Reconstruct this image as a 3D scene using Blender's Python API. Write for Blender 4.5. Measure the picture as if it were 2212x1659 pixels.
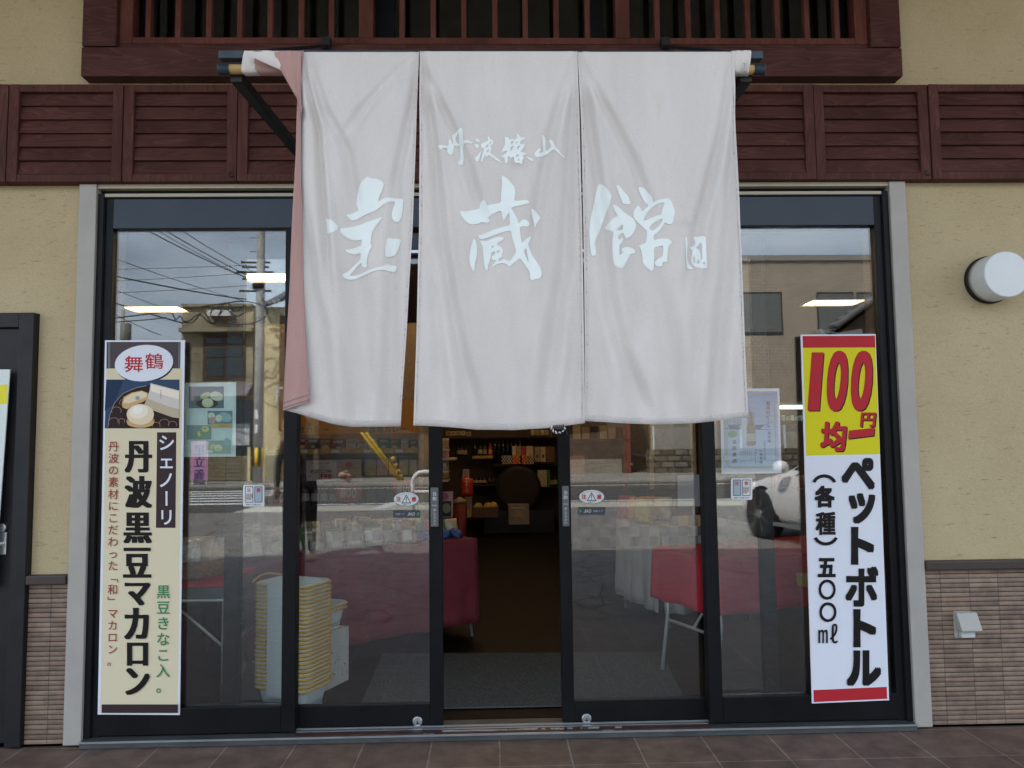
import bpy, bmesh, math, random
from mathutils import Vector, Matrix, noise
PI = math.pi
rad = math.radians
for o in list(bpy.data.objects):
    bpy.data.objects.remove(o)
scene = bpy.context.scene
COL = scene.collection
rnd = random.Random(7)

# ---------------------------------------------------------------- camera
FPX, PXC, PYC = 1684.9, 1106.0, 829.5          # focal length and centre of the photograph at 2212 x 1659
CAM = Vector((-0.03797, -3.59717, 1.31027))
CR = Vector((0.9996209, -0.02485832, -0.01183685))
CU = Vector((0.0099497, -0.07471358, 0.9971554))
CF = Vector((0.02567198, 0.99689515, 0.07443792))
cd = bpy.data.cameras.new('camera')
cam = bpy.data.objects.new('camera', cd)
COL.objects.link(cam)
cam.matrix_world = Matrix(((CR.x, CU.x, -CF.x, CAM.x), (CR.y, CU.y, -CF.y, CAM.y), (CR.z, CU.z, -CF.z, CAM.z), (0, 0, 0, 1)))
cd.sensor_width = 36.0
cd.lens = FPX / 2212 * 36
cd.clip_start = 0.05
cd.clip_end = 3000
scene.camera = cam

# ---------------------------------------------------------------- light
SUN_EL, SUN_AZ = 52.0, 34.0                    # sun behind the shop, a little to the left
sund = bpy.data.lights.new('sun', 'SUN')
sund.energy = 5.0
sund.angle = rad(0.55)
sund.color = (1.0, 0.95, 0.87)
sun = bpy.data.objects.new('sun', sund)
COL.objects.link(sun)
sdir = Vector((-math.sin(rad(SUN_AZ)) * math.cos(rad(SUN_EL)), math.cos(rad(SUN_AZ)) * math.cos(rad(SUN_EL)), math.sin(rad(SUN_EL))))
sun.rotation_euler = sdir.to_track_quat('Z', 'Y').to_euler()
sun.location = (0, 0, 30)
w = bpy.data.worlds.new('World')
scene.world = w
w.use_nodes = True
nt = w.node_tree
nt.nodes.clear()
wo = nt.nodes.new('ShaderNodeOutputWorld')
bg = nt.nodes.new('ShaderNodeBackground')
sky = nt.nodes.new('ShaderNodeTexSky')
sky.sky_type = 'NISHITA'
sky.sun_disc = False
sky.sun_elevation = rad(SUN_EL)
sky.sun_rotation = rad(-SUN_AZ)
sky.dust_density = 2.5
sky.air_density = 1.0
tc = nt.nodes.new('ShaderNodeTexCoord')
mp = nt.nodes.new('ShaderNodeMapping')
mp.inputs['Scale'].default_value = (1.6, 1.6, 4.2)
nz = nt.nodes.new('ShaderNodeTexNoise')
nz.inputs['Scale'].default_value = 1.7
nz.inputs['Detail'].default_value = 5
nz.inputs['Roughness'].default_value = 0.55
cr_ = nt.nodes.new('ShaderNodeValToRGB')
cr_.color_ramp.elements[0].position = 0.42
cr_.color_ramp.elements[0].color = (0.30, 0.30, 0.30, 1)
cr_.color_ramp.elements[1].position = 0.68
cr_.color_ramp.elements[1].color = (0.92, 0.92, 0.92, 1)
mx = nt.nodes.new('ShaderNodeMix')
mx.data_type = 'RGBA'
mx.inputs[7].default_value = (9.2, 10.4, 12.0, 1)   # thin white cloud over the blue
nt.links.new(tc.outputs['Generated'], mp.inputs['Vector'])
nt.links.new(mp.outputs[0], nz.inputs['Vector'])
nt.links.new(nz.outputs[0], cr_.inputs[0])
nt.links.new(cr_.outputs[0], mx.inputs[0])
nt.links.new(sky.outputs[0], mx.inputs[6])
nt.links.new(mx.outputs[2], bg.inputs['Color'])
bg.inputs['Strength'].default_value = 0.15
nt.links.new(bg.outputs[0], wo.inputs['Surface'])
scene.view_settings.view_transform = 'Standard'
scene.view_settings.look = 'None'
scene.view_settings.exposure = 1.12
scene.view_settings.gamma = 1.0
scene.cycles.max_bounces = 10
scene.cycles.diffuse_bounces = 5
scene.cycles.glossy_bounces = 5
scene.cycles.transparent_max_bounces = 24
scene.cycles.sample_clamp_indirect = 6.0

# ---------------------------------------------------------------- helpers
def at(px, py, Y):
    """world point at depth Y seen at photograph position (px, py); used to measure the real place and size"""
    d = CF + CR * ((px - PXC) / FPX) - CU * ((py - PYC) / FPX)
    return CAM + d * ((Y - CAM.y) / d.y)

def ra(px, py, D):
    """real point D metres in front of the shop whose mirror image in the glass is measured at (px, py)"""
    p = at(px, py, D)
    return Vector((p.x, -D, p.z))

def crop(x0, y0, k):
    """turns a position measured in an enlarged crop into photograph units"""
    s = 2212 / 2560
    return lambda a, b: ((x0 + a * k) * s, (y0 + b * k) * s)

MATS = {}
def mat(name, col, rough=0.6, spec=0.4, metal=0.0, var=0.0, vscale=8.0, bump=0.0, bscale=60.0, stretch=None, col2=None, emit=None, estr=0.0, sheen=0.0):
    if name in MATS:
        return MATS[name]
    m = bpy.data.materials.new(name)
    m.use_nodes = True
    n = m.node_tree
    b = n.nodes['Principled BSDF']
    b.inputs['Base Color'].default_value = (*col, 1)
    b.inputs['Roughness'].default_value = rough
    b.inputs['Metallic'].default_value = metal
    b.inputs['Specular IOR Level'].default_value = spec
    if sheen:
        b.inputs['Sheen Weight'].default_value = sheen
    t = None
    if var or bump:
        t = n.nodes.new('ShaderNodeTexCoord')
        mpn = n.nodes.new('ShaderNodeMapping')
        n.links.new(t.outputs['Object'], mpn.inputs[0])
        if stretch:
            mpn.inputs['Scale'].default_value = stretch
    if var:
        a = n.nodes.new('ShaderNodeTexNoise')
        a.inputs['Scale'].default_value = vscale
        a.inputs['Detail'].default_value = 6
        a.inputs['Roughness'].default_value = 0.6
        n.links.new(mpn.outputs[0], a.inputs['Vector'])
        r = n.nodes.new('ShaderNodeValToRGB')
        c2 = col2 if col2 else tuple(min(1, c * (1 + var)) for c in col)
        c1 = tuple(c * (1 - var) for c in col) if not col2 else col
        r.color_ramp.elements[0].position = 0.33
        r.color_ramp.elements[0].color = (*c1, 1)
        r.color_ramp.elements[1].position = 0.67
        r.color_ramp.elements[1].color = (*c2, 1)
        n.links.new(a.outputs[0], r.inputs[0])
        n.links.new(r.outputs[0], b.inputs['Base Color'])
    if bump:
        a = n.nodes.new('ShaderNodeTexNoise')
        a.inputs['Scale'].default_value = bscale
        a.inputs['Detail'].default_value = 4
        n.links.new(mpn.outputs[0], a.inputs['Vector'])
        bn = n.nodes.new('ShaderNodeBump')
        bn.inputs['Strength'].default_value = bump
        bn.inputs['Distance'].default_value = 0.01
        n.links.new(a.outputs[0], bn.inputs['Height'])
        n.links.new(bn.outputs[0], b.inputs['Normal'])
    if emit:
        b.inputs['Emission Color'].default_value = (*emit, 1)
        b.inputs['Emission Strength'].default_value = estr
    MATS[name] = m
    return m

def glass_mat(name, f0=0.06, tint=(0.93, 0.95, 0.94), rough=0.0):
    if name in MATS:
        return MATS[name]
    m = bpy.data.materials.new(name)
    m.use_nodes = True
    n = m.node_tree
    n.nodes.clear()
    o = n.nodes.new('ShaderNodeOutputMaterial')
    tr = n.nodes.new('ShaderNodeBsdfTransparent')
    tr.inputs[0].default_value = (*tint, 1)
    gl = n.nodes.new('ShaderNodeBsdfGlossy')
    gl.inputs['Roughness'].default_value = rough
    gl.inputs[0].default_value = (1, 1, 1, 1)
    lw = n.nodes.new('ShaderNodeLayerWeight')
    lw.inputs[0].default_value = 0.5
    pw = n.nodes.new('ShaderNodeMath'); pw.operation = 'POWER'; pw.inputs[1].default_value = 5
    mu = n.nodes.new('ShaderNodeMath'); mu.operation = 'MULTIPLY_ADD'; mu.inputs[1].default_value = 1 - f0; mu.inputs[2].default_value = f0
    ms = n.nodes.new('ShaderNodeMixShader')
    n.links.new(lw.outputs['Facing'], pw.inputs[0])
    n.links.new(pw.outputs[0], mu.inputs[0])
    n.links.new(mu.outputs[0], ms.inputs[0])
    n.links.new(tr.outputs[0], ms.inputs[1])
    n.links.new(gl.outputs[0], ms.inputs[2])
    n.links.new(ms.outputs[0], o.inputs[0])
    MATS[name] = m
    return m

class MB:
    """collects shapes and links them as one mesh object"""
    def __init__(s):
        s.v = []; s.f = []; s.m = []; s.sm = []; s.cur = 0; s.smooth = False
    def add(s, vs, fs):
        b = len(s.v)
        s.v += [Vector(q) for q in vs]
        for f in fs:
            s.f.append([b + i for i in f]); s.m.append(s.cur); s.sm.append(s.smooth)
        return s
    def box(s, x0, x1, y0, y1, z0, z1):
        return s.add([(x0, y0, z0), (x1, y0, z0), (x1, y1, z0), (x0, y1, z0), (x0, y0, z1), (x1, y0, z1), (x1, y1, z1), (x0, y1, z1)],
                     [(0, 3, 2, 1), (4, 5, 6, 7), (0, 1, 5, 4), (1, 2, 6, 5), (2, 3, 7, 6), (3, 0, 4, 7)])
    def obox(s, c, ux, uy, hz, hx, hy):
        c = Vector(c); ux = Vector(ux).normalized(); uy = Vector(uy).normalized(); uz = ux.cross(uy)
        vs = []
        for k in (-1, 1):
            for a, b in ((-1, -1), (1, -1), (1, 1), (-1, 1)):
                vs.append(c + ux * hx * a + uy * hy * b + uz * hz * k)
        return s.add(vs, [(0, 3, 2, 1), (4, 5, 6, 7), (0, 1, 5, 4), (1, 2, 6, 5), (2, 3, 7, 6), (3, 0, 4, 7)])
    def bar(s, p, q, wd, ht, up=(0, 0, 1)):
        p = Vector(p); q = Vector(q); d = (q - p)
        ux = d.normalized(); uy = Vector(up).cross(ux)
        if uy.length < 1e-4: uy = Vector((1, 0, 0)).cross(ux)
        uy.normalize()
        return s.obox((p + q) / 2, ux, uy, ht / 2, d.length / 2, wd / 2)
    def tube(s, pts, r, n=10, cap=True):
        pts = [Vector(p) for p in pts]
        rr = r if isinstance(r, (list, tuple)) else [r] * len(pts)
        b = len(s.v); ref = None; vs = []; fs = []
        for i, p in enumerate(pts):
            d = (pts[min(i + 1, len(pts) - 1)] - pts[max(i - 1, 0)]).normalized()
            if ref is None:
                ref = Vector((0, 0, 1)) if abs(d.z) < 0.9 else Vector((1, 0, 0))
            a = (ref - d * ref.dot(d)).normalized(); c = d.cross(a); ref = a
            for k in range(n):
                t = 2 * PI * k / n
                vs.append(p + (a * math.cos(t) + c * math.sin(t)) * rr[i])
        for i in range(len(pts) - 1):
            for k in range(n):
                k2 = (k + 1) % n
                fs.append((i * n + k, i * n + k2, (i + 1) * n + k2, (i + 1) * n + k))
        if cap:
            fs.append(tuple(range(n - 1, -1, -1))); fs.append(tuple((len(pts) - 1) * n + k for k in range(n)))
        sm = s.smooth; s.smooth = True; s.add(vs, fs); s.smooth = sm
        if cap: s.sm[-1] = s.sm[-2] = False
        return s
    def lathe(s, prof, c=(0, 0, 0), n=16, axis='z', smooth=True):
        vs = []; fs = []; c = Vector(c)
        for (r, h) in prof:
            for k in range(n):
                t = 2 * PI * k / n
                a, b = r * math.cos(t), r * math.sin(t)
                vs.append(c + (Vector((a, b, h)) if axis == 'z' else Vector((a, h, b)) if axis == 'y' else Vector((h, a, b))))
        for i in range(len(prof) - 1):
            for k in range(n):
                k2 = (k + 1) % n
                fs.append((i * n + k, i * n + k2, (i + 1) * n + k2, (i + 1) * n + k))
        fs.append(tuple(range(n - 1, -1, -1))); fs.append(tuple((len(prof) - 1) * n + k for k in range(n)))
        sm = s.smooth; s.smooth = smooth; s.add(vs, fs); s.smooth = sm
        s.sm[-1] = s.sm[-2] = False
        return s
    def prism(s, poly, d):
        """polygon of 3-D points pushed along vector d"""
        n = len(poly); d = Vector(d); p = [Vector(q) for q in poly]
        return s.add(p + [q + d for q in p], [tuple(range(n - 1, -1, -1)), tuple(range(n, 2 * n))] + [(i, (i + 1) % n, n + (i + 1) % n, n + i) for i in range(n)])
    def grid(s, fn, nu, nv):
        vs = [fn(i / nu, j / nv) for j in range(nv + 1) for i in range(nu + 1)]
        fs = [(j * (nu + 1) + i, j * (nu + 1) + i + 1, (j + 1) * (nu + 1) + i + 1, (j + 1) * (nu + 1) + i) for j in range(nv) for i in range(nu)]
        sm = s.smooth; s.smooth = True; s.add(vs, fs); s.smooth = sm
        return s
    def build(s, name, mats, parent=None, bevel=0.0, seg=2, weld=False):
        me = bpy.data.meshes.new(name)
        inv = Matrix.Identity(4)
        me.from_pydata([tuple(q) for q in s.v], [], s.f)
        if not isinstance(mats, (list, tuple)): mats = [mats]
        for m_ in mats: me.materials.append(m_)
        me.polygons.foreach_set('material_index', s.m)
        me.polygons.foreach_set('use_smooth', s.sm)
        me.update()
        bm = bmesh.new(); bm.from_mesh(me)
        if weld: bmesh.ops.remove_doubles(bm, verts=bm.verts, dist=1e-5)
        bmesh.ops.recalc_face_normals(bm, faces=bm.faces) if weld is not None else None
        bm.to_mesh(me); bm.free()
        o = bpy.data.objects.new(name, me)
        COL.objects.link(o)
        if bevel:
            bv = o.modifiers.new('bevel', 'BEVEL'); bv.width = bevel; bv.segments = seg; bv.limit_method = 'ANGLE'; bv.angle_limit = rad(40)
        if parent is not None:
            o.parent = parent
            o.matrix_parent_inverse = root_inv(parent)
        return o

def world_of(o):
    mtx = Matrix.LocRotScale(o.location, o.rotation_euler, o.scale)
    if o.parent: mtx = world_of(o.parent) @ o.matrix_parent_inverse @ mtx
    return mtx
def root_inv(o):
    return world_of(o).inverted()

def tag(o, label=None, cat=None, group=None, kind=None):
    if label: o['label'] = label
    if cat: o['category'] = cat
    if group: o['group'] = group
    if kind: o['kind'] = kind
    return o
def thing(name, label, cat, loc=(0, 0, 0), group=None, rz=0.0):
    o = bpy.data.objects.new(name, None)
    o.empty_display_size = 0.1
    COL.objects.link(o); o.location = loc; o.rotation_euler = (0, 0, rz)
    return tag(o, label, cat, group)
def struct(name, mb, m, **k):
    return tag(mb.build(name, m, **k), kind='structure')
def dup(root, loc, rz=0.0, label=None, group=None):
    r = root.copy(); COL.objects.link(r); r.location = loc; r.rotation_euler = (0, 0, rz)
    if label: r['label'] = label
    if group: r['group'] = group
    for ch in list(root.children):
        c = ch.copy(); COL.objects.link(c); c.parent = r
        for g in list(ch.children):
            d = g.copy(); COL.objects.link(d); d.parent = c
    return r

# flat printed shapes and lettering -------------------------------------------------
def smooth2(poly, it=1):
    for _ in range(it):
        q = []
        for i, a in enumerate(poly):
            b = poly[(i + 1) % len(poly)]
            q.append((a[0] * .8 + b[0] * .2, a[1] * .8 + b[1] * .2)); q.append((a[0] * .2 + b[0] * .8, a[1] * .2 + b[1] * .8))
        poly = q
    return poly
def fill(polys):
    """fills outlines (holes allowed) -> (verts2d, faces)"""
    c = bpy.data.curves.new('f', 'CURVE'); c.dimensions = '2D'; c.fill_mode = 'FRONT'
    for p in polys:
        sp = c.splines.new('POLY'); sp.points.add(len(p) - 1); sp.use_cyclic_u = True
        for i, q in enumerate(p): sp.points[i].co = (q[0], q[1], 0, 1)
    o = bpy.data.objects.new('f', c); COL.objects.link(o)
    me = bpy.data.meshes.new_from_object(o.evaluated_get(bpy.context.evaluated_depsgraph_get()))
    vs = [(v.co.x, v.co.y) for v in me.vertices]; fs = [tuple(p.vertices) for p in me.polygons]
    bpy.data.objects.remove(o); bpy.data.curves.remove(c); bpy.data.meshes.remove(me)
    return vs, fs
GL = {}
def glyph(ch, bold=0.0):
    k = (ch, bold)
    if k not in GL:
        c = bpy.data.curves.new('g', 'FONT'); c.body = ch; c.resolution_u = 4; c.offset = bold
        o = bpy.data.objects.new('g', c); COL.objects.link(o)
        me = bpy.data.meshes.new_from_object(o.evaluated_get(bpy.context.evaluated_depsgraph_get()))
        vs = [(v.co.x, 0.88 - v.co.y) for v in me.vertices]; fs = [tuple(p.vertices) for p in me.polygons]
        bpy.data.objects.remove(o); bpy.data.curves.remove(c); bpy.data.meshes.remove(me)
        GL[k] = (vs, fs)
    return GL[k]
class Print:
    """printed matter on the plane y = Y: polygons and letters laid down in layers 0.6 mm apart"""
    def __init__(s, Y, P=None, step=0.00016):
        s.mb = MB(); s.Y = Y; s.step = step; s.n = 0; s.P = P or (lambda x, y, Y_: at(x, y, Y_)); s.mats = []
    def lay(s): s.n += 1; return s.Y - s.step * s.n
    def use(s, m):
        if m not in s.mats: s.mats.append(m)
        s.mb.cur = s.mats.index(m)
    def poly(s, m, *polys):
        s.use(m); Y = s.lay(); vs, fs = fill(polys)
        s.mb.add([s.P(x, y, Y) for x, y in vs], fs); return s
    def rect(s, m, x0, y0, x1, y1, sh=0.0):
        s.use(m); Y = s.lay()
        s.mb.add([s.P(x0, y0, Y), s.P(x1, y0, Y), s.P(x1 + sh, y1, Y), s.P(x0 + sh, y1, Y)], [(0, 1, 2, 3)]); return s
    def quad(s, m, q):
        s.use(m); Y = s.lay(); s.mb.add([s.P(x, y, Y) for x, y in q], [(0, 1, 2, 3)]); return s
    def ell(s, m, cx, cy, rx, ry, rot=0.0, n=32):
        c, sn = math.cos(rot), math.sin(rot)
        s.use(m); Y = s.lay(); pts = []
        for i in range(n):
            a = 2 * PI * i / n; ex, ey = rx * math.cos(a), ry * math.sin(a)
            pts.append(s.P(cx + ex * c - ey * sn, cy + ex * sn + ey * c, Y))
        s.mb.add(pts, [tuple(range(n))]); return s
    def line(s, m, pts, wd):
        s.use(m); Y = s.lay()
        for a, b in zip(pts[:-1], pts[1:]):
            dx, dy = b[0] - a[0], b[1] - a[1]; L = math.hypot(dx, dy) or 1; nx, ny = -dy / L * wd / 2, dx / L * wd / 2
            s.mb.add([s.P(a[0] + nx, a[1] + ny, Y), s.P(b[0] + nx, b[1] + ny, Y), s.P(b[0] - nx, b[1] - ny, Y), s.P(a[0] - nx, a[1] - ny, Y)], [(0, 1, 2, 3)])
        return s
    def char(s, m, ch, x0, y0, x1, y1, bold=0.0, fit=False, shear=0.0, slant=0.0, rot=0, layer=True):
        """one character in the box x0..x1, y0..y1; fit stretches its ink to the box, otherwise its em square"""
        s.use(m); Y = s.lay() if layer else s.Y - s.step * s.n
        vs, fs = glyph(ch)
        if rot: vs = [(1 - b, a) for a, b in vs]
        if fit:
            ax = min(q[0] for q in vs); bx = max(q[0] for q in vs); ay = min(q[1] for q in vs); by = max(q[1] for q in vs)
            vs = [((a - ax) / max(bx - ax, 1e-6), (b - ay) / max(by - ay, 1e-6)) for a, b in vs]
        W, H = x1 - x0, y1 - y0
        # heavier weights: the outline repeated round a small circle
        r = bold * min(W, H)
        offs = [(0, 0)] if not r else [(0, 0)] + [(r * a, r * b) for a in (-1, 0, 1) for b in (-1, 0, 1) if a or b]
        if r and fit: x0 += r; y0 += r; W -= 2 * r; H -= 2 * r
        for i, (dx, dy) in enumerate(offs):
            Yk = Y - 4e-6 * i
            s.mb.add([s.P(x0 + dx + a * W + shear * b * H - slant * (b - .5) * H, y0 + dy + b * H, Yk) for a, b in vs], fs)
        return s
    def vtext(s, m, txt, cx, y0, y1, size, bold=0.0, shear=0.0, wide=1.0):
        p = (y1 - y0) / len(txt)
        for i, ch in enumerate(txt):
            y = y0 + p * (i + .5); x = cx + shear * (y - y0)
            rot = ch in 'ー「」（）()'
            s.char(m, ch, x - size * wide / 2, y - size / 2, x + size * wide / 2, y + size / 2, bold, rot=rot, layer=(i == 0))
        return s
    def htext(s, m, txt, x0, x1, cy, size, bold=0.0, slant=0.0, drop=0.0):
        p = (x1 - x0) / len(txt)
        for i, ch in enumerate(txt):
            x = x0 + p * (i + .5); y = cy + drop * (x - x0)
            a = 0.62 if ord(ch) < 128 else 1.0
            vs, _ = glyph(ch, bold)
            if ord(ch) < 128:
                s.char(m, ch, x - p * .45, y - size * .38, x + p * .45, y + size * .38, bold, fit=True, slant=slant, layer=(i == 0))
            else:
                s.char(m, ch, x - size / 2, y - size / 2, x + size / 2, y + size / 2, bold, slant=slant, layer=(i == 0))
        return s
    def build(s, name, parent): return s.mb.build(name, s.mats, parent, weld=None)

# ---------------------------------------------------------------- materials of the shop front
def brick_mat(name, plane, bw, bh, mortar, c1, c2, cm, rough=0.7, bump=0.4, offset=0.0, var=0.25, vscale=14, off=(0, 0, 0), rot=0.0, spec=0.3):
    m = bpy.data.materials.new(name); m.use_nodes = True
    n = m.node_tree; b = n.nodes['Principled BSDF']
    b.inputs['Roughness'].default_value = rough; b.inputs['Specular IOR Level'].default_value = spec
    t = n.nodes.new('ShaderNodeTexCoord'); sp = n.nodes.new('ShaderNodeSeparateXYZ'); cb = n.nodes.new('ShaderNodeCombineXYZ')
    n.links.new(t.outputs['Object'], sp.inputs[0])
    n.links.new(sp.outputs[plane[0]], cb.inputs[0]); n.links.new(sp.outputs[plane[1]], cb.inputs[1])
    mp_ = n.nodes.new('ShaderNodeMapping'); mp_.inputs['Location'].default_value = off; mp_.inputs['Rotation'].default_value = (0, 0, rot)
    n.links.new(cb.outputs[0], mp_.inputs[0])
    br = n.nodes.new('ShaderNodeTexBrick'); br.offset = offset; br.squash = 1.0
    br.inputs['Scale'].default_value = 1.0; br.inputs['Mortar Size'].default_value = mortar; br.inputs['Mortar Smooth'].default_value = 0.2
    br.inputs['Bias'].default_value = 0.0; br.inputs['Brick Width'].default_value = bw; br.inputs['Row Height'].default_value = bh
    br.inputs['Color1'].default_value = (*c1, 1); br.inputs['Color2'].default_value = (*c2, 1); br.inputs['Mortar'].default_value = (*cm, 1)
    n.links.new(mp_.outputs[0], br.inputs['Vector'])
    nz_ = n.nodes.new('ShaderNodeTexNoise'); nz_.inputs['Scale'].default_value = vscale; nz_.inputs['Detail'].default_value = 6; nz_.inputs['Roughness'].default_value = .65
    n.links.new(t.outputs['Object'], nz_.inputs['Vector'])
    mr = n.nodes.new('ShaderNodeMapRange'); mr.inputs[1].default_value = 0.3; mr.inputs[2].default_value = 0.7; mr.inputs[3].default_value = 1 - var; mr.inputs[4].default_value = 1 + var
    n.links.new(nz_.outputs[0], mr.inputs[0])
    mm = n.nodes.new('ShaderNodeMix'); mm.data_type = 'RGBA'; mm.blend_type = 'MULTIPLY'; mm.inputs[0].default_value = 1
    n.links.new(br.outputs['Color'], mm.inputs[6]); n.links.new(mr.outputs[0], mm.inputs[7])
    n.links.new(mm.outputs[2], b.inputs['Base Color'])
    if bump:
        bn = n.nodes.new('ShaderNodeBump'); bn.inputs['Strength'].default_value = bump; bn.inputs['Distance'].default_value = 0.004; bn.invert = True
        n.links.new(br.outputs['Fac'], bn.inputs['Height']); n.links.new(bn.outputs[0], b.inputs['Normal'])
    MATS[name] = m
    return m

def plaster_mat():
    m = bpy.data.materials.new('beige scratched plaster'); m.use_nodes = True
    n = m.node_tree; b = n.nodes['Principled BSDF']; b.inputs['Roughness'].default_value = 0.9; b.inputs['Specular IOR Level'].default_value = 0.15
    t = n.nodes.new('ShaderNodeTexCoord')
    def nzn(scale, det, st):
        mp_ = n.nodes.new('ShaderNodeMapping'); mp_.inputs['Scale'].default_value = st; n.links.new(t.outputs['Object'], mp_.inputs[0])
        a = n.nodes.new('ShaderNodeTexNoise'); a.inputs['Scale'].default_value = scale; a.inputs['Detail'].default_value = det; a.inputs['Roughness'].default_value = .65
        n.links.new(mp_.outputs[0], a.inputs['Vector']); return a
    big = nzn(1.6, 4, (1, 1, 1)); fine = nzn(160, 3, (1, 1, 1)); scr = nzn(44, 4, (0.4, 1, 2.2)); mid = nzn(38, 4, (0.5, 1, 1))
    r = n.nodes.new('ShaderNodeValToRGB'); r.color_ramp.elements[0].position = .3; r.color_ramp.elements[0].color = (.43, .345, .200, 1)
    r.color_ramp.elements[1].position = .7; r.color_ramp.elements[1].color = (.49, .40, .242, 1)
    n.links.new(big.outputs[0], r.inputs[0])
    r2 = n.nodes.new('ShaderNodeValToRGB'); r2.color_ramp.elements[0].position = .26; r2.color_ramp.elements[0].color = (.55, .5, .45, 1)
    r2.color_ramp.elements[1].position = .385; r2.color_ramp.elements[1].color = (1, 1, 1, 1)
    n.links.new(scr.outputs[0], r2.inputs[0])
    mm = n.nodes.new('ShaderNodeMix'); mm.data_type = 'RGBA'; mm.blend_type = 'MULTIPLY'; mm.inputs[0].default_value = 1
    n.links.new(r.outputs[0], mm.inputs[6]); n.links.new(r2.outputs[0], mm.inputs[7])
    r3 = n.nodes.new('ShaderNodeMapRange'); r3.inputs[1].default_value = .3; r3.inputs[2].default_value = .7; r3.inputs[3].default_value = .88; r3.inputs[4].default_value = 1.1
    n.links.new(fine.outputs[0], r3.inputs[0])
    m2 = n.nodes.new('ShaderNodeMix'); m2.data_type = 'RGBA'; m2.blend_type = 'MULTIPLY'; m2.inputs[0].default_value = 1
    n.links.new(mm.outputs[2], m2.inputs[6]); n.links.new(r3.outputs[0], m2.inputs[7]); n.links.new(m2.outputs[2], b.inputs['Base Color'])
    ad = n.nodes.new('ShaderNodeMath'); ad.operation = 'MULTIPLY_ADD'; ad.inputs[1].default_value = .5
    n.links.new(fine.outputs[0], ad.inputs[0]); n.links.new(mid.outputs[0], ad.inputs[2])
    bn = n.nodes.new('ShaderNodeBump'); bn.inputs['Strength'].default_value = .35; bn.inputs['Distance'].default_value = .006
    n.links.new(ad.outputs[0], bn.inputs['Height']); n.links.new(bn.outputs[0], b.inputs['Normal'])
    return m

def wood_mat(name, col, col2, along='x', rough=.55):
    """stained cedar: long grain figure with wavy rings"""
    m = bpy.data.materials.new(name); m.use_nodes = True
    n = m.node_tree; b = n.nodes['Principled BSDF']; b.inputs['Roughness'].default_value = rough; b.inputs['Specular IOR Level'].default_value = .12
    t = n.nodes.new('ShaderNodeTexCoord'); oi = n.nodes.new('ShaderNodeObjectInfo')
    ad = n.nodes.new('ShaderNodeVectorMath'); ad.operation = 'ADD'
    ml = n.nodes.new('ShaderNodeVectorMath'); ml.operation = 'SCALE'; ml.inputs[3].default_value = 37.0
    cbx = n.nodes.new('ShaderNodeCombineXYZ')
    for i in range(3): n.links.new(oi.outputs['Random'], cbx.inputs[i])
    n.links.new(cbx.outputs[0], ml.inputs[0]); n.links.new(t.outputs['Object'], ad.inputs[0]); n.links.new(ml.outputs[0], ad.inputs[1])
    mp_ = n.nodes.new('ShaderNodeMapping'); s_ = {'x': (1.6, 10, 14), 'z': (14, 10, 1.6)}[along]; mp_.inputs['Scale'].default_value = s_
    n.links.new(ad.outputs[0], mp_.inputs[0])
    a = n.nodes.new('ShaderNodeTexNoise'); a.inputs['Scale'].default_value = 1.0; a.inputs['Detail'].default_value = 2; a.inputs['Distortion'].default_value = .6
    n.links.new(mp_.outputs[0], a.inputs['Vector'])
    mu = n.nodes.new('ShaderNodeMath'); mu.operation = 'MULTIPLY'; mu.inputs[1].default_value = 11; n.links.new(a.outputs[0], mu.inputs[0])
    sn = n.nodes.new('ShaderNodeMath'); sn.operation = 'FRACT'; n.links.new(mu.outputs[0], sn.inputs[0])
    r = n.nodes.new('ShaderNodeValToRGB'); e = r.color_ramp.elements
    e[0].position = 0; e[0].color = (*col, 1); e[1].position = 1; e[1].color = (*col, 1)
    x = e.new(.62); x.color = tuple((p + q) / 2 for p, q in zip(col, col2)) + (1,)
    x = e.new(.86); x.color = (*col2, 1)
    n.links.new(sn.outputs[0], r.inputs[0])
    a2 = n.nodes.new('ShaderNodeTexNoise'); a2.inputs['Scale'].default_value = 3.5; a2.inputs['Detail'].default_value = 5; n.links.new(ad.outputs[0], a2.inputs['Vector'])
    mr = n.nodes.new('ShaderNodeMapRange'); mr.inputs[1].default_value = .3; mr.inputs[2].default_value = .7; mr.inputs[3].default_value = .72; mr.inputs[4].default_value = 1.25
    n.links.new(a2.outputs[0], mr.inputs[0])
    mm = n.nodes.new('ShaderNodeMix'); mm.data_type = 'RGBA'; mm.blend_type = 'MULTIPLY'; mm.inputs[0].default_value = 1
    n.links.new(r.outputs[0], mm.inputs[6]); n.links.new(mr.outputs[0], mm.inputs[7]); n.links.new(mm.outputs[2], b.inputs['Base Color'])
    bn = n.nodes.new('ShaderNodeBump'); bn.inputs['Strength'].default_value = .12; bn.inputs['Distance'].default_value = .004
    n.links.new(a.outputs[0], bn.inputs['Height']); n.links.new(bn.outputs[0], b.inputs['Normal'])
    MATS[name] = m
    return m

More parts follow.
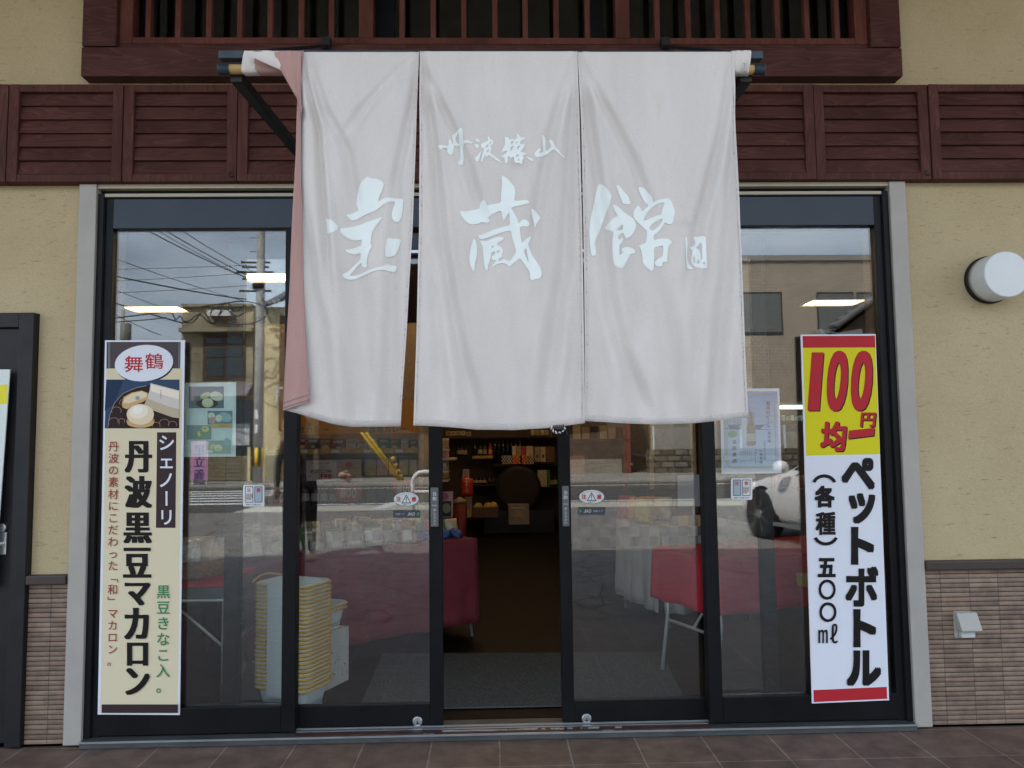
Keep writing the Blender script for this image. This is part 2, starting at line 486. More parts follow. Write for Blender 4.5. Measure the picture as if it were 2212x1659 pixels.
PLASTER = plaster_mat()
WOOD = wood_mat('red brown stained wood', (.062, .023, .019), (.094, .040, .032), 'x')
WOODV = wood_mat('red brown stained wood upright', (.068, .024, .019), (.098, .040, .031), 'z')
WOODR = wood_mat('redder lattice wood', (.095, .031, .023), (.125, .044, .032), 'z')
BLACK = mat('black anodised aluminium', (.0065, .007, .008), .45, .16, var=.25, vscale=5)
NAVY = mat('blue black header cover', (.016, .027, .043), .40, .4, var=.12, vscale=3)
SILVER = mat('silver grey jamb paint', (.37, .345, .305), .45, .4, var=.06, vscale=6)
ALU = mat('brushed aluminium', (.55, .57, .58), .32, .5, metal=.85, var=.1, vscale=12)
PANE = glass_mat('clear door glass', .074, (.93, .95, .945))
PANE2 = glass_mat('dark window glass', .045, (.55, .58, .55))
STEEL = mat('black painted steel', (.012, .012, .013), .5, .3, var=.2, vscale=10)
WHITEP = mat('white paint', (.72, .73, .72), .4, .4, var=.05)
TILE = brick_mat('long ribbed wall tile', (0, 2), .135, .0212, .0018, (.165, .112, .083), (.265, .19, .135), (.075, .058, .047), .65, .5, 0, .28, 16)
PAVE = brick_mat('brown porch tile', (0, 1), .30, .30, .0035, (.118, .080, .063), (.145, .098, .076), (.24, .19, .16), .55, .35, 0, .38, 9, off=(.02, 0, 0))
CAPM = mat('dark brown wall rail', (.05, .036, .03), .5)

# ---------------------------------------------------------------- the shop building
shop = thing('shop_building', 'beige plastered shop front with red brown louvre band and tiled foot', 'shop', (0, 0.1, 0))
b = MB()
YF, YB = .03, .2
for x0, x1, z0, z1 in ((-7, -2.125, 1.93, 2.56), (-7, -3.06, 0, 1.93), (-2.125, -1.946, .72, 2.56), (1.946, 7, .72, 2.56), (-7, -1.9, 2.56, 4.4), (1.9, 7, 2.56, 4.4), (-1.9, 1.9, 2.56, 3.05), (-1.9, 1.9, 3.98, 4.4)):
    b.box(x0, x1, YF, YB, z0, z1)
b.box(-7.2, -7, YF, 9.7, 0, 4.4); b.box(7, 7.2, YF, 9.7, 0, 4.4); b.box(-7.2, 7.2, 9.7, 9.9, 0, 4.4)
b.build('wall', PLASTER, shop)
def wain(x0, x1):
    m = MB(); z0, ph = 0.0, .0212; n = 33; vs = []; fs = []; k = 0
    for i in range(n):
        for t, d in ((.0, .0), (.10, .004), (.5, .0055), (.90, .004), (1.0, .0)):
            z = z0 + ph * (i + t); vs += [(x0, .022 - d, z), (x1, .022 - d, z)]
    rows = len(vs) // 2
    for i in range(rows - 1): fs.append((2 * i, 2 * i + 1, 2 * i + 3, 2 * i + 2))
    vs += [(x0, YB, 0), (x1, YB, 0), (x0, YB, z0 + ph * n), (x1, YB, z0 + ph * n)]
    q = rows * 2
    fs += [(2 * rows - 2, 2 * rows - 1, q + 3, q + 2), (q, q + 1, 1, 0), (q + 2, q + 3, q + 1, q)]
    m.add(vs, fs); return m
for x0, x1 in ((-2.125, -1.946), (1.946, 7)):
    wain(x0, x1).build('tiled_foot', TILE, shop)
    c = MB(); c.box(x0 - (.0 if x0 < 0 else 0), x1 - .003 if x0 < 0 else x1, -.016, .029, .700, .742); c.build('foot_rail', CAPM, shop, bevel=.006)
# canopy and roof above the porch
r = MB(); r.box(-8, 8, -2.90, .025, 4.09, 4.2); r.box(-8, 8, .0255, 10, 4.405, 4.55); r.box(-8, 8, -2.97, -2.905, 4.04, 4.4)
r.build('canopy', mat('pale canopy soffit', (.36, .34, .30), .8, var=.1), shop)
r = MB(); r.prism([(-8, -2.95, 4.21), (-8, .02, 4.21), (-8, .03, 4.56), (-8, 10, 4.56), (-8, 4, 6.2)], (16, 0, 0)); r.build('roof', mat('dark roof tile', (.06, .062, .065), .6, var=.2), shop)
# louvre band: nine framed panels of six overlapping boards
edges = [-7.0, -6.48, -5.95, -5.42, -4.9, -4.37, -3.845, -3.318, -2.792, -2.265, -1.739, -1.212, -.685, -.158, .369, .896, 1.452, 1.507 + .0, 2.061, 2.588, 3.115, 3.642, 4.17, 4.7, 5.22, 5.75, 6.28, 7.0]
edges = [e for e in edges if abs(e - 1.452) > .001]
Z0, Z1 = 2.532, 2.996
for i in range(len(edges) - 1):
    x0, x1 = edges[i] + .002, edges[i + 1] - .002
    f = MB(); fw = .047; yb, yf = .029, -.034 + (.006 if i % 3 == 1 else 0) - (.004 if i % 4 == 2 else 0)
    f.box(x0, x0 + fw, yf, yb, Z0, Z1); f.box(x1 - fw, x1, yf, yb, Z0, Z1)
    f.box(x0 + fw, x1 - fw, yf + .002, yb, Z1 - .036, Z1); f.box(x0 + fw, x1 - fw, yf + .002, yb, Z0, Z0 + .036)
    p = f.build('louvre_panel', WOODV, shop, bevel=.0025)
    h = (Z1 - Z0 - .072) / 6
    for k in range(6):
        za = Z0 + .036 + k * h; a, c = x0 + fw, x1 - fw; j = rnd.uniform(-.0015, .0015)
        s_ = MB(); s_.prism([(a, yf + .010 + j, za + .003), (a, yf + .026, za + h + .004), (a, yf + .046, za + h + .004), (a, yf + .046, za + .003)], (c - a, 0, 0))
        s_.build('slat', WOOD, p)
    if -1.9 < x1 < 2.2 and i % 2 == 0:
        hk = MB(); hx = x1 - .02; pts = [Vector((hx + .012 * math.cos(t), yf - .006, Z0 + .03 + .012 * math.sin(t))) for t in [rad(q) for q in range(90, 361, 30)]]
        hk.tube([(hx, yf + .003, Z0 + .042)] + pts, .002, 6); hk.build('cup_hook', STEEL, p)
    for sx in (x0 + .11, x1 - .11):
        for zz in (Z1 - .016, Z0 + .014):
            sc = MB(); sc.lathe([(.004, yf - .0008), (.004, yf + .001)], (sx, 0, zz), 8, 'y'); sc.build('screw', STEEL, p)
# lattice window above
lw = MB()
lw.box(-1.932, -1.775, -.045, .06, 3.175, 4.06); lw.box(1.79, 1.936, -.045, .06, 3.175, 4.06)
lw.box(-1.932, 1.936, -.047, .06, 3.028, 3.168); lw.box(-1.932, 1.936, -.045, .06, 3.92, 4.06)
lw.box(-1.79, 1.80, -.016, .05, 3.160, 3.20)
win = lw.build('lattice_window', WOOD, shop, bevel=.004)
iw = MB()
iw.box(-1.774, -1.712, -.018, .05, 3.20, 3.92); iw.box(1.727, 1.789, -.018, .05, 3.20, 3.92); iw.box(-1.712, 1.727, -.0175, .05, 3.20, 3.232); iw.box(-1.712, 1.727, -.018, .05, 3.88, 3.92)
for px in (792, 1343):
    x = at(px, 40, 0).x; iw.box(x - .034, x + .034, -.022, .05, 3.228, 3.885)
iw.build('inner_frame', WOODR, win, bevel=.003)
for px in (323, 387, 453.5, 520, 585, 652, 717, 869, 936, 1002, 1069, 1134, 1201, 1268, 1418, 1485, 1548, 1613, 1677, 1740, 1805):
    x = at(px, 40, 0).x; q = MB(); q.box(x - .0125, x + .0125, -.014, .02, 3.228, 3.885); q.build('lattice_bar', WOODR, win, bevel=.002)
q = MB(); q.box(-1.72, 1.73, .120, .126, 3.1, 3.95); q.build('pane', PANE2, win)
q = MB()
for x0, x1 in ((-1.72, -1.655), (-.60, -.50), (.43, .53), (1.665, 1.73)): q.box(x0, x1, .10, .145, 3.1, 3.95)
q.box(-1.72, 1.73, .10, .145, 3.1, 3.262)
q.build('sash', BLACK, win)
# floors, walls and ceiling inside
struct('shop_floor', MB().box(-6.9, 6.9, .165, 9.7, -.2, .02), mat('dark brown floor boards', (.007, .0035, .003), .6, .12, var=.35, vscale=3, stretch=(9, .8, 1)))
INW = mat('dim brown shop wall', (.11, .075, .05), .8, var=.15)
cl = MB(); cl.box(-6.9, 6.9, .205, 9.65, 2.86, 2.94); struct('shop_ceiling', cl, mat('shop ceiling board', (.30, .26, .21), .85, var=.06))
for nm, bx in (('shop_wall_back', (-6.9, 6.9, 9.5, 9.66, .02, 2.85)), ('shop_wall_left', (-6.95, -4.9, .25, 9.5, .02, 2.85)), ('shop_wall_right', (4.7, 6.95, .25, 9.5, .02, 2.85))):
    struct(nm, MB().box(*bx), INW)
struct('attic_wall', MB().box(-6.9, 6.9, 1.6, 1.7, 2.945, 4.39), mat('olive attic wall', (.22, .19, .10), .9, var=.2))

# ---------------------------------------------------------------- entrance: jambs, header, side lights, sill
ent = thing('entrance_frame', 'black aluminium entrance frame with fixed glass side lights and dark header', 'door frame', (0, .05, 0))
q = MB(); q.box(-1.945, -1.866, -.004, .16, 0, 2.531); q.build('jamb_trim', SILVER, ent, bevel=.003)
q = MB(); q.box(1.866, 1.945, -.004, .16, 0, 2.531); q.build('jamb_trim', SILVER, ent, bevel=.003)
for s in (-1, 1):
    q = MB(); a, c = sorted((s * 1.865, s * 1.838)); q.box(a, c, .012, .16, .022, 2.49)
    a, c = sorted((s * 1.836, s * 1.800)); q.box(a, c, .028, .16, .022, 2.47)
    a, c = sorted((s * 1.840, s * 1.836)); q.box(a, c, .020, .05, .022, 2.47)
    q.build('black_jamb', BLACK, ent, bevel=.002)
q = MB(); q.box(-1.865, 1.865, .006, .1, 2.512, 2.531); q.build('head_strip', mat('beige metal strip', (.42, .37, .27), .5), ent)
q = MB(); q.box(-1.865, 1.865, .045, .1, 2.490, 2.512); q.box(-1.836, 1.836, .02, .1, 2.470, 2.4755); q.build('head_groove', BLACK, ent)
q = MB(); q.box(-1.836, 1.836, .016, .1, 2.4755, 2.490); q.build('head_strip', mat('beige metal strip', (.42, .37, .27), .5), ent)
q = MB(); q.box(-1.80, 1.80, .024, .14, 2.326, 2.468); q.build('header', NAVY, ent, bevel=.003)
q = MB(); q.box(-.98, .98, .045, .09, 2.225, 2.305); q.build('door_engine_cover', NAVY, ent, bevel=.003)
q = MB(); q.box(-.98, .98, .043, .09, 2.208, 2.222); q.build('head_strip', ALU, ent)
for s in (-1, 1):
    q = MB(); a, c = sorted((s * .997, s * .935)); q.box(a, c, .018, .085, .030, 2.324)
    st = q.build('post', BLACK, ent, bevel=.003)
    q = MB(); a, c = sorted((s * 1.80, s * .998)); q.box(a, c, .024, .09, .028, .142); q.build('bottom_rail', BLACK, ent, bevel=.003)
    q = MB(); a, c = sorted((s * 1.80, s * .998)); q.box(a, c, .052, .060, .143, 2.325); q.build('side_light_glass', PANE, ent)
sill = MB()
sill.box(-1.864, 1.864, -.022, .16, -.01, .020)
sl = sill.build('sill', mat('dull sill metal', (.075, .083, .085), .5, .4, metal=.3, var=.25, vscale=20, stretch=(.3, 1, 1)), ent, bevel=.002)
q = MB(); q.box(-1.864, 1.864, -.027, -.0225, .014, .022); q.box(-.93, .93, .031, .036, .02, .0265); q.box(-.95, .95, .072, .078, .02, .026); q.build('sill_edge', ALU, sl)
q = MB(); q.box(-.93, .93, -.012, .0305, .0195, .0245); q.build('sill_strip', mat('worn brown sill paint', (.055, .026, .024), .5, var=.4, vscale=18), sl)
rs = random.Random(3)
def blotch(x0, x1, y0, y1, n=9):
    pts = []; q = MB()
    for i in range(n): pts.append((x0 + (x1 - x0) * i / (n - 1), y0 + rs.uniform(0, .35) * (y1 - y0), .0252))
    for i in range(n - 1, -1, -1): pts.append((x0 + (x1 - x0) * i / (n - 1) + rs.uniform(-.3, .3) * (x1 - x0) / n, y1 - rs.uniform(0, .4) * (y1 - y0), .0252))
    q.add(pts, [tuple(range(len(pts)))]); q.build('paint_chip', mat('bare pale primer', (.36, .34, .33), .6, var=.2), sl)
for x0, x1 in ((-.27, .02), (.02, .15), (.17, .185), (.21, .27), (.285, .31), (.38, .43), (.50, .53), (.345, .35)): blotch(x0, x1, -.008, .024)
q = MB(); q.box(-.36, -.31, -.021, -.013, .02, .0225); q.box(.44, .49, -.021, -.013, .02, .0225); q.build('sill_clip', ALU, sl)

# the two automatic glass doors, slid half open behind the side lights
FILM = bpy.data.materials.new('grey frosted film'); FILM.use_nodes = True
_n = FILM.node_tree; _b = _n.nodes['Principled BSDF']; _b.inputs['Base Color'].default_value = (.055, .05, .045, 1); _b.inputs['Roughness'].default_value = .6; _b.inputs['Alpha'].default_value = .30; _b.inputs['Specular IOR Level'].default_value = .2
def leaf(s):
    YL = .105
    d = thing('sliding_door', 'left sliding glass door with its lock at the lower right corner' if s < 0 else 'right sliding glass door with its lock at the lower left corner', 'glass door', (s * .78, YL, 0), 'automatic sliding doors')
    xi0, xi1 = (at(928, 1300, YL).x, at(957, 1300, YL).x) if s < 0 else (at(1210, 1300, YL).x, at(1236, 1300, YL).x)
    xo0, xo1 = (at(490, 1000, YL).x, at(525, 1000, YL).x) if s < 0 else (at(1633, 1000, YL).x, at(1664, 1000, YL).x)
    f = MB(); zt, zb = 2.29, .024
    f.box(xi0, xi1, YL - .02, YL + .02, zb, zt); f.box(xo0, xo1, YL - .02, YL + .02, zb, zt)
    a, c = (xo1, xi0) if s < 0 else (xi1, xo0)
    f.box(a, c, YL - .018, YL + .018, zb, .118); f.box(a, c, YL - .018, YL + .018, 2.2, zt)
    f.build('door_frame', BLACK, d, bevel=.002)
    g = MB(); g.box(a, c, YL - .004, YL + .004, .118, 2.2)
    pn = g.build('door_pane', PANE, d)
    k = MB(); kp = at(902, 1558, YL - .02) if s < 0 else at(1267, 1552, YL - .02)
    k.lathe([(.0225, YL - .0185), (.0225, YL - .024), (.019, YL - .0265)], (kp.x, 0, kp.z), 24, 'y')
    lk = k.build('lock', ALU, d)
    k = MB(); k.box(kp.x - .002, kp.x + .002, YL - .0272, YL - .026, kp.z - .012, kp.z + .004); k.box(kp.x - .006, kp.x + .006, YL - .0271, YL - .026, kp.z - .011, kp.z - .007); k.build('keyhole', STEEL, lk)
    fm = MB(); p = .0463
    za = at(1300, 1182, YL).z
    x = a; col = 0
    ncol = int((c - a) / p)
    for i in range(ncol):
        for row in range(3):
            if (i + row) % 2 == 0: fm.box(a + p * i, a + p * (i + 1), YL + .0046, YL + .0052, za + p * row, za + p * (row + 1))
    fm.build('checker_film', FILM, pn)
    # touch switch on the inner stile
    sx0, sx1 = (930, 947.5) if s < 0 else (1208 + 6, 1208 + 22)
    sy0, sy1 = (1053, 1138) if s < 0 else (1050, 1137)
    A, B = at(sx0, sy0, YL - .03), at(sx1, sy1, YL - .03)
    t = MB(); t.box(A.x, B.x, YL - .034, YL - .019, B.z, A.z)
    sw = t.build('touch_switch', mat('grey switch plastic', (.13, .14, .145), .45), d, bevel=.004)
    pr = Print(YL - .0345)
    W = mat('white lettering', (.62, .64, .66), .5)
    cx = (sx0 + sx1) / 2; 
    pr.vtext(W, '自動', cx, sy0 + 9, sy0 + 29, 9, .01); pr.htext(W, 'PUSH', cx - 5.5, cx + 5.5, sy0 + 39, 3.4, .01); pr.vtext(W, '押して下さい', cx, sy0 + 46, sy0 + 82, 5.4, .01)
    pr.build('lettering', sw)
    return d
leaf(-1); leaf(1)

# ---------------------------------------------------------------- porch fittings
wl = thing('wall_lamp', 'round white drum lamp with black base on the beige wall', 'wall lamp', (at(2150, 592, 0).x, .03, at(2150, 592, 0).z))
LY = -.115
lc = at(2176, 592, LY); lr = .108
q = MB(); q.lathe([(lr + .006, .0295), (lr + .006, .008), (lr, .006)], (lc.x, 0, lc.z), 48, 'y'); q.build('base', STEEL, wl)
q = MB(); q.lathe([(lr, .0055), (lr, -.02), (lr, LY + .006), (lr - .002, LY + .002), (lr - .006, LY)], (lc.x, 0, lc.z), 64, 'y'); q.build('shade', mat('opal white glass', (.66, .70, .70), .22, .5, var=.03), wl)
ox, oz = at(2085, 1350, 0).x, at(2085, 1350, 0).z
so = thing('outdoor_socket', 'small grey weatherproof power socket on the brown tiles', 'socket', (ox, .02, oz))
SOCK = mat('grey white socket plastic', (.40, .39, .35), .5)
q = MB(); q.box(ox - .045, ox + .042, .006, .021, oz - .062, oz + .06); q.build('plate', SOCK, so, bevel=.006)
q = MB(); q.prism([(ox - .044, .005, oz + .060), (ox - .044, -.012, oz + .056), (ox - .044, -.048, oz - .015), (ox - .044, -.044, oz - .022), (ox - .044, .005, oz - .022)], (.096, 0, 0)); q.build('cover', SOCK, so, bevel=.004)
q = MB(); q.box(ox - .030, ox + .034, -.02, .005, oz - .054, oz - .026); q.build('socket_block', mat('white socket insert', (.55, .55, .53), .5), so, bevel=.004)
# black steel door at the far left with a notice board hung on it
sd = thing('steel_door', 'black steel service door with silver lever handle at the left edge', 'door', (-2.6, .05, 0))
q = MB(); q.box(-2.195, -2.127, -.012, .1, 0, 1.928); q.box(-3.06, -2.992, -.012, .1, 0, 1.928); q.box(-2.992, -2.195, -.012, .1, 1.86, 1.928); q.build('door_frame', STEEL, sd, bevel=.003)
q = MB(); q.box(-2.990, -2.197, .01, .05, .012, 1.858); q.build('door_leaf', STEEL, sd, bevel=.002)
hp = at(6, 1140, 0)
q = MB(); q.lathe([(.021, .0095), (.021, -.004), (.018, -.008)], (hp.x - .004, 0, hp.z), 20, 'y'); q.build('lock', ALU, sd)
hz = at(5, 1175, 0)
q = MB(); q.box(hz.x - .028, hz.x + .018, -.002, .0095, hz.z - .048, hz.z + .052); q.tube([(hz.x - .006, 0, hz.z), (hz.x - .006, -.045, hz.z), (hz.x - .13, -.05, hz.z)], .010, 10); q.build('handle', ALU, sd, bevel=.004)
nb = thing('notice_board', 'white notice sheet with a yellow patch hanging on the black door', 'notice', (-2.45, -.02, 1.3))
bq = [at(-260, 800, -.03), at(21.5, 798, -.03), at(-12.5, 1270, -.03), at(-295, 1270, -.03)]
q = MB(); q.prism(bq, (0, .006, 0)); q.build('sheet', mat('white laminated sheet', (.62, .68, .64), .35, .5), nb)
pr = Print(-.0304); pr.quad(mat('yellow print', (.72, .66, .02), .5), [(-60, 838), (16.0, 830), (15.0, 872), (-60, 880)]); pr.build('printed_patch', nb)

# ---------------------------------------------------------------- curtain bracket, pole and the shop curtain
YN = -1.325
brk = thing('curtain_bracket', 'black steel bracket with two arms and ties holding the shop curtain out from the wall', 'bracket', (0, .03, 2.5))
BLUE = mat('blue black bracket paint', (.020, .034, .046), .5, .4, var=.3, vscale=20)
bz1, bz0 = at(1100, 113.5, -1.30).z, at(1100, 132, -1.30).z
xl, xr = at(476, 120, -1.30).x, at(1644, 120, -1.30).x
q = MB(); q.box(xl, xr, -1.318, -1.288, bz0, bz1 - .002); q.build('square_bar', BLUE, brk, bevel=.002)
for s, ax in ((-1, xl + .045), (1, xr - .045)):
    q = MB(); q.bar((ax, -1.29, bz0 - .045), (s * .80, .03, 2.515), .036, .03); q.build('arm', STEEL, brk, bevel=.002)
    q = MB(); q.bar((ax + s * .012, -1.30, bz1 - .006), (s * .80, -.02, 3.19), .028, .012); q.build('tie', STEEL, brk)
    q = MB(); q.box(s * .80 - .02, s * .80 + .02, -.06, .03, 3.15, 3.215); q.build('wall_plate', STEEL, brk, bevel=.002)
    q = MB(); q.box(s * .80 - .025, s * .80 + .025, -.05, .03, 2.47, 2.56); q.build('wall_plate', STEEL, brk, bevel=.002)
pz = at(1100, 151.5, -1.30).z
xpl, xpr = at(497, 150, -1.30).x, at(1627, 150, -1.30).x
pole = thing('curtain_pole', 'round bamboo pole with blue black end caps under the square bar', 'pole', (0, -1.30, pz))
q = MB(); q.tube([(xpl - .002, -1.303, pz)] + [(xpl + (xpr - xpl) * t / 20, -1.303, pz + .001 * math.sin(t)) for t in range(1, 20)] + [(xpr + .002, -1.303, pz)], .0145, 16)
q.build('bamboo', mat('dry bamboo', (.42, .27, .10), .5, .4, var=.3, vscale=12), pole)
for s, x in ((-1, xpl), (1, xpr)):
    q = MB(); q.lathe([(.0162, 0), (.0162, .030), (.0168, .030), (.0168, .033), (.012, .034)] if s > 0 else [(.012, -.034), (.0168, -.033), (.0168, -.030), (.0162, -.030), (.0162, 0)], (x, -1.303, pz), 20, 'x')
    q.build('end_cap', BLUE, pole)

def pl(pts, y):
    """x of a polyline given as (x, y) pairs at height y"""
    if y <= pts[0][1]: return pts[0][0]
    for (x0, y0), (x1, y1) in zip(pts[:-1], pts[1:]):
        if y <= y1: return x0 + (x1 - x0) * (y - y0) / (y1 - y0)
    return pts[-1][0]
# folds: polyline, width, depth (metres, + = away from the street), first and last height where it is felt
CREASES = [
    ([(655, 112), (661, 169), (689, 281), (700, 430), (715, 620)], 9, .011), ([(662, 112), (700, 230), (752, 330), (775, 470)], 14, .008),
    ([(640, 112), (648, 400), (668, 571), (700, 712), (717, 900)], 15, .010), ([(903, 112), (858, 150), (787, 229), (740, 300)], 13, .006),
    ([(903, 112), (893, 211), (858, 387), (850, 560), (842, 760), (836, 920)], 12, .009), ([(742, 480), (775, 640), (800, 900)], 22, .009), ([(690, 560), (745, 750), (772, 920)], 14, .006),
    ([(910, 112), (918, 150), (963, 246), (1009, 352), (1040, 470)], 12, .009), ([(912, 112), (924, 211), (942, 352), (956, 536), (984, 712), (1020, 870)], 12, .011),
    ([(935, 560), (950, 740), (962, 920)], 10, .006), ([(1244, 112), (1192, 281), (1165, 420), (1150, 560)], 13, .008), ([(1246, 112), (1236, 230), (1228, 352), (1220, 571), (1176, 870)], 13, .010),
    ([(1240, 600), (1236, 760), (1225, 915)], 10, .007), ([(1080, 640), (1090, 780), (1085, 925)], 26, .006),
    ([(1582, 112), (1561, 264), (1532, 387), (1504, 492), (1480, 640)], 12, .010), ([(1588, 200), (1575, 400), (1566, 600), (1540, 900)], 12, .009),
    ([(1250, 112), (1275, 170), (1315, 246), (1367, 352), (1400, 450)], 13, .009), ([(1252, 112), (1282, 330), (1300, 500), (1315, 641), (1338, 747), (1390, 880)], 13, .011),
    ([(1420, 600), (1440, 760), (1470, 915)], 18, .008), ([(1500, 640), (1502, 760), (1490, 915)], 12, .007),
]
def foldy(px, py):
    v = max(0.0, (py - 112) / 810)
    y = 0.0
    for pts, wd, dp in CREASES:
        if py < pts[0][1] - 40 or py > pts[-1][1] + 60: continue
        e = min(1, (py - pts[0][1] + 40) / 80, (pts[-1][1] + 60 - py) / 120)
        wv = wd * (.55 + .75 * v)
        d = (px - pl(pts, py)) / wv
        y += 1.25 * dp * max(0, e) * (math.exp(-d * d) - .6 * math.exp(-(d - 1.9) ** 2) - .35 * math.exp(-(d + 2.1) ** 2))
    y += .010 * v * math.sin(px / 31.0 + 1.3 * math.sin(py / 260.0)) + .006 * v * v * math.sin(px / 13.7 + 2)
    y += .003 * noise.noise(Vector((px / 45.0, py / 90.0, 0)))
    y += -.035 * math.sin(PI * min(1, v)) * .5          # the cloth bellies out a little
    return y * min(1, v * 6 + .15)
def cloth_at(px, py, lift=0.0):
    p = at(px, py, YN)
    return Vector((p.x, p.y + foldy(px, py) - lift, p.z))
def panel_px(L, R, bot, u, v):
    """L and R are edge polylines, bot gives the lower hem height for x"""
    yb = bot
    py = 112.5 + v * 800
    for _ in range(3):
        x = pl(L, py) * (1 - u) + pl(R, py) * u
        py = 112.5 + v * (pl2(yb, x) - 112.5)
    return x, py
def pl2(pts, x):
    if x <= pts[0][0]: return pts[0][1]
    for (x0, y0), (x1, y1) in zip(pts[:-1], pts[1:]):
        if x <= x1:
            t = (x - x0) / (x1 - x0)
            return y0 + (y1 - y0) * t
    return pts[-1][1]
def cloth_mat(name, c1, c2, c3):
    m = bpy.data.materials.new(name); m.use_nodes = True
    n = m.node_tree; b_ = n.nodes['Principled BSDF']; b_.inputs['Roughness'].default_value = .92; b_.inputs['Specular IOR Level'].default_value = .1; b_.inputs['Sheen Weight'].default_value = .1
    t = n.nodes.new('ShaderNodeTexCoord')
    mp_ = n.nodes.new('ShaderNodeMapping'); mp_.inputs['Scale'].default_value = (5, 1, 1.2); n.links.new(t.outputs['Object'], mp_.inputs[0])
    a = n.nodes.new('ShaderNodeTexNoise'); a.inputs['Scale'].default_value = 1.5; a.inputs['Detail'].default_value = 5; a.inputs['Roughness'].default_value = .6; n.links.new(mp_.outputs[0], a.inputs['Vector'])
    r = n.nodes.new('ShaderNodeValToRGB'); e = r.color_ramp.elements; e[0].position = .34; e[0].color = (*c1, 1); e[1].position = .62; e[1].color = (*c2, 1); x = e.new(.78); x.color = (*c3, 1)
    n.links.new(a.outputs[0], r.inputs[0])
    f = n.nodes.new('ShaderNodeTexNoise'); f.inputs['Scale'].default_value = 420; f.inputs['Detail'].default_value = 2; n.links.new(t.outputs['Object'], f.inputs['Vector'])
    mr = n.nodes.new('ShaderNodeMapRange'); mr.inputs[1].default_value = .3; mr.inputs[2].default_value = .7; mr.inputs[3].default_value = .93; mr.inputs[4].default_value = 1.06; n.links.new(f.outputs[0], mr.inputs[0])
    # a few grey finger marks
    sp = n.nodes.new('ShaderNodeTexNoise'); sp.inputs['Scale'].default_value = 7; sp.inputs['Detail'].default_value = 3; n.links.new(t.outputs['Object'], sp.inputs['Vector'])
    sr = n.nodes.new('ShaderNodeMapRange'); sr.inputs[1].default_value = .68; sr.inputs[2].default_value = .78; sr.inputs[3].default_value = 1; sr.inputs[4].default_value = .86; n.links.new(sp.outputs[0], sr.inputs[0])
    m0 = n.nodes.new('ShaderNodeMath'); m0.operation = 'MULTIPLY'; n.links.new(mr.outputs[0], m0.inputs[0]); n.links.new(sr.outputs[0], m0.inputs[1])
    mm = n.nodes.new('ShaderNodeMix'); mm.data_type = 'RGBA'; mm.blend_type = 'MULTIPLY'; mm.inputs[0].default_value = 1
    n.links.new(r.outputs[0], mm.inputs[6]); n.links.new(m0.outputs[0], mm.inputs[7]); n.links.new(mm.outputs[2], b_.inputs['Base Color'])
    bn = n.nodes.new('ShaderNodeBump'); bn.inputs['Strength'].default_value = .12; bn.inputs['Distance'].default_value = .001; n.links.new(f.outputs[0], bn.inputs['Height']); n.links.new(bn.outputs[0], b_.inputs['Normal'])
    MATS[name] = m; return m
CLOTH = cloth_mat('faded pale mauve cotton', (.545, .500, .462), (.585, .543, .500), (.545, .475, .425))
PINK = cloth_mat('faded pink cotton', (.35, .205, .18), (.395, .24, .21), (.30, .17, .15))
INKW = mat('pale bleached lettering', (.70, .735, .70), .9, .1, var=.03)
THREAD = mat('off white thread', (.60, .56, .53), .9, .1)
THREADP = mat('pink brown thread', (.40, .30, .30), .9, .1)

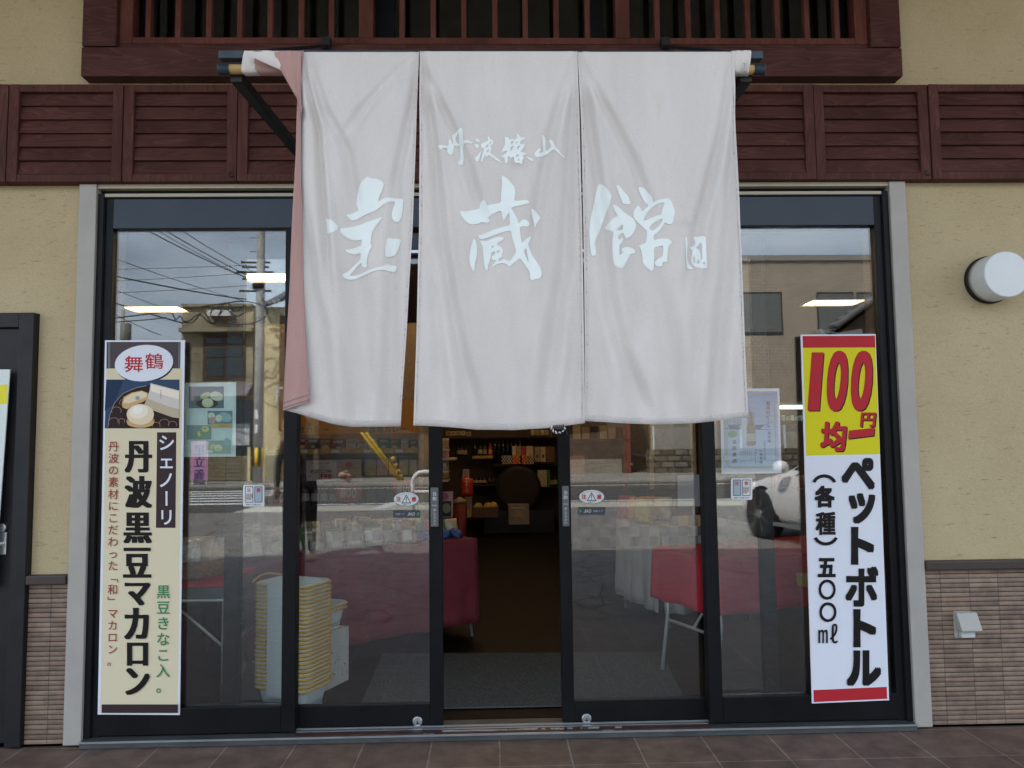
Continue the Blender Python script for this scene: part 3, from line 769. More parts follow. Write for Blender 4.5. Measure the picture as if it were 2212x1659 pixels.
nor = thing('shop_curtain', 'faded pale mauve three panel shop curtain with brush lettering hung over the entrance', 'curtain', (0, YN, bz1))
PAN = [
    ([(646, 112), (648, 230), (645, 340), (630, 600), (612, 890)], [(905, 112), (900, 300), (893, 500), (880, 720), (865, 922)], [(610, 885), (640, 892), (680, 905), (720, 916), (760, 922), (866, 921)]),
    ([(907, 112), (908, 300), (907, 500), (902, 720), (894, 921)], [(1247, 112), (1251, 330), (1255, 500), (1259, 720), (1263, 918)], [(894, 919), (960, 922), (1030, 928), (1110, 929), (1180, 925), (1263, 914)]),
    ([(1248, 112), (1254, 300), (1258, 500), (1261, 720), (1263, 912)], [(1585, 112), (1588, 300), (1593, 480), (1605, 700), (1618, 903)], [(1262, 909), (1330, 914), (1420, 917), (1500, 914), (1570, 907), (1620, 901)]),
]
pobj = []
for i, (L, R, bt) in enumerate(PAN):
    m = MB(); NU, NV = 90, 170
    lift = (.0, .004, .001)[i]
    m.cur = 0; m.grid(lambda u, v: cloth_at(*panel_px(L, R, bt, u, v), lift=lift), NU, NV)
    m.cur = 1; m.grid(lambda u, v: cloth_at(*panel_px(L, R, bt, u, v), lift=lift - .0022), NU, NV)
    p = m.build('panel', [CLOTH, PINK], nor, weld=None)
    pobj.append((p, L, R, bt, lift))
    # hem with overcast stitching
    hm = MB()
    hm.grid(lambda u, v: cloth_at(*panel_px(L, R, bt, u, .9855 + .0145 * v), lift=lift + .0025 + .0012 * math.sin(PI * v)), NU, 4)
    hm.grid(lambda u, v: cloth_at(*(lambda x, y: (x, y))(*panel_px(L, R, bt, .988 + .012 * u, v)), lift=lift + .0022), 2, NV)
    hm.grid(lambda u, v: cloth_at(*panel_px(L, R, bt, .012 * u, v), lift=lift + .0022), 2, NV)
    st = hm
    n = 84
    for k in range(n):
        st.cur = 1
        u = (k + .5) / n
        a = cloth_at(*panel_px(L, R, bt, u, .983), lift=lift + .0045); c = cloth_at(*panel_px(L, R, bt, min(1, u + .006), 1.0), lift=lift + .0050)
        st.tube([a, (a + c) / 2 + Vector((0, -.0012, 0)), c], .0009, 5)
    for side, ue in ((0, .985), (1, .015)):
        for k in range(70):
            if rnd.random() < .3: continue
            st.cur = 2 if rnd.random() < .3 else 1
            v = .1 + .88 * k / 70
            a = cloth_at(*panel_px(L, R, bt, ue, v), lift=lift + .0035); c = cloth_at(*panel_px(L, R, bt, ue, v + .006), lift=lift + .0035)
            st.tube([a, c], .0007, 4)
    st.build('hem', [CLOTH, THREAD, THREADP], p, weld=None)
# left margin turned over to the front, showing the pink back
FL = [(600, 112), (640, 340), (630, 600), (611.5, 886)]
FL = [(645, 112), (642, 230), (640, 345), (630, 600), (611, 886)]
FR = [(657, 112), (654, 230), (652.5, 345), (661, 620), (673, 866)]
m = MB()
def flap(u, v, ex=0.0):
    py0 = 112.5 + v * 775
    xl_, xr_ = pl(FL, py0), pl(FR, py0)
    px = xl_ * (1 - u) + xr_ * u; py = py0 - u * 20 * v
    roll = math.sqrt(max(0, 1 - (1 - min(1, u * 3)) ** 2))
    return cloth_at(px, py, lift=.004 + .010 * roll * (.4 + .6 * v) + ex + .003 * math.sin(v * 9))
m.cur = 0; m.grid(lambda u, v: flap(u, v), 16, 120); m.cur = 1; m.grid(lambda u, v: flap(u, v, -.0022), 16, 120)
fp = m.build('turned_edge', [PINK, CLOTH], nor, weld=None)
st = MB()
st.tube([flap(.93, k / 60, .002) for k in range(61)], .0010, 5); st.tube([flap(k / 12, .978, .002) for k in range(13)], .0012, 5); st.tube([flap(k / 12, .992, .002) for k in range(13)], .0012, 5)
st.build('hem_stitching', THREADP, fp)
# twisted wrapping round bar and pole at both ends
def wrapmesh(x0, x1, fm, flip, topz=bz1 + .001, botz=pz - .0165):
    """a sleeve of cloth wound round bar and pole; fm(t, side) picks the colour"""
    m = MB(); n = 40; k = 28; cy = -1.303
    ring = []
    hz_ = (topz - botz) / 2; cz = (topz + botz) / 2
    vs = []
    for i in range(n + 1):
        t = i / n; x = x0 + (x1 - x0) * t
        for j in range(k):
            a = 2 * PI * j / k
            cyy = math.copysign(abs(math.cos(a)) ** .55, math.cos(a)); czz = math.copysign(abs(math.sin(a)) ** .75, math.sin(a))
            tw = 1 + .05 * math.sin(a * 3 + t * 13) + .03 * math.sin(a * 5 - t * 23)
            vs.append((x + .004 * math.sin(a * 2), cy - cyy * .021 * tw, cz + czz * hz_ * (1 - .04 * t * flip)))
    fs = []; mi = []
    for i in range(n):
        for j in range(k):
            j2 = (j + 1) % k
            fs.append((i * k + j, i * k + j2, (i + 1) * k + j2, (i + 1) * k + j))
            a = 2 * PI * (j + .5) / k
            mi.append(fm((i + .5) / n, math.sin(a)))
    m.smooth = True
    for f, c in zip(fs, mi):
        pass
    b0 = len(m.v); m.v += [Vector(q) for q in vs]
    for f, c in zip(fs, mi): m.f.append([b0 + q for q in f]); m.m.append(c); m.sm.append(True)
    return m
xa, xb = at(523, 140, -1.325).x, at(640, 140, -1.325).x
def fml(t, s):
    h = (1 - s) / 2                                      # 0 top, 1 bottom
    if t < .16 + .12 * h: return 0
    d = .16 + (h ** .8) * .62
    if t < d + .02: return 1
    if t < .60 + .36 * h: return 0
    return 1
wr = wrapmesh(xa, xb, fml, 1).build('twisted_wrap', [CLOTH, PINK], nor, weld=True)
# a loose fold crossing the wound end
q = MB()
def loose(u, v):
    a = at(531 + 100 * v ** .9, 113 + 48 * v ** .75, -1.348); c = at(592 + 38 * v, 112.5 + 46 * v ** 1.3, -1.348)
    p = a * (1 - u) + c * u; p.y -= .006 * math.sin(PI * u) * math.sin(PI * min(1, v + .12)); return p
q.cur = 0; q.grid(loose, 10, 24); q.build('loose_fold', [CLOTH], nor, weld=None)
q = MB()
def loosep(u, v):
    a = at(592 + 62 * v ** 1.25, 112.5 + 120 * v, -1.352); c = at(650 + 2 * v, 112.5 + 150 * v, -1.343)
    p = a * (1 - u) + c * u; p.y -= .008 * math.sin(PI * u) - .004 * math.sin(u * 17 + v * 3) * .4; return p
q.grid(loosep, 14, 30); q.build('loose_fold', [PINK], nor, weld=None)
xa, xb = at(1578, 140, -1.325).x, at(1622, 140, -1.325).x
wrapmesh(xa, xb, lambda t, s: 0, -1).build('twisted_wrap', [CLOTH, PINK], nor, weld=True)
q = MB()
for k in range(3): 
    x = at(1606 + 4 * k, 150, -1.325).x; q.tube([(x, -1.326 + .002 * math.cos(t * .6), pz - .016 + .028 * t / 8) for t in range(9)], .0016, 6)
q.build('gathering', CLOTH, nor)
# the torn hem with its loop of twisted yarn
q = MB(); lp = []
for t in range(25):
    a = PI * t / 24; px, py = 1206 - 15 * math.cos(a), 922 + 13 * math.sin(a); lp.append(cloth_at(px, py, .012))
q.cur = 0
q.tube([p + Vector((.0022 * math.cos(i * 1.5), -.0022 * math.sin(i * 1.5), .0022 * math.cos(i * 1.5))) for i, p in enumerate(lp)], .0019, 6)
q.cur = 1
q.tube([p + Vector((-.0022 * math.cos(i * 1.5), .0022 * math.sin(i * 1.5), -.0022 * math.cos(i * 1.5))) for i, p in enumerate(lp)], .0016, 6)
for px, dy in ((1188, 20), (1222, 16)): q.tube([cloth_at(px, 925, .01), cloth_at(px + 2, 925 + dy * .6, .012), cloth_at(px + 5, 925 + dy, .01)], .0007, 4)
q.cur = 1; q.grid(lambda u, v: cloth_at(1194 + 26 * u, 918 + 9 * v - 3 * abs(u - .5), .0075), 6, 3)
q.build('torn_loop', [THREAD, mat('dark yarn', (.05, .04, .04), .9)], pobj[1][0])

def lettering(polys, cr, lift, name, parent):
    vs, fs = fill([smooth2([cr(*q) for q in p]) for p in polys])
    bm = bmesh.new(); vv = [bm.verts.new((x, y, 0)) for x, y in vs]
    for f in fs:
        try: bm.faces.new([vv[i] for i in f])
        except ValueError: pass
    for _ in range(8):
        es = [e for e in bm.edges if e.calc_length() > 7]
        if not es: break
        bmesh.ops.subdivide_edges(bm, edges=es, cuts=1); bmesh.ops.triangulate(bm, faces=bm.faces)
    bm.verts.ensure_lookup_table()
    for v in bm.verts: v.co = cloth_at(v.co.x, v.co.y, lift)
    me = bpy.data.meshes.new(name); bm.to_mesh(me); bm.free(); me.materials.append(INKW)
    for p in me.polygons: p.use_smooth = True
    o = bpy.data.objects.new(name, me); COL.objects.link(o); o.parent = parent; o.matrix_parent_inverse = root_inv(parent)
    return o
c1 = crop(780, 420, 300 / 1659); c2 = crop(1120, 430, 280 / 1659); c3 = crop(1460, 440, 320 / 2042); c4 = crop(1060, 300, 380 / 2212)
def P(s): return [tuple(float(t) for t in q.split(',')) for q in s.split()]
HOU = [P('790,145 760,160 700,220 660,300 632,390 622,470 620,525 650,590 655,598 600,630 540,662 485,662 500,690 540,735 575,748 620,735 720,690 850,635 930,590 980,545 1050,505 1110,480 1150,478 1150,500 1140,540 1112,620 1105,680 1125,735 1160,765 1200,775 1235,750 1258,700 1270,620 1278,540 1278,490 1255,462 1200,440 1110,430 1040,438 970,465 932,488 930,470 945,410 985,330 1008,262 1000,230 960,195 900,172 820,165'),
 P('198,706 215,820 225,910 245,938 285,940 340,905 372,865 376,835 345,790 300,760 240,735'),
 P('410,850 398,872 405,905 440,945 510,985 580,1015 640,1020 702,1012 700,1050 690,1098 640,1105 560,1125 500,1140 465,1137 480,1165 530,1190 590,1205 630,1203 685,1190 682,1270 640,1310 560,1380 510,1440 450,1480 440,1505 455,1535 500,1555 560,1552 650,1525 800,1475 900,1445 1000,1430 1060,1435 1130,1452 1165,1440 1180,1400 1172,1362 1120,1355 1060,1345 1020,1362 960,1390 860,1418 770,1445 650,1480 570,1498 525,1500 540,1470 600,1400 660,1345 690,1325 692,1350 710,1380 755,1400 775,1385 775,1320 790,1230 812,1160 845,1105 838,1085 825,1080 832,1000 840,915 880,850 930,780 995,698 930,715 800,765 680,805 560,830 460,842'),
 P('1055,988 1035,1020 1040,1040 1028,1090 1022,1150 1028,1200 1020,1245 1080,1245 1140,1225 1190,1180 1220,1120 1240,1070 1248,1022 1200,1005 1130,985 1085,982')]
ZOU = [P('788,95 830,105 880,145 930,195 970,240 992,290 995,340 985,410 978,465 1050,458 1130,450 1175,458 1203,488 1180,505 1100,525 1020,540 960,555 930,575 950,600 975,640 1010,700 1030,740 1040,790 1070,770 1090,745 1135,733 1175,755 1208,782 1200,815 1175,845 1150,838 1110,838 1058,852 1065,920 1075,1000 1085,1090 1110,1065 1140,1040 1142,1020 1170,1010 1200,980 1220,965 1220,1000 1200,1055 1182,1090 1195,1130 1215,1190 1240,1250 1280,1310 1330,1380 1365,1450 1385,1520 1380,1560 1355,1600 1300,1605 1270,1620 1235,1628 1212,1610 1210,1530 1190,1480 1150,1430 1100,1360 1058,1305 1020,1340 960,1390 915,1430 885,1425 850,1390 800,1385 740,1395 690,1420 675,1442 660,1425 665,1410 690,1380 712,1350 700,1338 655,1335 643,1310 650,1275 690,1265 700,1215 665,1220 640,1230 640,1290 620,1350 595,1420 588,1478 570,1482 548,1450 535,1370 525,1260 518,1150 500,1100 475,1055 500,1050 570,1062 640,1030 720,1000 780,1000 820,1010 822,1030 800,1050 750,1080 722,1102 745,1130 790,1155 815,1190 812,1225 795,1255 805,1285 780,1305 752,1320 740,1355 790,1352 810,1325 850,1330 915,1355 950,1300 1010,1215 985,1130 960,1050 940,970 930,900 860,918 760,950 650,990 560,1020 500,1032 470,1015 440,965 490,962 580,930 700,885 820,850 915,825 908,740 908,625 870,680 822,768 805,720 790,615 730,632 650,675 590,722 615,745 612,775 590,797 560,790 510,770 430,805 370,810 320,805 260,760 185,655 183,600 230,615 300,610 380,590 468,570 470,520 490,475 535,445 558,475 575,540 650,522 785,500 782,400 790,300 800,200'),
 P('645,1135 680,1125 680,1148 645,1162'), P('722,1212 778,1192 740,1238 722,1242'), P('1118,1200 1155,1150 1165,1230 1195,1370 1160,1310 1120,1220'),
 P('380,1012 410,1040 428,1100 435,1180 430,1260 405,1360 398,1400 393,1480 375,1480 345,1430 322,1360 318,1290 330,1190 352,1100'),
 P('1228,568 1270,580 1320,630 1362,690 1362,710 1305,790 1280,855 1272,790 1250,720 1228,640')]
KAN = [P('225,145 260,150 300,190 340,235 380,300 415,350 408,400 385,500 340,620 300,740 260,850 210,960 160,1060 150,1110 165,1190 178,1260 160,1310 140,1300 120,1322 108,1300 95,1290 80,1180 70,1050 66,900 80,740 115,600 145,460 180,290'),
 P('525,168 560,200 620,275 690,345 710,400 732,450 715,478 660,480 600,470 585,420 545,330 505,230 497,200'),
 P('430,510 460,495 500,505 560,550 610,600 680,640 760,690 805,750 822,830 790,900 740,980 660,1028 630,990 605,930 560,960 520,1000 525,1050 560,1040 598,1005 600,1050 580,1100 545,1130 543,1200 540,1310 570,1280 600,1240 575,1210 590,1180 660,1155 720,1160 780,1180 808,1220 795,1255 750,1262 720,1270 690,1340 640,1420 610,1480 580,1505 530,1500 460,1450 445,1380 435,1250 432,1080 445,960 440,932 390,910 320,862 335,830 400,760 470,700 520,670 490,630 450,570'),
 P('480,915 540,850 606,795 600,898 540,900'),
 P('852,205 880,190 930,195 965,220 1000,280 1050,340 1075,385 1082,455 1140,425 1210,405 1270,395 1305,382 1345,410 1380,455 1390,500 1415,560 1424,620 1410,690 1390,770 1365,805 1310,808 1260,770 1235,830 1170,920 1095,972 1092,1050 1180,1030 1260,1025 1320,1035 1382,1088 1350,1125 1320,1150 1310,1250 1300,1350 1300,1395 1250,1400 1230,1410 1230,1465 1150,1470 1115,1450 1105,1400 1150,1350 1225,1310 1235,1220 1240,1135 1170,1150 1098,1170 1100,1300 1100,1490 1060,1545 1020,1510 920,1420 915,1300 895,1190 862,1135 910,1105 970,1095 985,980 985,890 970,880 890,810 770,690 775,600 795,550 848,490 890,545 915,595 960,545 1025,490 980,460 920,380 870,280'),
 P('935,745 945,690 1000,600 1080,520 1180,470 1265,455 1240,520 1205,620 1212,650 1130,665 1030,700'), P('1018,850 1080,790 1160,735 1235,712 1210,780 1150,850 1070,905'),
 P('1575,1015 1600,1012 1615,1110 1605,1250 1620,1370 1670,1450 1735,1500 1610,1512 1590,1300'),
 P('1718,990 1830,988 1900,1000 1905,1150 1925,1400 1930,1500 1850,1515 1760,1490 1700,1420 1690,1320 1710,1250 1690,1200 1645,1165 1740,1140 1760,1085'),
 P('1755,1165 1800,1140 1815,1100 1835,1095 1850,1140 1845,1250 1842,1370 1825,1370 1818,1250 1790,1185'), P('1720,1310 1742,1298 1748,1415 1728,1405'), P('1772,1385 1800,1375 1806,1428 1778,1428'), P('1850,1415 1890,1425 1870,1450')]
TAN = [P('515,158 545,155 565,175 570,330 620,335 690,350 712,368 690,382 640,372 575,375 572,500 580,560 572,660 550,692 520,690 500,665 502,640 528,610 530,520 525,380 490,400 440,405 435,470 428,520 400,545 370,540 345,510 345,450 300,448 240,478 225,450 198,400 260,412 330,420 362,410 368,330 385,315 405,350 425,390 425,330 402,255 440,220 490,185'), P('455,300 475,250 502,205 510,280 518,360 480,350'),
 P('752,295 790,312 830,348 800,358 765,345'), P('733,378 780,385 812,405 790,440 765,445 745,415'), P('835,475 825,540 800,610 780,658 750,630 745,590 790,540'),
 P('928,275 950,280 962,318 1000,330 1014,360 1000,395 960,420 985,440 985,475 960,510 1010,560 1080,610 1145,665 1100,655 1040,620 980,580 945,550 900,585 885,580 905,530 880,560 850,650 828,640 840,580 865,500 880,450 835,445 830,380 880,360 935,340'), P('895,430 940,385 935,420 905,445'), P('945,380 985,350 975,385'), P('905,500 945,460 950,480 915,515'),
 P('1172,280 1230,290 1240,320 1290,312 1315,330 1350,290 1352,225 1375,245 1400,285 1465,285 1460,310 1410,330 1390,380 1440,385 1468,385 1440,450 1400,500 1460,510 1520,520 1470,535 1440,545 1440,570 1460,580 1430,610 1425,685 1370,660 1325,665 1300,610 1310,570 1250,600 1235,560 1215,580 1215,660 1190,675 1170,650 1175,590 1115,580 1140,555 1200,520 1210,480 1150,500 1118,515 1140,470 1180,380'), P('1262,352 1305,340 1285,385 1268,395'), P('1332,560 1370,530 1375,555 1345,575'), P('1352,622 1382,600 1382,628'), P('1255,430 1310,410 1280,470 1255,490'), P('1330,360 1360,345 1340,385'), P('1360,420 1400,405 1370,450 1345,470'),
 P('1480,570 1540,580 1590,610 1580,632 1540,620'),
 P('1718,245 1745,260 1768,310 1768,420 1765,465 1855,410 1835,350 1815,310 1835,290 1870,320 1890,380 1910,440 1980,520 2048,578 2030,590 1990,560 1930,510 1880,455 1820,490 1750,530 1690,570 1640,583 1605,560 1600,520 1640,470 1670,440 1700,450 1680,490 1660,520 1690,510 1730,485 1720,400 1716,300')]
lettering(HOU, c1, .0018, 'brush_lettering', pobj[0][0])
lettering(ZOU, c2, .0058, 'brush_lettering', pobj[1][0])
lettering(TAN, c4, .0058, 'brush_lettering', pobj[1][0])
lettering(KAN, c3, .0028, 'brush_lettering', pobj[2][0])

# ---------------------------------------------------------------- posters and stickers on the glass
def ink(n, c, **k): return mat('ink ' + n, c, k.get('rough', .5), k.get('spec', .14))
I_CREAM = ink('cream', (.69, .61, .42)); I_WHITE = ink('white', (.72, .74, .80)); I_BLACK = ink('black', (.014, .012, .012)); I_RED = ink('red', (.46, .025, .035))
I_YEL = ink('yellow', (.68, .62, .015)); I_DRED = ink('brown red', (.30, .05, .045)); I_GRN = ink('green', (.05, .22, .09)); I_DBRN = ink('dark brown', (.045, .028, .030))
I_GREY = ink('grey', (.30, .31, .33)); I_BLUE = ink('slate blue', (.035, .065, .12)); I_PLATE = ink('plate brown', (.030, .016, .014)); I_BAG = ink('bag paper', (.62, .57, .52)); I_BAG2 = ink('bag paper shade', (.50, .42, .29))
I_BISC = ink('biscuit', (.58, .38, .17)); I_BISC2 = ink('biscuit light', (.74, .62, .42)); I_BISC3 = ink('biscuit pale', (.82, .74, .60)); I_RIM = ink('biscuit rim', (.45, .24, .10)); I_PINKL = ink('plate pattern', (.36, .20, .17))

def board(name, label, cat, q, Y, m, t=.006):
    r = thing(name, label, cat, tuple(at(q[3][0], q[3][1], Y)))
    mb = MB(); mb.prism([at(x, y, Y) for x, y in q], (0, t, 0)); mb.build('board', m, r)
    return r
# tall macaron poster
po = board('poster', 'tall cream poster with macaron photo and white oval on the left side light', 'poster', [(226.8, 735.1), (399, 735.1), (388, 1544.5), (211, 1543.5)], .017, I_WHITE)
pr = Print(.0168)
pr.quad(I_CREAM, [(230, 796), (393.5, 796), (384.5, 1540.5), (216.5, 1540.5)])
pr.quad(ink('dusk', (.075, .062, .064)), [(230.5, 738.5), (390.5, 738.5), (389.5, 796), (229.8, 796)])
for x in (234, 236.5, 386, 388.5): pr.rect(I_GREY, x, 738.5, x + .9, 796)
pr.ell(I_DBRN, 313, 788, 63, 39, -.10); pr.ell(I_WHITE, 311, 784.4, 63.3, 39.2, -.10)
pr.char(I_RED, '舞', 269, 769, 309, 804, .012, fit=True); pr.char(I_RED, '鶴', 313, 763, 353, 797, .012, fit=True)
pr.build('lettering', po)
pc = Print(.0158); k4 = lambda a, b: (.35157 * a, .35157 * b + 535.8)
pc.quad(I_BLUE, [k4(653, 808), k4(1103, 808), k4(1101, 1108), k4(643, 1108)])
pc.quad(ink('slate blue deep', (.018, .035, .075)), [k4(653, 808), k4(760, 808), k4(700, 960), k4(643, 1000)])
pc.poly(I_PLATE, [k4(*p) for p in ((660, 1107), (672, 1020), (700, 950), (755, 890), (840, 855), (920, 842), (1000, 850), (1102, 890), (1101, 1107))])
pc.line(I_GREY, [k4(*p) for p in ((662, 1100), (676, 1020), (704, 950), (758, 892), (840, 857), (900, 846))], 1.1)
for cx_, cy_, r_ in ((715, 1000, 30), (700, 1070, 34), (760, 950, 26), (1010, 1075, 30), (1060, 1085, 26), (745, 1065, 22), (960, 1090, 24)):
    pts = [k4(cx_ + r_ * math.cos(rad(a)), cy_ + r_ * .8 * math.sin(rad(a))) for a in range(150, 391, 24)]; pc.line(I_PINKL, pts, 1.0)
pc.poly(I_BAG2, [k4(*p) for p in ((925, 830), (1102, 876), (1100, 1045), (1060, 1040), (905, 985), (888, 960), (918, 880))])
pc.poly(I_BAG, [k4(*p) for p in ((925, 830), (1102, 876), (1101, 990), (1040, 975), (905, 925), (918, 880))])
pc.poly(I_BISC3, [k4(*p) for p in ((930, 838), (1100, 882), (1100, 930), (925, 880))])
pc.vtext(I_DRED, '丹波黒豆', k4(988, 0)[0], k4(0, 870)[1], k4(0, 925)[1], 4)
pc.poly(I_BISC, [k4(*p) for p in ((748, 960), (760, 915), (810, 888), (870, 876), (908, 890), (912, 920), (880, 945), (820, 965), (780, 990), (755, 980))])
pc.poly(I_BISC2, [k4(*p) for p in ((755, 950), (770, 918), (815, 893), (872, 881), (902, 893), (900, 915), (850, 935), (790, 955))])
pc.ell(I_GREY, *k4(845, 922), 5, 4.2); pc.ell(I_RIM, *k4(864, 1064), 30.5, 14.5); pc.ell(I_BISC, *k4(863, 1075), 29, 10); pc.ell(I_BISC2, *k4(862, 1022), 29.5, 22.5); pc.ell(I_BISC3, *k4(852, 1005), 21, 14.5, -.2); pc.ell(ink('biscuit glow', (.88, .83, .74)), *k4(846, 995), 12, 8, -.2)
pc.build('picture', po)
pr = Print(.0161)
pr.quad(I_DBRN, [(339.3, 933.8), (380.8, 933.8), (379, 1140.2), (336.8, 1140.2)])
pr.vtext(I_WHITE, 'シェノーリ', 359.5, 936, 1137, 38, .012)
B8 = (('丹', 269, 952.4, 328.7, 1021), ('波', 269, 1028, 328.7, 1097.3), ('黒', 266.3, 1107, 328, 1173.6), ('豆', 265.5, 1183, 327, 1248), ('マ', 269, 1258.7, 325, 1308), ('カ', 268, 1313, 321.7, 1381), ('ロ', 274, 1388, 320, 1438), ('ン', 270.7, 1443, 323.5, 1501))
for ch, x0, y0, x1, y1 in B8:
    for dx in (0, 2.6, 5.2): pr.char(I_BLACK, ch, x0 + dx, y0, x1 - 5.2 + dx, y1, .02, fit=True)
pr.vtext(I_DRED, '丹波の素材にこだわった「和」マカロン。', 245.3, 951, 1441, 23.5, .004, shear=-.0055)
pr.vtext(I_GRN, '黒豆きなこ入。', 352.8, 1261, 1500, 31, .008, shear=-.004)
pr.quad(I_DBRN, [(219.7, 1521.7), (384.5, 1521.7), (384.3, 1540), (219.5, 1540)])
pr.build('lettering', po)
# tall price poster on the right
pp = board('poster', 'tall white poster with red 100 on yellow on the right side light', 'poster', [(1729.7, 722.8), (1891.4, 721.4), (1920.6, 1512.6), (1754.3, 1519.6)], .017, I_WHITE)
pr = Print(.0168)
pr.quad(I_RED, [(1733.4, 725.8), (1890, 725), (1891, 750.6), (1734.3, 751.3)])
pr.quad(I_YEL, [(1734.3, 751.3), (1891, 750.6), (1900.5, 981), (1741.4, 984)])
pr.quad(I_RED, [(1757, 1490.8), (1915.5, 1483.7), (1916.6, 1509.5), (1758, 1516.8)])
for m_, dx, dy in ((I_BLACK, 2.2, 2.2), (I_RED, 0, 0)):
    for ch, x0, y0, x1, y1 in (('1', 1749, 761, 1774.5, 887), ('0', 1786.5, 757.3, 1831, 888), ('0', 1838.5, 757.3, 1884, 887.5)): pr.char(m_, ch, x0 + dx, y0 + dy, x1 + dx, y1 + dy, .075, fit=True, slant=.075)
    pr.char(m_, '円', 1859 + dx, 891 + dy, 1891 + dx, 922 + dy, .035, fit=True, slant=.1); pr.char(m_, '均', 1773 + dx, 910 + dy, 1828 + dx, 975 + dy, .04, fit=True, slant=.06)
    pr.poly(m_, [(1834 + dx, 930 + dy), (1889 + dx, 924 + dy), (1887.5 + dx, 941 + dy), (1832 + dx, 948 + dy)])
for ch, x0, y0, x1, y1, bd in (('ペ', 1817.6, 989, 1890, 1058, .05), ('ッ', 1833, 1065, 1891, 1131.4, .06), ('ト', 1838, 1138, 1888.6, 1220, .085), ('ボ', 1826, 1223.6, 1897.8, 1310.7, .045), ('ト', 1843, 1315.7, 1893, 1398.3, .085), ('ル', 1828.5, 1404.6, 1903.7, 1482, .055),
                               ('各', 1759.6, 1049, 1803.5, 1096.6, .05), ('種', 1762, 1105.8, 1805.3, 1156, .034), ('五', 1766.6, 1205.3, 1805.3, 1247, .05), ('〇', 1768.4, 1251.7, 1805.3, 1295.6, .03), ('〇', 1770, 1301, 1807, 1343.8, .03), ('㎖', 1767.7, 1347, 1810, 1390, .006)):
    pr.char(I_BLACK, ch, x0, y0, x1, y1, bd, fit=True)
def arc(cx_, cy_, rx, ry, a0, a1, w): return [(cx_ + (rx + w / 2) * math.cos(rad(a)), cy_ + (ry + w / 2) * math.sin(rad(a))) for a in range(a0, a1 + 1, 10)] + [(cx_ + (rx - w / 2) * math.cos(rad(a)), cy_ + (ry - w / 2) * math.sin(rad(a))) for a in range(a1, a0 - 1, -10)]
pr.poly(I_BLACK, arc(1780.6, 1049, 24, 21, 200, 340, 7)); pr.poly(I_BLACK, arc(1784, 1154, 24, 21, 20, 160, 7))
pr.build('lettering', pp)
TAPE = glass_mat('clear tape', .10, (.78, .80, .80), .25)
tp = Print(.0225)
tp.quad(TAPE, [(1761, 711), (1800, 720), (1862, 710), (1864, 727)]); tp.quad(TAPE, [(1763, 713), (1776, 710), (1790, 728), (1770, 730)])
tp.build('tape', pp)
# small mint poster behind the glass
ps = board('poster', 'small pale mint poster with four biscuit photos beside the tall cream poster', 'poster', [(399.7, 827), (510, 825.4), (509, 986), (397.4, 987)], .075, mat('mint paper', (.56, .71, .65), .5, var=.10, vscale=14), .001)
k7 = lambda a, b: (.15626 * a + 380.2, .15626 * b + 777.7)
pr = Print(.0748)
def pic(x0, y0, x1, y1, bgc, items):
    pr.quad(I_WHITE, [k7(x0 - 6, y0 - 6), k7(x1 + 6, y0 - 6), k7(x1 + 6, y1 + 6), k7(x0 - 6, y1 + 6)])
    pr.quad(bgc, [k7(x0, y0), k7(x1, y0), k7(x1, y1), k7(x0, y1)])
    for c_, x, y, rx, ry, ro in items: pr.ell(c_, *k7(x, y), rx * .15626, ry * .15626, ro, 20)
MB1 = ink('mint dusk', (.10, .17, .19)); MG = ink('mint green', (.22, .34, .10)); MG2 = ink('pale lemon', (.55, .58, .26)); TEA = ink('teal paper', (.28, .46, .46)); PEA = ink('peach', (.50, .34, .24)); PALE = ink('pale shell', (.60, .66, .50))
pic(175, 365, 662, 668, MB1, [(I_PLATE, 430, 600, 155, 64, 0), (MG2, 405, 490, 75, 38, -.4), (PALE, 560, 500, 95, 62, .25), (MG2, 438, 600, 80, 55, 0), (PALE, 436, 575, 74, 46, 0), (I_GREY, 412, 490, 10, 9, 0)])
pic(435, 700, 780, 940, ink('teal dusk', (.13, .24, .25)), [(TEA, 680, 790, 95, 62, .3), (PALE, 490, 770, 50, 45, 0), (PALE, 590, 805, 48, 50, 0), (PEA, 500, 835, 45, 50, 0)])
pr.quad(ink('ochre bar', (.50, .40, .14)), [k7(500, 880), k7(778, 880), k7(778, 938), k7(500, 938)]); pr.htext(I_DBRN, '丹波黒豆入り', k7(590, 0)[0], k7(740, 0)[0], k7(0, 909)[1], 3.6)
pic(150, 900, 490, 1100, ink('sage', (.20, .32, .27)), [(MG, 405, 970, 65, 62, 0), (MG2, 405, 955, 50, 40, 0), (MG, 310, 1030, 38, 50, -.3), (MG2, 318, 1020, 18, 40, -.3), (I_DBRN, 402, 945, 15, 8, 0)])
pic(415, 1110, 760, 1295, ink('sage light', (.30, .42, .34)), [(MG2, 505, 1195, 45, 30, -.5), (PALE, 585, 1215, 55, 48, 0), (MG2, 585, 1240, 52, 24, 0), (PALE, 470, 1265, 45, 20, 0), (TEA, 705, 1130, 45, 55, 0)])
pr.vtext(I_GREY, '丹波の黒豆きなこ', k7(228, 0)[0], k7(0, 375)[1], k7(0, 600)[1], 4.2); pr.vtext(I_GREY, '抹茶', k7(205, 0)[0], k7(0, 930)[1], k7(0, 1000)[1], 4)
pr.build('print', ps)
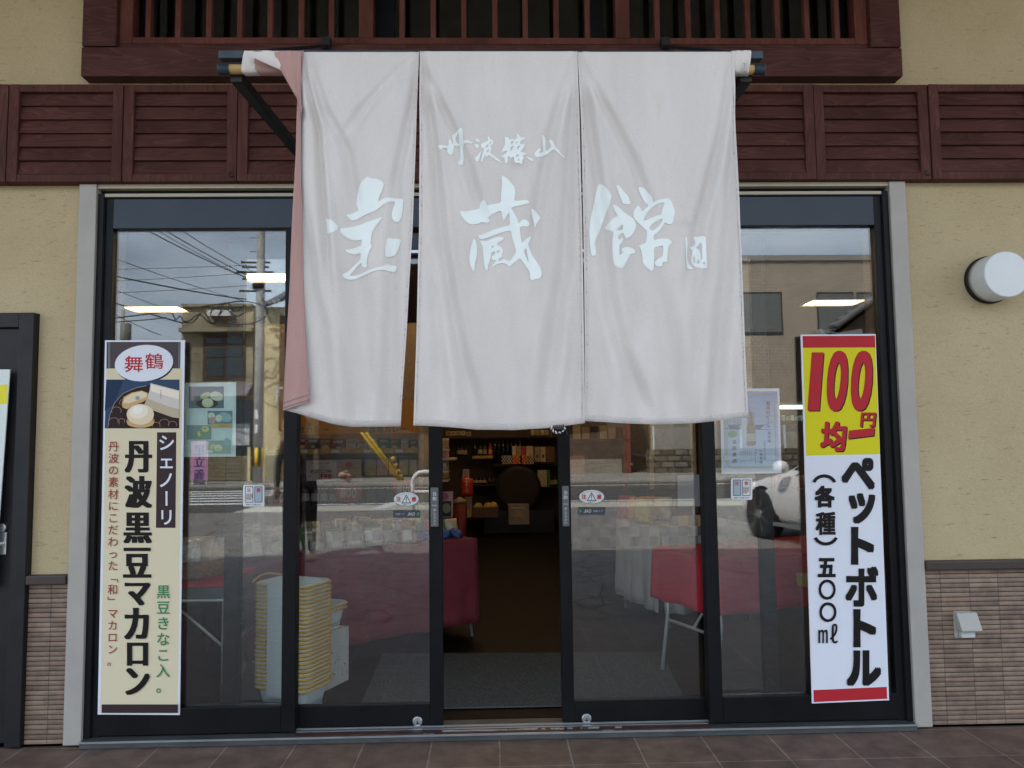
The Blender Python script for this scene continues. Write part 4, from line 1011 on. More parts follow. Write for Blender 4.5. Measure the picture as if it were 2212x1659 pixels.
# blue certificate poster on the right
k8 = lambda a, b: (.17195 * a + 1555.3, .17195 * b + 820.9)
pb = board('poster', 'pale blue poster with a bottle and gold border on the right side light', 'poster', [k8(0, 108), k8(745, 105), k8(775, 1170), k8(20, 1178)], .075, I_WHITE, .001)
pr = Print(.0748)
N_ = 12
for i in range(N_):
    y0, y1 = 140 + (1110 - 140) * i / N_, 140 + (1110 - 140) * (i + 1) / N_; t = i / (N_ - 1)
    c_ = tuple(a * (1 - t) + b * t for a, b in zip((.25, .34, .58), (.56, .64, .76)))
    pr.quad(ink('sky blue %d' % i, c_), [k8(36 + 20 * i / N_, y0), k8(720 + 20 * i / N_, y0), k8(720 + 20 * (i + 1) / N_, y1), k8(36 + 20 * (i + 1) / N_, y1)])
GOLD = ink('gold', (.45, .36, .10))
pr.line(GOLD, [k8(*p) for p in ((70, 180), (80, 1050), (120, 1105), (660, 1105), (705, 1050), (682, 215), (645, 180), (70, 180))], 1.1); pr.line(GOLD, [k8(*p) for p in ((90, 180), (100, 1040), (130, 1090), (650, 1090), (690, 1045))], .6)
SH = ink('ship blue', (.13, .17, .27))
pr.poly(SH, [k8(*p) for p in ((100, 565), (270, 560), (265, 620), (125, 620))]); pr.poly(SH, [k8(*p) for p in ((440, 570), (560, 560), (500, 620), (445, 610))]); pr.line(SH, [k8(500, 590), k8(660, 525)], .8); pr.line(SH, [k8(60, 610), k8(640, 625)], 1.0)
for x in (180, 225, 400, 425): pr.line(SH, [k8(x, 565), k8(x + 6, 400)], .7)
pr.quad(ink('bottle sheet', (.55, .62, .68)), [k8(270, 480), k8(340, 480), k8(345, 800), k8(280, 800)])
BT = ink('bottle glass', (.26, .23, .19))
pr.poly(BT, [k8(*p) for p in ((372, 400), (408, 400), (412, 520), (440, 590), (450, 800), (430, 822), (355, 822), (335, 800), (335, 590), (365, 520))])
pr.quad(ink('bottle label', (.46, .44, .38)), [k8(334, 670), k8(443, 670), k8(448, 770), k8(336, 770)])
pr.ell(ink('leaf green', (.18, .36, .22)), *k8(160, 678), 10, 7.4, -.1)
IK = ink('soft black', (.06, .06, .08))
pr.vtext(IK, '幕末のビール', k8(605, 0)[0], k8(0, 265)[1], k8(0, 600)[1], 10); pr.vtext(IK, '復刻版', k8(618, 0)[0], k8(0, 640)[1], k8(0, 790)[1], 7); pr.vtext(IK, '幸民麦酒', k8(182, 0)[0], k8(0, 740)[1], k8(0, 1055)[1], 10.5)
pr.vtext(IK, '日本の化学の父祖', k8(563, 0)[0], k8(0, 755)[1], k8(0, 1000)[1], 4.2); pr.vtext(IK, '川本幸民', k8(517, 0)[0], k8(0, 860)[1], k8(0, 1055)[1], 7.4); pr.vtext(IK, '生誕200年', k8(450, 0)[0], k8(0, 865)[1], k8(0, 1050)[1], 4.4)
for j, x in enumerate((255, 275, 295, 320, 345, 372, 398)): pr.vtext(I_GREY, 'ビール醸造を初めて行った人', k8(x, 0)[0], k8(0, 850)[1], k8(0, 1030 + 25 * (j % 2))[1], 2.6)
pr.build('print', pb)

# warning stickers
def oval(cx_, cy_, side):
    Y = .0988
    s = thing('sticker', 'oval white caution sticker on the %s sliding door' % side, 'sticker', tuple(at(cx_, cy_, Y)), 'oval door stickers')
    p0 = Print(Y); p0.ell(mat('sticker rim ink', (.05, .06, .07), .5), cx_, cy_, 28, 16); p0.ell(mat('sticker white', (.70, .73, .74), .4), cx_, cy_, 26.9, 14.9); p0.build('disc', s)
    p = Print(Y - .0014)
    p.char(I_RED, '注', cx_ - 22, cy_ - 5, cx_ - 11.4, cy_ + 5.5, .025, fit=True); p.char(I_RED, '意', cx_ + 11, cy_ - 5, cx_ + 21.6, cy_ + 5.5, .02, fit=True)
    p.poly(I_BLACK, [(cx_, cy_ - 10), (cx_ - 10.5, cy_ + 9.2), (cx_ + 10.5, cy_ + 9.2)]); p.poly(MATS['sticker white'], [(cx_, cy_ - 6.8), (cx_ - 8, cy_ + 7.6), (cx_ + 8, cy_ + 7.6)])
    p.quad(I_BLACK, [(cx_ - .9, cy_ - 4), (cx_ + .9, cy_ - 4), (cx_ + .6, cy_ + 3.6), (cx_ - .6, cy_ + 3.6)]); p.ell(I_BLACK, cx_, cy_ + 5.6, .9, .9, n=8)
    p.htext(IK, '自動ドア', cx_ - 7.5, cx_ + 7.5, cy_ + 12.2, 3.8); 
    t = 'かけこまないでください'
    for i, ch in enumerate(t):
        a = rad(210 + 120 * i / (len(t) - 1)); p.char(IK, ch, cx_ + 23 * math.cos(a) - 1.6, cy_ + 11.8 * math.sin(a) - 1.4, cx_ + 23 * math.cos(a) + 1.6, cy_ + 11.8 * math.sin(a) + 1.8, layer=False)
    p.build('lettering', s)
oval(877.7, 1078, 'left'); oval(1278, 1073, 'right')
def plate(x0, y0, x1, y1, left):
    Y = .0988; cy_ = (y0 + y1) / 2
    s = thing('sticker', 'dark strip sticker with a green arrow under the oval on the %s sliding door' % ('left' if left else 'right'), 'sticker', tuple(at(x0, y1, Y)), 'dark door maker stickers')
    p0 = Print(Y); p0.rect(mat('slate sticker', (.050, .055, .075), .4), x0, y0, x1, y1); p0.build('strip', s)
    p = Print(Y - .0008); G = ink('arrow green', (.08, .32, .13)); LW = ink('pale lettering', (.50, .53, .56))
    if left:
        p.poly(G, [(x1 - 8, cy_), (x1 - 2, cy_ - 5), (x1 - 2, cy_ + 5)]); p.htext(LW, 'JAD', x1 - 28, x1 - 11, cy_, 9, .03, slant=.15); p.htext(LW, '自動ドア', x0 + 5, x0 + 26, cy_, 5)
    else:
        p.poly(G, [(x0 + 8, cy_), (x0 + 2, cy_ - 5), (x0 + 2, cy_ + 5)]); p.htext(LW, 'JAD', x0 + 11, x0 + 28, cy_, 9, .03, slant=.15); p.htext(LW, '自動ドア', x1 - 26, x1 - 5, cy_, 5)
    p.build('lettering', s)
plate(849, 1102.5, 907.6, 1118.4, True); plate(1249.6, 1095.6, 1307.7, 1112.3, False)
def square(x0, y0, side):
    Y = .051; W_, H_ = 46, 46.6
    s = thing('sticker', 'square white caution sticker with two door panels on the %s side light' % side, 'sticker', tuple(at(x0, y0 + H_, Y)), 'square side light stickers')
    p0 = Print(Y); r = 3.5
    pts = []
    for cx_, cy_, a0 in ((x0 + W_ - r, y0 + H_ - r, 0), (x0 + r, y0 + H_ - r, 90), (x0 + r, y0 + r, 180), (x0 + W_ - r, y0 + r, 270)):
        for a in (0, 30, 60, 90): pts.append((cx_ + r * math.cos(rad(a0 + a)), cy_ + r * math.sin(rad(a0 + a))))
    p0.poly(MATS['sticker white'], pts); p0.build('base_sheet', s)
    p = Print(Y - .0008); L_ = side == 'left'
    for k, (a, c) in enumerate(((4.2, 22), (24.5, 42))):
        p.rect(IK, x0 + a, y0 + 3, x0 + c, y0 + 38); p.rect(ink('panel blue grey', (.36, .44, .50)) if (k == 1) == L_ else MATS['sticker white'], x0 + a + 1.4, y0 + 4.6, x0 + c - 1.4, y0 + 36.6)
    p.char(I_RED, '注', x0 + 7.5, y0 + 6.5, x0 + 17, y0 + 15.5, .02, fit=True); p.char(I_RED, '意', x0 + 28.5, y0 + 6.5, x0 + 38, y0 + 15.5, .02, fit=True)
    SK = ink('hand ink', (.55, .45, .40)); hx = x0 + (6 if L_ else 24)
    for i in range(4):
        p.quad(IK, [(hx + 1, y0 + 18.5 + 3.6 * i), (hx + 14.5 - (i == 3) * 3, y0 + 18.5 + 3.6 * i), (hx + 14.5 - (i == 3) * 3, y0 + 22 + 3.6 * i), (hx + 1, y0 + 22 + 3.6 * i)])
        p.quad(SK, [(hx + 1.4, y0 + 18.9 + 3.6 * i), (hx + 14.1 - (i == 3) * 3, y0 + 18.9 + 3.6 * i), (hx + 14.1 - (i == 3) * 3, y0 + 21.6 + 3.6 * i), (hx + 1.4, y0 + 21.6 + 3.6 * i)])
    p.htext(IK, '自動ドアが開きます', x0 + 6, x0 + 40, y0 + 42.4, 3.7, .01); p.build('lettering', s)
square(525, 1047.6, 'left'); square(1579, 1033, 'right')

# ---------------------------------------------------------------- inside the shop
ORD = ['first', 'second', 'third', 'fourth', 'fifth', 'sixth', 'seventh', 'eighth', 'ninth', 'tenth', 'eleventh', 'twelfth', 'thirteenth', 'fourteenth']
# ceiling lights
def ceiling_light(x, y, label):
    d = thing('ceiling_light', label, 'ceiling light', (x, y, 2.858), 'louvred ceiling lights')
    q = MB(); w_, h_ = .31, .20
    q.box(x - w_, x + w_, y - h_, y - h_ + .012, 2.828, 2.858); q.box(x - w_, x + w_, y + h_ - .012, y + h_, 2.828, 2.858); q.box(x - w_, x - w_ + .012, y - h_, y + h_, 2.828, 2.858); q.box(x + w_ - .012, x + w_, y - h_, y + h_, 2.828, 2.858)
    q.build('frame', WHITEP, d)
    q = MB(); q.box(x - w_ + .013, x + w_ - .013, y - h_ + .013, y + h_ - .013, 2.852, 2.857); q.build('dark_gap_plate', mat('dark plate between tubes', (.10, .075, .045), .7), d)  # dark plate added so the gaps between the tubes look unlit
    for k in range(4):
        t = MB(); yy = y - .135 + .09 * k; t.tube([(x - w_ + .02, yy, 2.842), (x + w_ - .02, yy, 2.842)], .006, 8)
        t.build('lamp_tube', mat('warm fluorescent tube', (1, .8, .5), .5, emit=(1.0, .68, .33), estr=7.0), d)
    return d
p1, p2, p3 = at(590, 602, 3.5), at(338, 672, 5.1), at(1800, 661, 5.0)
rows = [(p1.x + .03, 3.48, 'lit ceiling light half hidden behind the left edge of the shop curtain'), (p2.x, 5.1, 'lit ceiling light seen above the tall cream poster'), (p3.x, 5.0, 'lit ceiling light seen above the tall price poster')]
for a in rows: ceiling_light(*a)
for x, y in [(at(px_, 600, Y_).x, Y_) for px_, Y_ in ((745, 2.45), (1010, 2.45), (1150, 2.45), (1430, 2.45), (775, 3.5), (1000, 3.5), (1150, 3.5), (1350, 3.5), (1480, 3.5), (790, 5.1), (980, 5.1), (1160, 5.1), (1340, 5.1), (1490, 5.1), (1000, 6.8), (1150, 6.8), (1000, 8.3), (1150, 8.3))]:  # extra lamps added out of sight behind the curtain to brighten the interior
    ceiling_light(x, y, 'added ceiling light hidden by the shop curtain, brightening the sales floor')

def card(x0, y0, x1, y1, Y, dep, m, name, label, cat, group=None, prints=None, part='box'):
    """a carton whose front shows at the measured place"""
    A, B = at(x0, y0, Y), at(x1, y1, Y)
    d = thing(name, label, cat, ((A.x + B.x) / 2, Y, B.z), group)
    q = MB(); q.box(A.x, B.x, Y, Y + dep, B.z, A.z); q.build(part, m, d, bevel=.002)
    if prints:
        p = Print(Y - .001); prints(p); p.build('print', d)
    return d
GM = lambda n, c, r=.5: mat('goods ' + n, c, r, .35, var=.18, vscale=20)
G_ORANGE = GM('orange', (.75, .30, .035)); G_CREAM = GM('cream', (.55, .46, .30)); G_BROWN = GM('brown', (.16, .075, .04)); G_RED = GM('red', (.42, .05, .05)); G_PINK = GM('pink', (.58, .32, .32)); G_WHITE = GM('white', (.60, .58, .54)); G_DARK = GM('dark', (.025, .022, .022), .3); G_YEL = GM('yellow', (.58, .42, .08)); G_GREEN = GM('green', (.08, .20, .09)); G_BLUE = GM('blue', (.05, .10, .30)); G_PUR = GM('purple brown', (.12, .075, .075)); G_TAN = GM('tan', (.40, .28, .16)); G_BEIGE = GM('beige', (.56, .45, .30))
def bottle(x, y, z, h, r, label, group, m, lab=None, cap=None, name='bottle'):
    d = thing(name, label, 'bottle', (x, y, z), group)
    q = MB(); q.lathe([(r * .9, 0), (r, .01), (r, h * .58), (r * .8, h * .68), (r * .34, h * .80), (r * .32, h * .95)], (x, y, z), 12); q.build('body', m, d)
    q = MB(); q.lathe([(r * .38, h * .93), (r * .38, h), (r * .3, h * 1.002)], (x, y, z), 10); q.build('cap', cap or G_DARK, d)
    if lab:
        q = MB(); q.lathe([(r * 1.01, h * .15), (r * 1.015, h * .16), (r * 1.015, h * .46), (r * 1.01, h * .47)], (x, y, z), 12); q.build('label_band', lab, d)
    return d
G_GLASSB = mat('dark bottle glass', (.012, .016, .012), .12, .6); G_GLASSG = mat('green bottle glass', (.02, .055, .03), .12, .6); G_SOY = mat('soy bottle', (.05, .012, .008), .15, .6)
GLOSSY = mat('clear plastic bag', (.42, .41, .36), .16, .7, var=.35, vscale=30)
def pouch(c, w_, h_, t_, rz, m, name, label, cat, group, tilt=0.2):
    q = MB(); s = rnd.uniform(0, 9)
    def f(u, v, sg):
        a, b_ = u * 2 - 1, v * 2 - 1
        th = t_ * max(0, (1 - a * a)) ** .5 * max(0, (1 - b_ ** 4)) ** .5 * (1 + .25 * noise.noise(Vector((a * 2 + s, b_ * 2, s))))
        x = a * w_ / 2 * (1 - .06 * (1 - abs(b_))); z = (b_ + 1) * h_ / 2; y = sg * th / 2
        y2 = y * math.cos(tilt) + z * math.sin(tilt); z2 = z * math.cos(tilt) - y * math.sin(tilt) + .002
        return (c[0] + x * math.cos(rz) - y2 * math.sin(rz), c[1] + x * math.sin(rz) + y2 * math.cos(rz), c[2] + max(0, z2))
    q.grid(lambda u, v: f(u, v, -1), 8, 8); q.grid(lambda u, v: f(u, v, 1), 8, 8); return tag(q.build(name, m, weld=True), label, cat, group)

# entrance mat
q = MB(); q.add([(-.70, .30, .024), (.90, .30, .024), (.97, 1.22, .024), (-.72, 1.30, .024), (-.70, .30, .032), (.90, .30, .032), (.97, 1.22, .032), (-.72, 1.30, .032)], [(0, 3, 2, 1), (4, 5, 6, 7), (0, 1, 5, 4), (1, 2, 6, 5), (2, 3, 7, 6), (3, 0, 4, 7)])
tag(q.build('door_mat', mat('speckled grey green mat', (.075, .085, .085), .95, .1, var=.55, vscale=140)), 'speckled grey green mat on the floor inside the open doors', 'door mat')

# stack of shopping baskets
BW = mat('pale basket plastic', (.74, .80, .79), .35, .5, var=.04); BY = mat('yellow basket handle', (.72, .42, .035), .4, .5, var=.08)
def rrect(w_, d_, r, n=6):
    pts = []
    for cx_, cy_, a0 in ((w_ / 2 - r, d_ / 2 - r, 0), (-w_ / 2 + r, d_ / 2 - r, 90), (-w_ / 2 + r, -d_ / 2 + r, 180), (w_ / 2 - r, -d_ / 2 + r, 270)):
        for k in range(n + 1): a = rad(a0 + 90 * k / n); pts.append((cx_ + r * math.cos(a), cy_ + r * math.sin(a)))
    return pts
def make_basket(h=.145):
    d = thing('shopping_basket', 'x', 'basket', (0, 0, 0), 'shopping baskets stacked inside the door')
    q = MB(); n = 28
    lv = [(0, .30, .20, .03), (.006, .31, .21, .035), (.07, .335, .235, .045), (.12, .36, .26, .055), (h - .01, .372, .272, .06), (h, .385, .285, .062), (h - .004, .392, .292, .064)]
    vs = []; 
    for z, a, b_, r in lv: vs += [(x, y, z) for x, y in rrect(a, b_, r)]
    fs = [(i * n + k, i * n + (k + 1) % n, (i + 1) * n + (k + 1) % n, (i + 1) * n + k) for i in range(len(lv) - 1) for k in range(n)] + [tuple(range(n - 1, -1, -1))]
    q.smooth = True; q.add(vs, fs); o = q.build('basket_body', BW, d, weld=None)
    sl = o.modifiers.new('solid', 'SOLIDIFY'); sl.thickness = .003
    q = MB()
    rr = [(x * 1.0, y * 1.0, 0) for x, y in rrect(.400, .300, .066)]
    rr2 = rr + [rr[0], rr[1]]
    long_ = []
    for (x0_, y0_, _), (x1_, y1_, _) in zip(rr2[:-1], rr2[1:]):
        m_ = max(1, int(math.hypot(x1_ - x0_, y1_ - y0_) / .012))
        for t in range(m_): long_.append((x0_ + (x1_ - x0_) * t / m_, y0_ + (y1_ - y0_) * t / m_))
    run = []
    for x, y in long_ + [None]if False else long_ + [(9, -9)]:
        if (y < -.13 and -.075 < x < .045) or x == 9:
            if len(run) > 1: q.tube([(a, b_, h - .012 + .004 * abs(a) / .2) for a, b_ in run], .0068, 8)
            run = []
        else: run.append((x, y))
    q.build('basket_rim', BY, d, weld=None)
    q = MB(); q.box(-.075, .045, -.158, -.146, h - .05, h + .004); q.build('name_plate', BW, d, bevel=.003)
    # small slots near the foot of the sides, their shade painted as dark boxes
    q = MB()
    for k in range(16):
        for z in (.02, .036, .052, .068, .084, .1):
            t = -.13 + .26 * k / 15; zz = .235 + (.015 if z > .1 else 0)
            ex = (.31 + .25 * z) / 2 + .0016; ey = (.21 + .25 * z) / 2 + .0016
            q.box(t - .0035, t + .0035, -ey - .0015, -ey + .001, z, z + .008)
            if abs(t) < .088: q.box(ex - .001, ex + .0015, t - .0035, t + .0035, z, z + .008); q.box(-ex - .0015, -ex + .001, t - .0035, t + .0035, z, z + .008)
    q.build('slots', mat('painted slot shade', (.03, .035, .04), .8), d, weld=None)
    return d
bp_ = at(634, 1400, .40); bx, by, brz = bp_.x, .40, rad(-24)
bas = make_basket(); bas.scale = (.8, .8, .8); bas.location = (bx, by, .021); bas.rotation_euler = (0, 0, brz); bas['label'] = 'lowest white basket of the tall stack with its slotted sides showing near the floor'
NB = 27; pitch = .0190
for k in range(1, NB):
    b2 = dup(bas, (bx + rnd.uniform(-.002, .002), by + rnd.uniform(-.002, .002), .021 + pitch * k), brz + rnd.uniform(-.006, .006), 'white basket with yellow rim, number %d from the floor in the tall stack' % (k + 1) if k < NB - 1 else 'topmost white basket of the tall stack, open and empty')
    for ch in list(b2.children):
        if ch.name.startswith('slots') and k < NB: bpy.data.objects.remove(ch)
hb = MB(); tz = .021 + pitch * (NB - 1) + .108
hb.tube([Vector((bx, by, tz)) + Matrix.Rotation(brz, 3, 'Z') @ Vector((-.165 - .02 * math.sin(PI * t / 12), -.11 + .22 * t / 12, .012 + .02 * math.sin(PI * t / 12))) for t in range(13)], .005, 8)
hb.build('raised_handle', BY, b2)
FLOR = mat('white card with sprigs', (.60, .61, .58), .7, var=.05)
fb = thing('cardboard_box', 'white box with small flower print behind the basket stack', 'box', (-1.0, .78, .02))
q = MB(); fz = math.radians(-24); R3 = Matrix.Rotation(fz, 3, 'Z')
bq_ = at(690, 1440, .74); cbx = Vector((bq_.x - .10, .78, 0)); hw, hd, hh = .21, .13, .29
q.obox(cbx + Vector((0, 0, .021 + hh / 2)), R3 @ Vector((1, 0, 0)), R3 @ Vector((0, 1, 0)), hh / 2, hw, hd); q.build('carton', FLOR, fb, bevel=.003)
q = MB(); SPR = (ink('sprig green', (.12, .20, .10)), ink('sprig ochre', (.42, .28, .08)), ink('sprig violet', (.28, .20, .26)))
for k in range(26):
    q.cur = k % 3; u, v = rnd.uniform(-.11, .11), rnd.uniform(.04, .29); s_ = rnd.uniform(.006, .011)
    for t in range(3):
        a = rnd.uniform(0, 6.28); c_ = Vector((hw + .0012, u + s_ * math.cos(a), v + s_ * math.sin(a)))
        q.add([cbx + R3 @ (c_ + Vector((0, -s_ * .5, 0))), cbx + R3 @ (c_ + Vector((0, 0, -s_ * .3))), cbx + R3 @ (c_ + Vector((0, s_ * .5, 0))), cbx + R3 @ (c_ + Vector((0, 0, s_ * .6)))], [(0, 1, 2, 3)])
        u2 = rnd.uniform(-.19, .19); c_ = Vector((u2, -hd - .0012, v)); q.add([cbx + R3 @ (c_ + Vector((-s_ * .5, 0, 0))), cbx + R3 @ (c_ + Vector((0, 0, -s_ * .3))), cbx + R3 @ (c_ + Vector((s_ * .5, 0, 0))), cbx + R3 @ (c_ + Vector((0, 0, s_ * .6)))], [(0, 1, 2, 3)])
q.build('flower_print', list(SPR), fb, weld=None)
for k, lb in ((0, 'lower of two white baskets standing on the flower print box'), (1, 'upper of two white baskets standing on the flower print box')):
    b3 = dup(bas, (cbx.x + .06, cbx.y - .02, .313 + .022 * k), fz, lb)

# maroon table across the left of the shop
MAR = mat('maroon table cloth', (.20, .040, .052), .85, .15, var=.12, vscale=6); REDC = mat('red table cloth', (.52, .020, .04), .75, .2, var=.10, vscale=5)
METAL = mat('folding leg metal', (.62, .64, .64), .3, .5, metal=.5)
def table_with_cloth(A, B, dep, ztop, zbot, m, label, cl_label, wav=.012, nx=48, legz=True, name='display_table'):
    A = Vector((*A, 0)); B = Vector((*B, 0)); u = (B - A).normalized(); v = Vector((-u.y, u.x, 0)); L = (B - A).length
    t = thing(name, label, 'table', tuple(A + u * L / 2 + v * dep / 2 + Vector((0, 0, .02))))
    q = MB(); q.obox(A + u * L / 2 + v * dep / 2 + Vector((0, 0, ztop - .018)), u, v, .012, L / 2 - .012, dep / 2 - .012); q.build('tabletop', mat('table board', (.35, .30, .24), .6), t)
    for a in (.06, L - .06):
        q = MB()
        for b_ in (.05, dep - .05):
            p0 = A + u * a + v * b_; q.tube([p0 + Vector((0, 0, ztop - .03)), p0 + Vector((0, 0, .35)), p0 + (u * (.05 if a > L / 2 else -.05)) + Vector((0, 0, .021))], .011, 8)
        p0 = A + u * a + v * .05; p1_ = A + u * a + v * (dep - .05); q.tube([p0 + Vector((0, 0, .30)), p1_ + Vector((0, 0, .30))], .009, 8)
        q.build('leg_frame', METAL, t)
        q = MB(); p2_ = A + u * (a + (.30 if a < L / 2 else -.30)) + v * dep / 2; q.tube([A + u * a + v * dep / 2 + Vector((0, 0, .30)), p2_ + Vector((0, 0, ztop - .03))], .008, 8); q.build('brace', METAL, t)
    c = MB(); per = []
    n1 = nx; n2 = max(8, int(nx * dep / L))
    cor = [A, B, B + v * dep, A + v * dep]
    def side(P0, P1, n, out, ph):
        def f(s_, w_):
            p = P0.lerp(P1, s_); z = ztop + .003 - w_ * (ztop - zbot)
            e = min(1, s_ * 8, (1 - s_) * 8)
            amp = wav * w_ * (math.sin(s_ * n * .9 + ph) + .5 * math.sin(s_ * n * 1.9 + 2 * ph) + .7 * math.sin(s_ * n * .37 + ph * 3)) * (.4 + .6 * e)
            p = p + out * (.004 + .02 * w_ + amp); p.z = z + .006 * math.sin(s_ * n * .45 + ph) * w_; return p
        c.grid(f, n, 10)
    side(cor[0], cor[1], n1, -v, 1); side(cor[1], cor[2], n2, u, 2.2); side(cor[2], cor[3], n1, v, .3); side(cor[3], cor[0], n2, -u, 3)
    c.add([p + Vector((0, 0, ztop + .003)) for p in cor], [(0, 1, 2, 3)])
    o = c.build('tablecloth', m, None, weld=True); sl = o.modifiers.new('solid', 'SOLIDIFY'); sl.thickness = .0015
    tag(o, cl_label, 'tablecloth')
    return A, u, v, L
mA = at(525, 1408, .83); mB = at(1031, 1335, 1.70)
tA, tu, tv, tL = table_with_cloth((mA.x, mA.y), (mB.x, mB.y), .80, .667, .12, MAR, 'long folding table under the maroon cloth left of the doorway', 'maroon cloth hanging over the long table left of the doorway')
# goods on the maroon table
k = 0
for r_ in range(4):
    for i in range(11):
        s_ = .08 + (tL - .16) * (i + .5 * (r_ % 2)) / 11; p = tA + tu * s_ + tv * (.09 + .19 * r_); p.z = .672
        if s_ > tL - .42 and r_ < 2: continue
        m_ = (G_WHITE, GLOSSY, G_GREEN, GLOSSY, G_CREAM, G_WHITE)[(i * 3 + r_ * 2) % 6]
        pouch(p, rnd.uniform(.10, .13), rnd.uniform(.11, .15), .05, rad(35) + rnd.uniform(-.3, .3), m_, 'snack_bag', 'snack bag in the rows of packs on the maroon table', 'snack bag', 'packs on the maroon table', tilt=rnd.uniform(.2, .6)); k += 1
for i in range(5):
    p = tA + tu * (tL - .40 + .085 * i) + tv * (.10 + .02 * (i % 2)); p.z = .672
    pouch(p, .11, .09, .05, rad(30) + .2 * i, G_BLUE, 'blue_pack', 'blue and white pack at the doorway end of the maroon table', 'snack bag', 'blue packs on the maroon table', tilt=.9)
    q = Vector(p) + tv * .11; pouch(q, .10, .12, .05, rad(30), (G_ORANGE, G_GREEN, G_RED, G_GREEN, G_CREAM)[i], 'snack_bag', '%s snack bag behind the blue packs near the left door stile' % ('orange', 'dark green', 'red', 'mid green', 'cream')[i], 'snack bag', 'bright bags behind the blue packs', tilt=.3)

# shelf unit with the orange header
YS = 3.35
kA = lambda a, b_: (.17604 * a + 587.6, .17604 * b_ + 898.7)
sh = thing('shelf_unit', 'tall shelf unit with orange header sign and curry boxes left of the doorway', 'shelf', tuple(at(760, 1150, YS)))
def slab(x0, y0, x1, y1, Y, dep, m, name, parent):
    A, B = at(x0, y0, Y), at(x1, y1, Y); q = MB(); q.box(A.x, B.x, Y, Y + dep, B.z, A.z); return q.build(name, m, parent, bevel=.002)
slab(560, 700, 916, 1140, YS + .45, .02, GM('back board', (.42, .31, .22)), 'back_panel', sh)
slab(903, 850, 916, 1150, YS - .02, .5, G_BEIGE, 'upright', sh); slab(560, 850, 572, 1150, YS - .02, .5, G_BEIGE, 'upright', sh)
hd = slab(590, 868, 903, 936, YS - .03, .02, mat('orange header card', (.86, .36, .03), .5), 'header_sign', sh)
p = Print(YS - .032); p.htext(I_GRN, 'ご当地カレー', 606, 712, 928, 16, .02); p.htext(I_GRN, 'ご当地カレー', 779, 879, 927, 16, .02); p.build('lettering', hd)
slab(572, 979, 903, 989, YS, .44, G_PUR, 'shelf_board', sh); slab(572, 1030, 903, 1040, YS - .02, .46, G_PUR, 'shelf_board', sh); slab(572, 1092, 903, 1104, YS - .04, .48, G_DARK, 'shelf_board', sh)
pt = slab(572, 971, 903, 978.6, YS - .004, .003, mat('price strip', (.50, .30, .08), .5), 'price_strip', sh)
p = Print(YS - .006)
for i in range(14): x = 578 + 23 * i; p.rect(G_YEL if i % 3 else I_WHITE, x, 971.6, x + 17, 978)
p.build('price_tag', pt)
CW = [(640, 22, G_RED, 'red'), (664, 24, G_PUR, 'purple brown'), (690, 26, G_BROWN, 'dark brown'), (717, 28, G_RED, 'bright red'), (747, 22, G_WHITE, 'white'), (771, 22, G_CREAM, 'cream'), (795, 20, G_TAN, 'tan'), (817, 24, G_GREEN, 'green'), (842, 22, G_GREEN, 'second green'), (866, 16, G_CREAM, 'narrow cream'), (884, 18, G_DARK, 'black')]
for i, (x, w_, m_, nm) in enumerate(CW):
    top = 946 + (i * 7) % 6
    def pf(pp_, x=x, w_=w_, i=i, top=top):
        pp_.rect((I_WHITE, G_YEL, G_ORANGE)[i % 3], x + 3, top + 3, x + w_ - 4, top + 8); pp_.ell(G_BROWN if i % 2 else G_ORANGE, x + w_ / 2, top + 19, w_ * .33, 6, n=16); pp_.ell(G_CREAM, x + w_ / 2, top + 18, w_ * .22, 3, n=12)
    card(x, top, x + w_, 971, YS + .03, .12, m_, 'curry_box', '%s curry box on the top shelf under the orange header sign' % nm, 'food box', 'curry boxes under the orange header', pf)
CW2 = [(788, 24, G_TAN, 'tan'), (814, 24, G_PINK, 'pink'), (840, 18, G_PINK, 'rosy'), (862, 20, G_BEIGE, 'beige'), (884, 18, G_CREAM, 'cream')]
for x, w_, m_, nm in CW2: card(x, 992, x + w_, 1029, YS + .02, .14, m_, 'gift_box', '%s gift box on the middle shelf right of the price card' % nm, 'gift box', 'gift boxes right of the price card')
for i in range(7):
    P_ = at(640 + 20 * i, 1090, YS + .06)
    bottle(P_.x, P_.y, P_.z, .215, .034, 'dark soup stock bottle with white label on the low shelf beside the red 100 discs', 'soup stock bottles on the low shelf', G_SOY, G_WHITE)
for i in range(5):
    P_ = at(800 + 20 * i, 1090, YS + .06)
    card(793 + 21 * i, 1054, 811 + 21 * i, 1091, YS + .08, .1, (G_GREEN, G_DARK, G_GREEN, G_BROWN, G_TAN)[i], 'jar_box', '%s box on the low shelf between the red 100 discs' % ('green', 'black', 'leaf green', 'brown', 'tan')[i], 'food box', 'boxes on the low shelf')
for cx_, cy_, lb in ((597, 1075, 'round red 100 price disc left of the door post'), (753, 1065, 'round red 100 price disc in the middle of the low shelf'), (875, 1054, 'round red 100 price disc nearest the left door stile')):
    d = thing('price_disc', lb, 'price sign', tuple(at(cx_, cy_, YS - .07)), 'red 100 discs')
    p = Print(YS - .07); p.ell(mat('disc red', (.50, .06, .06), .5), cx_, cy_, 29, 20.5); p.build('disc', d)
    p = Print(YS - .071); p.htext(ink('disc white', (.62, .60, .58)), '100', cx_ - 18, cx_ + 18, cy_, 27, .05, slant=.1); p.build('lettering', d)
pcd = board('price_card', 'white price card with red 398 in front of the shelves', 'price sign', [(661, 995), (781, 992), (781, 1038), (662, 1039)], YS - .10, mat('price card', (.60, .56, .56), .5), .002)
p = Print(YS - .101)
p.quad(ink('card pink', (.50, .36, .33)), [(727, 994.5), (780, 993), (780, 1037), (728, 1038)])
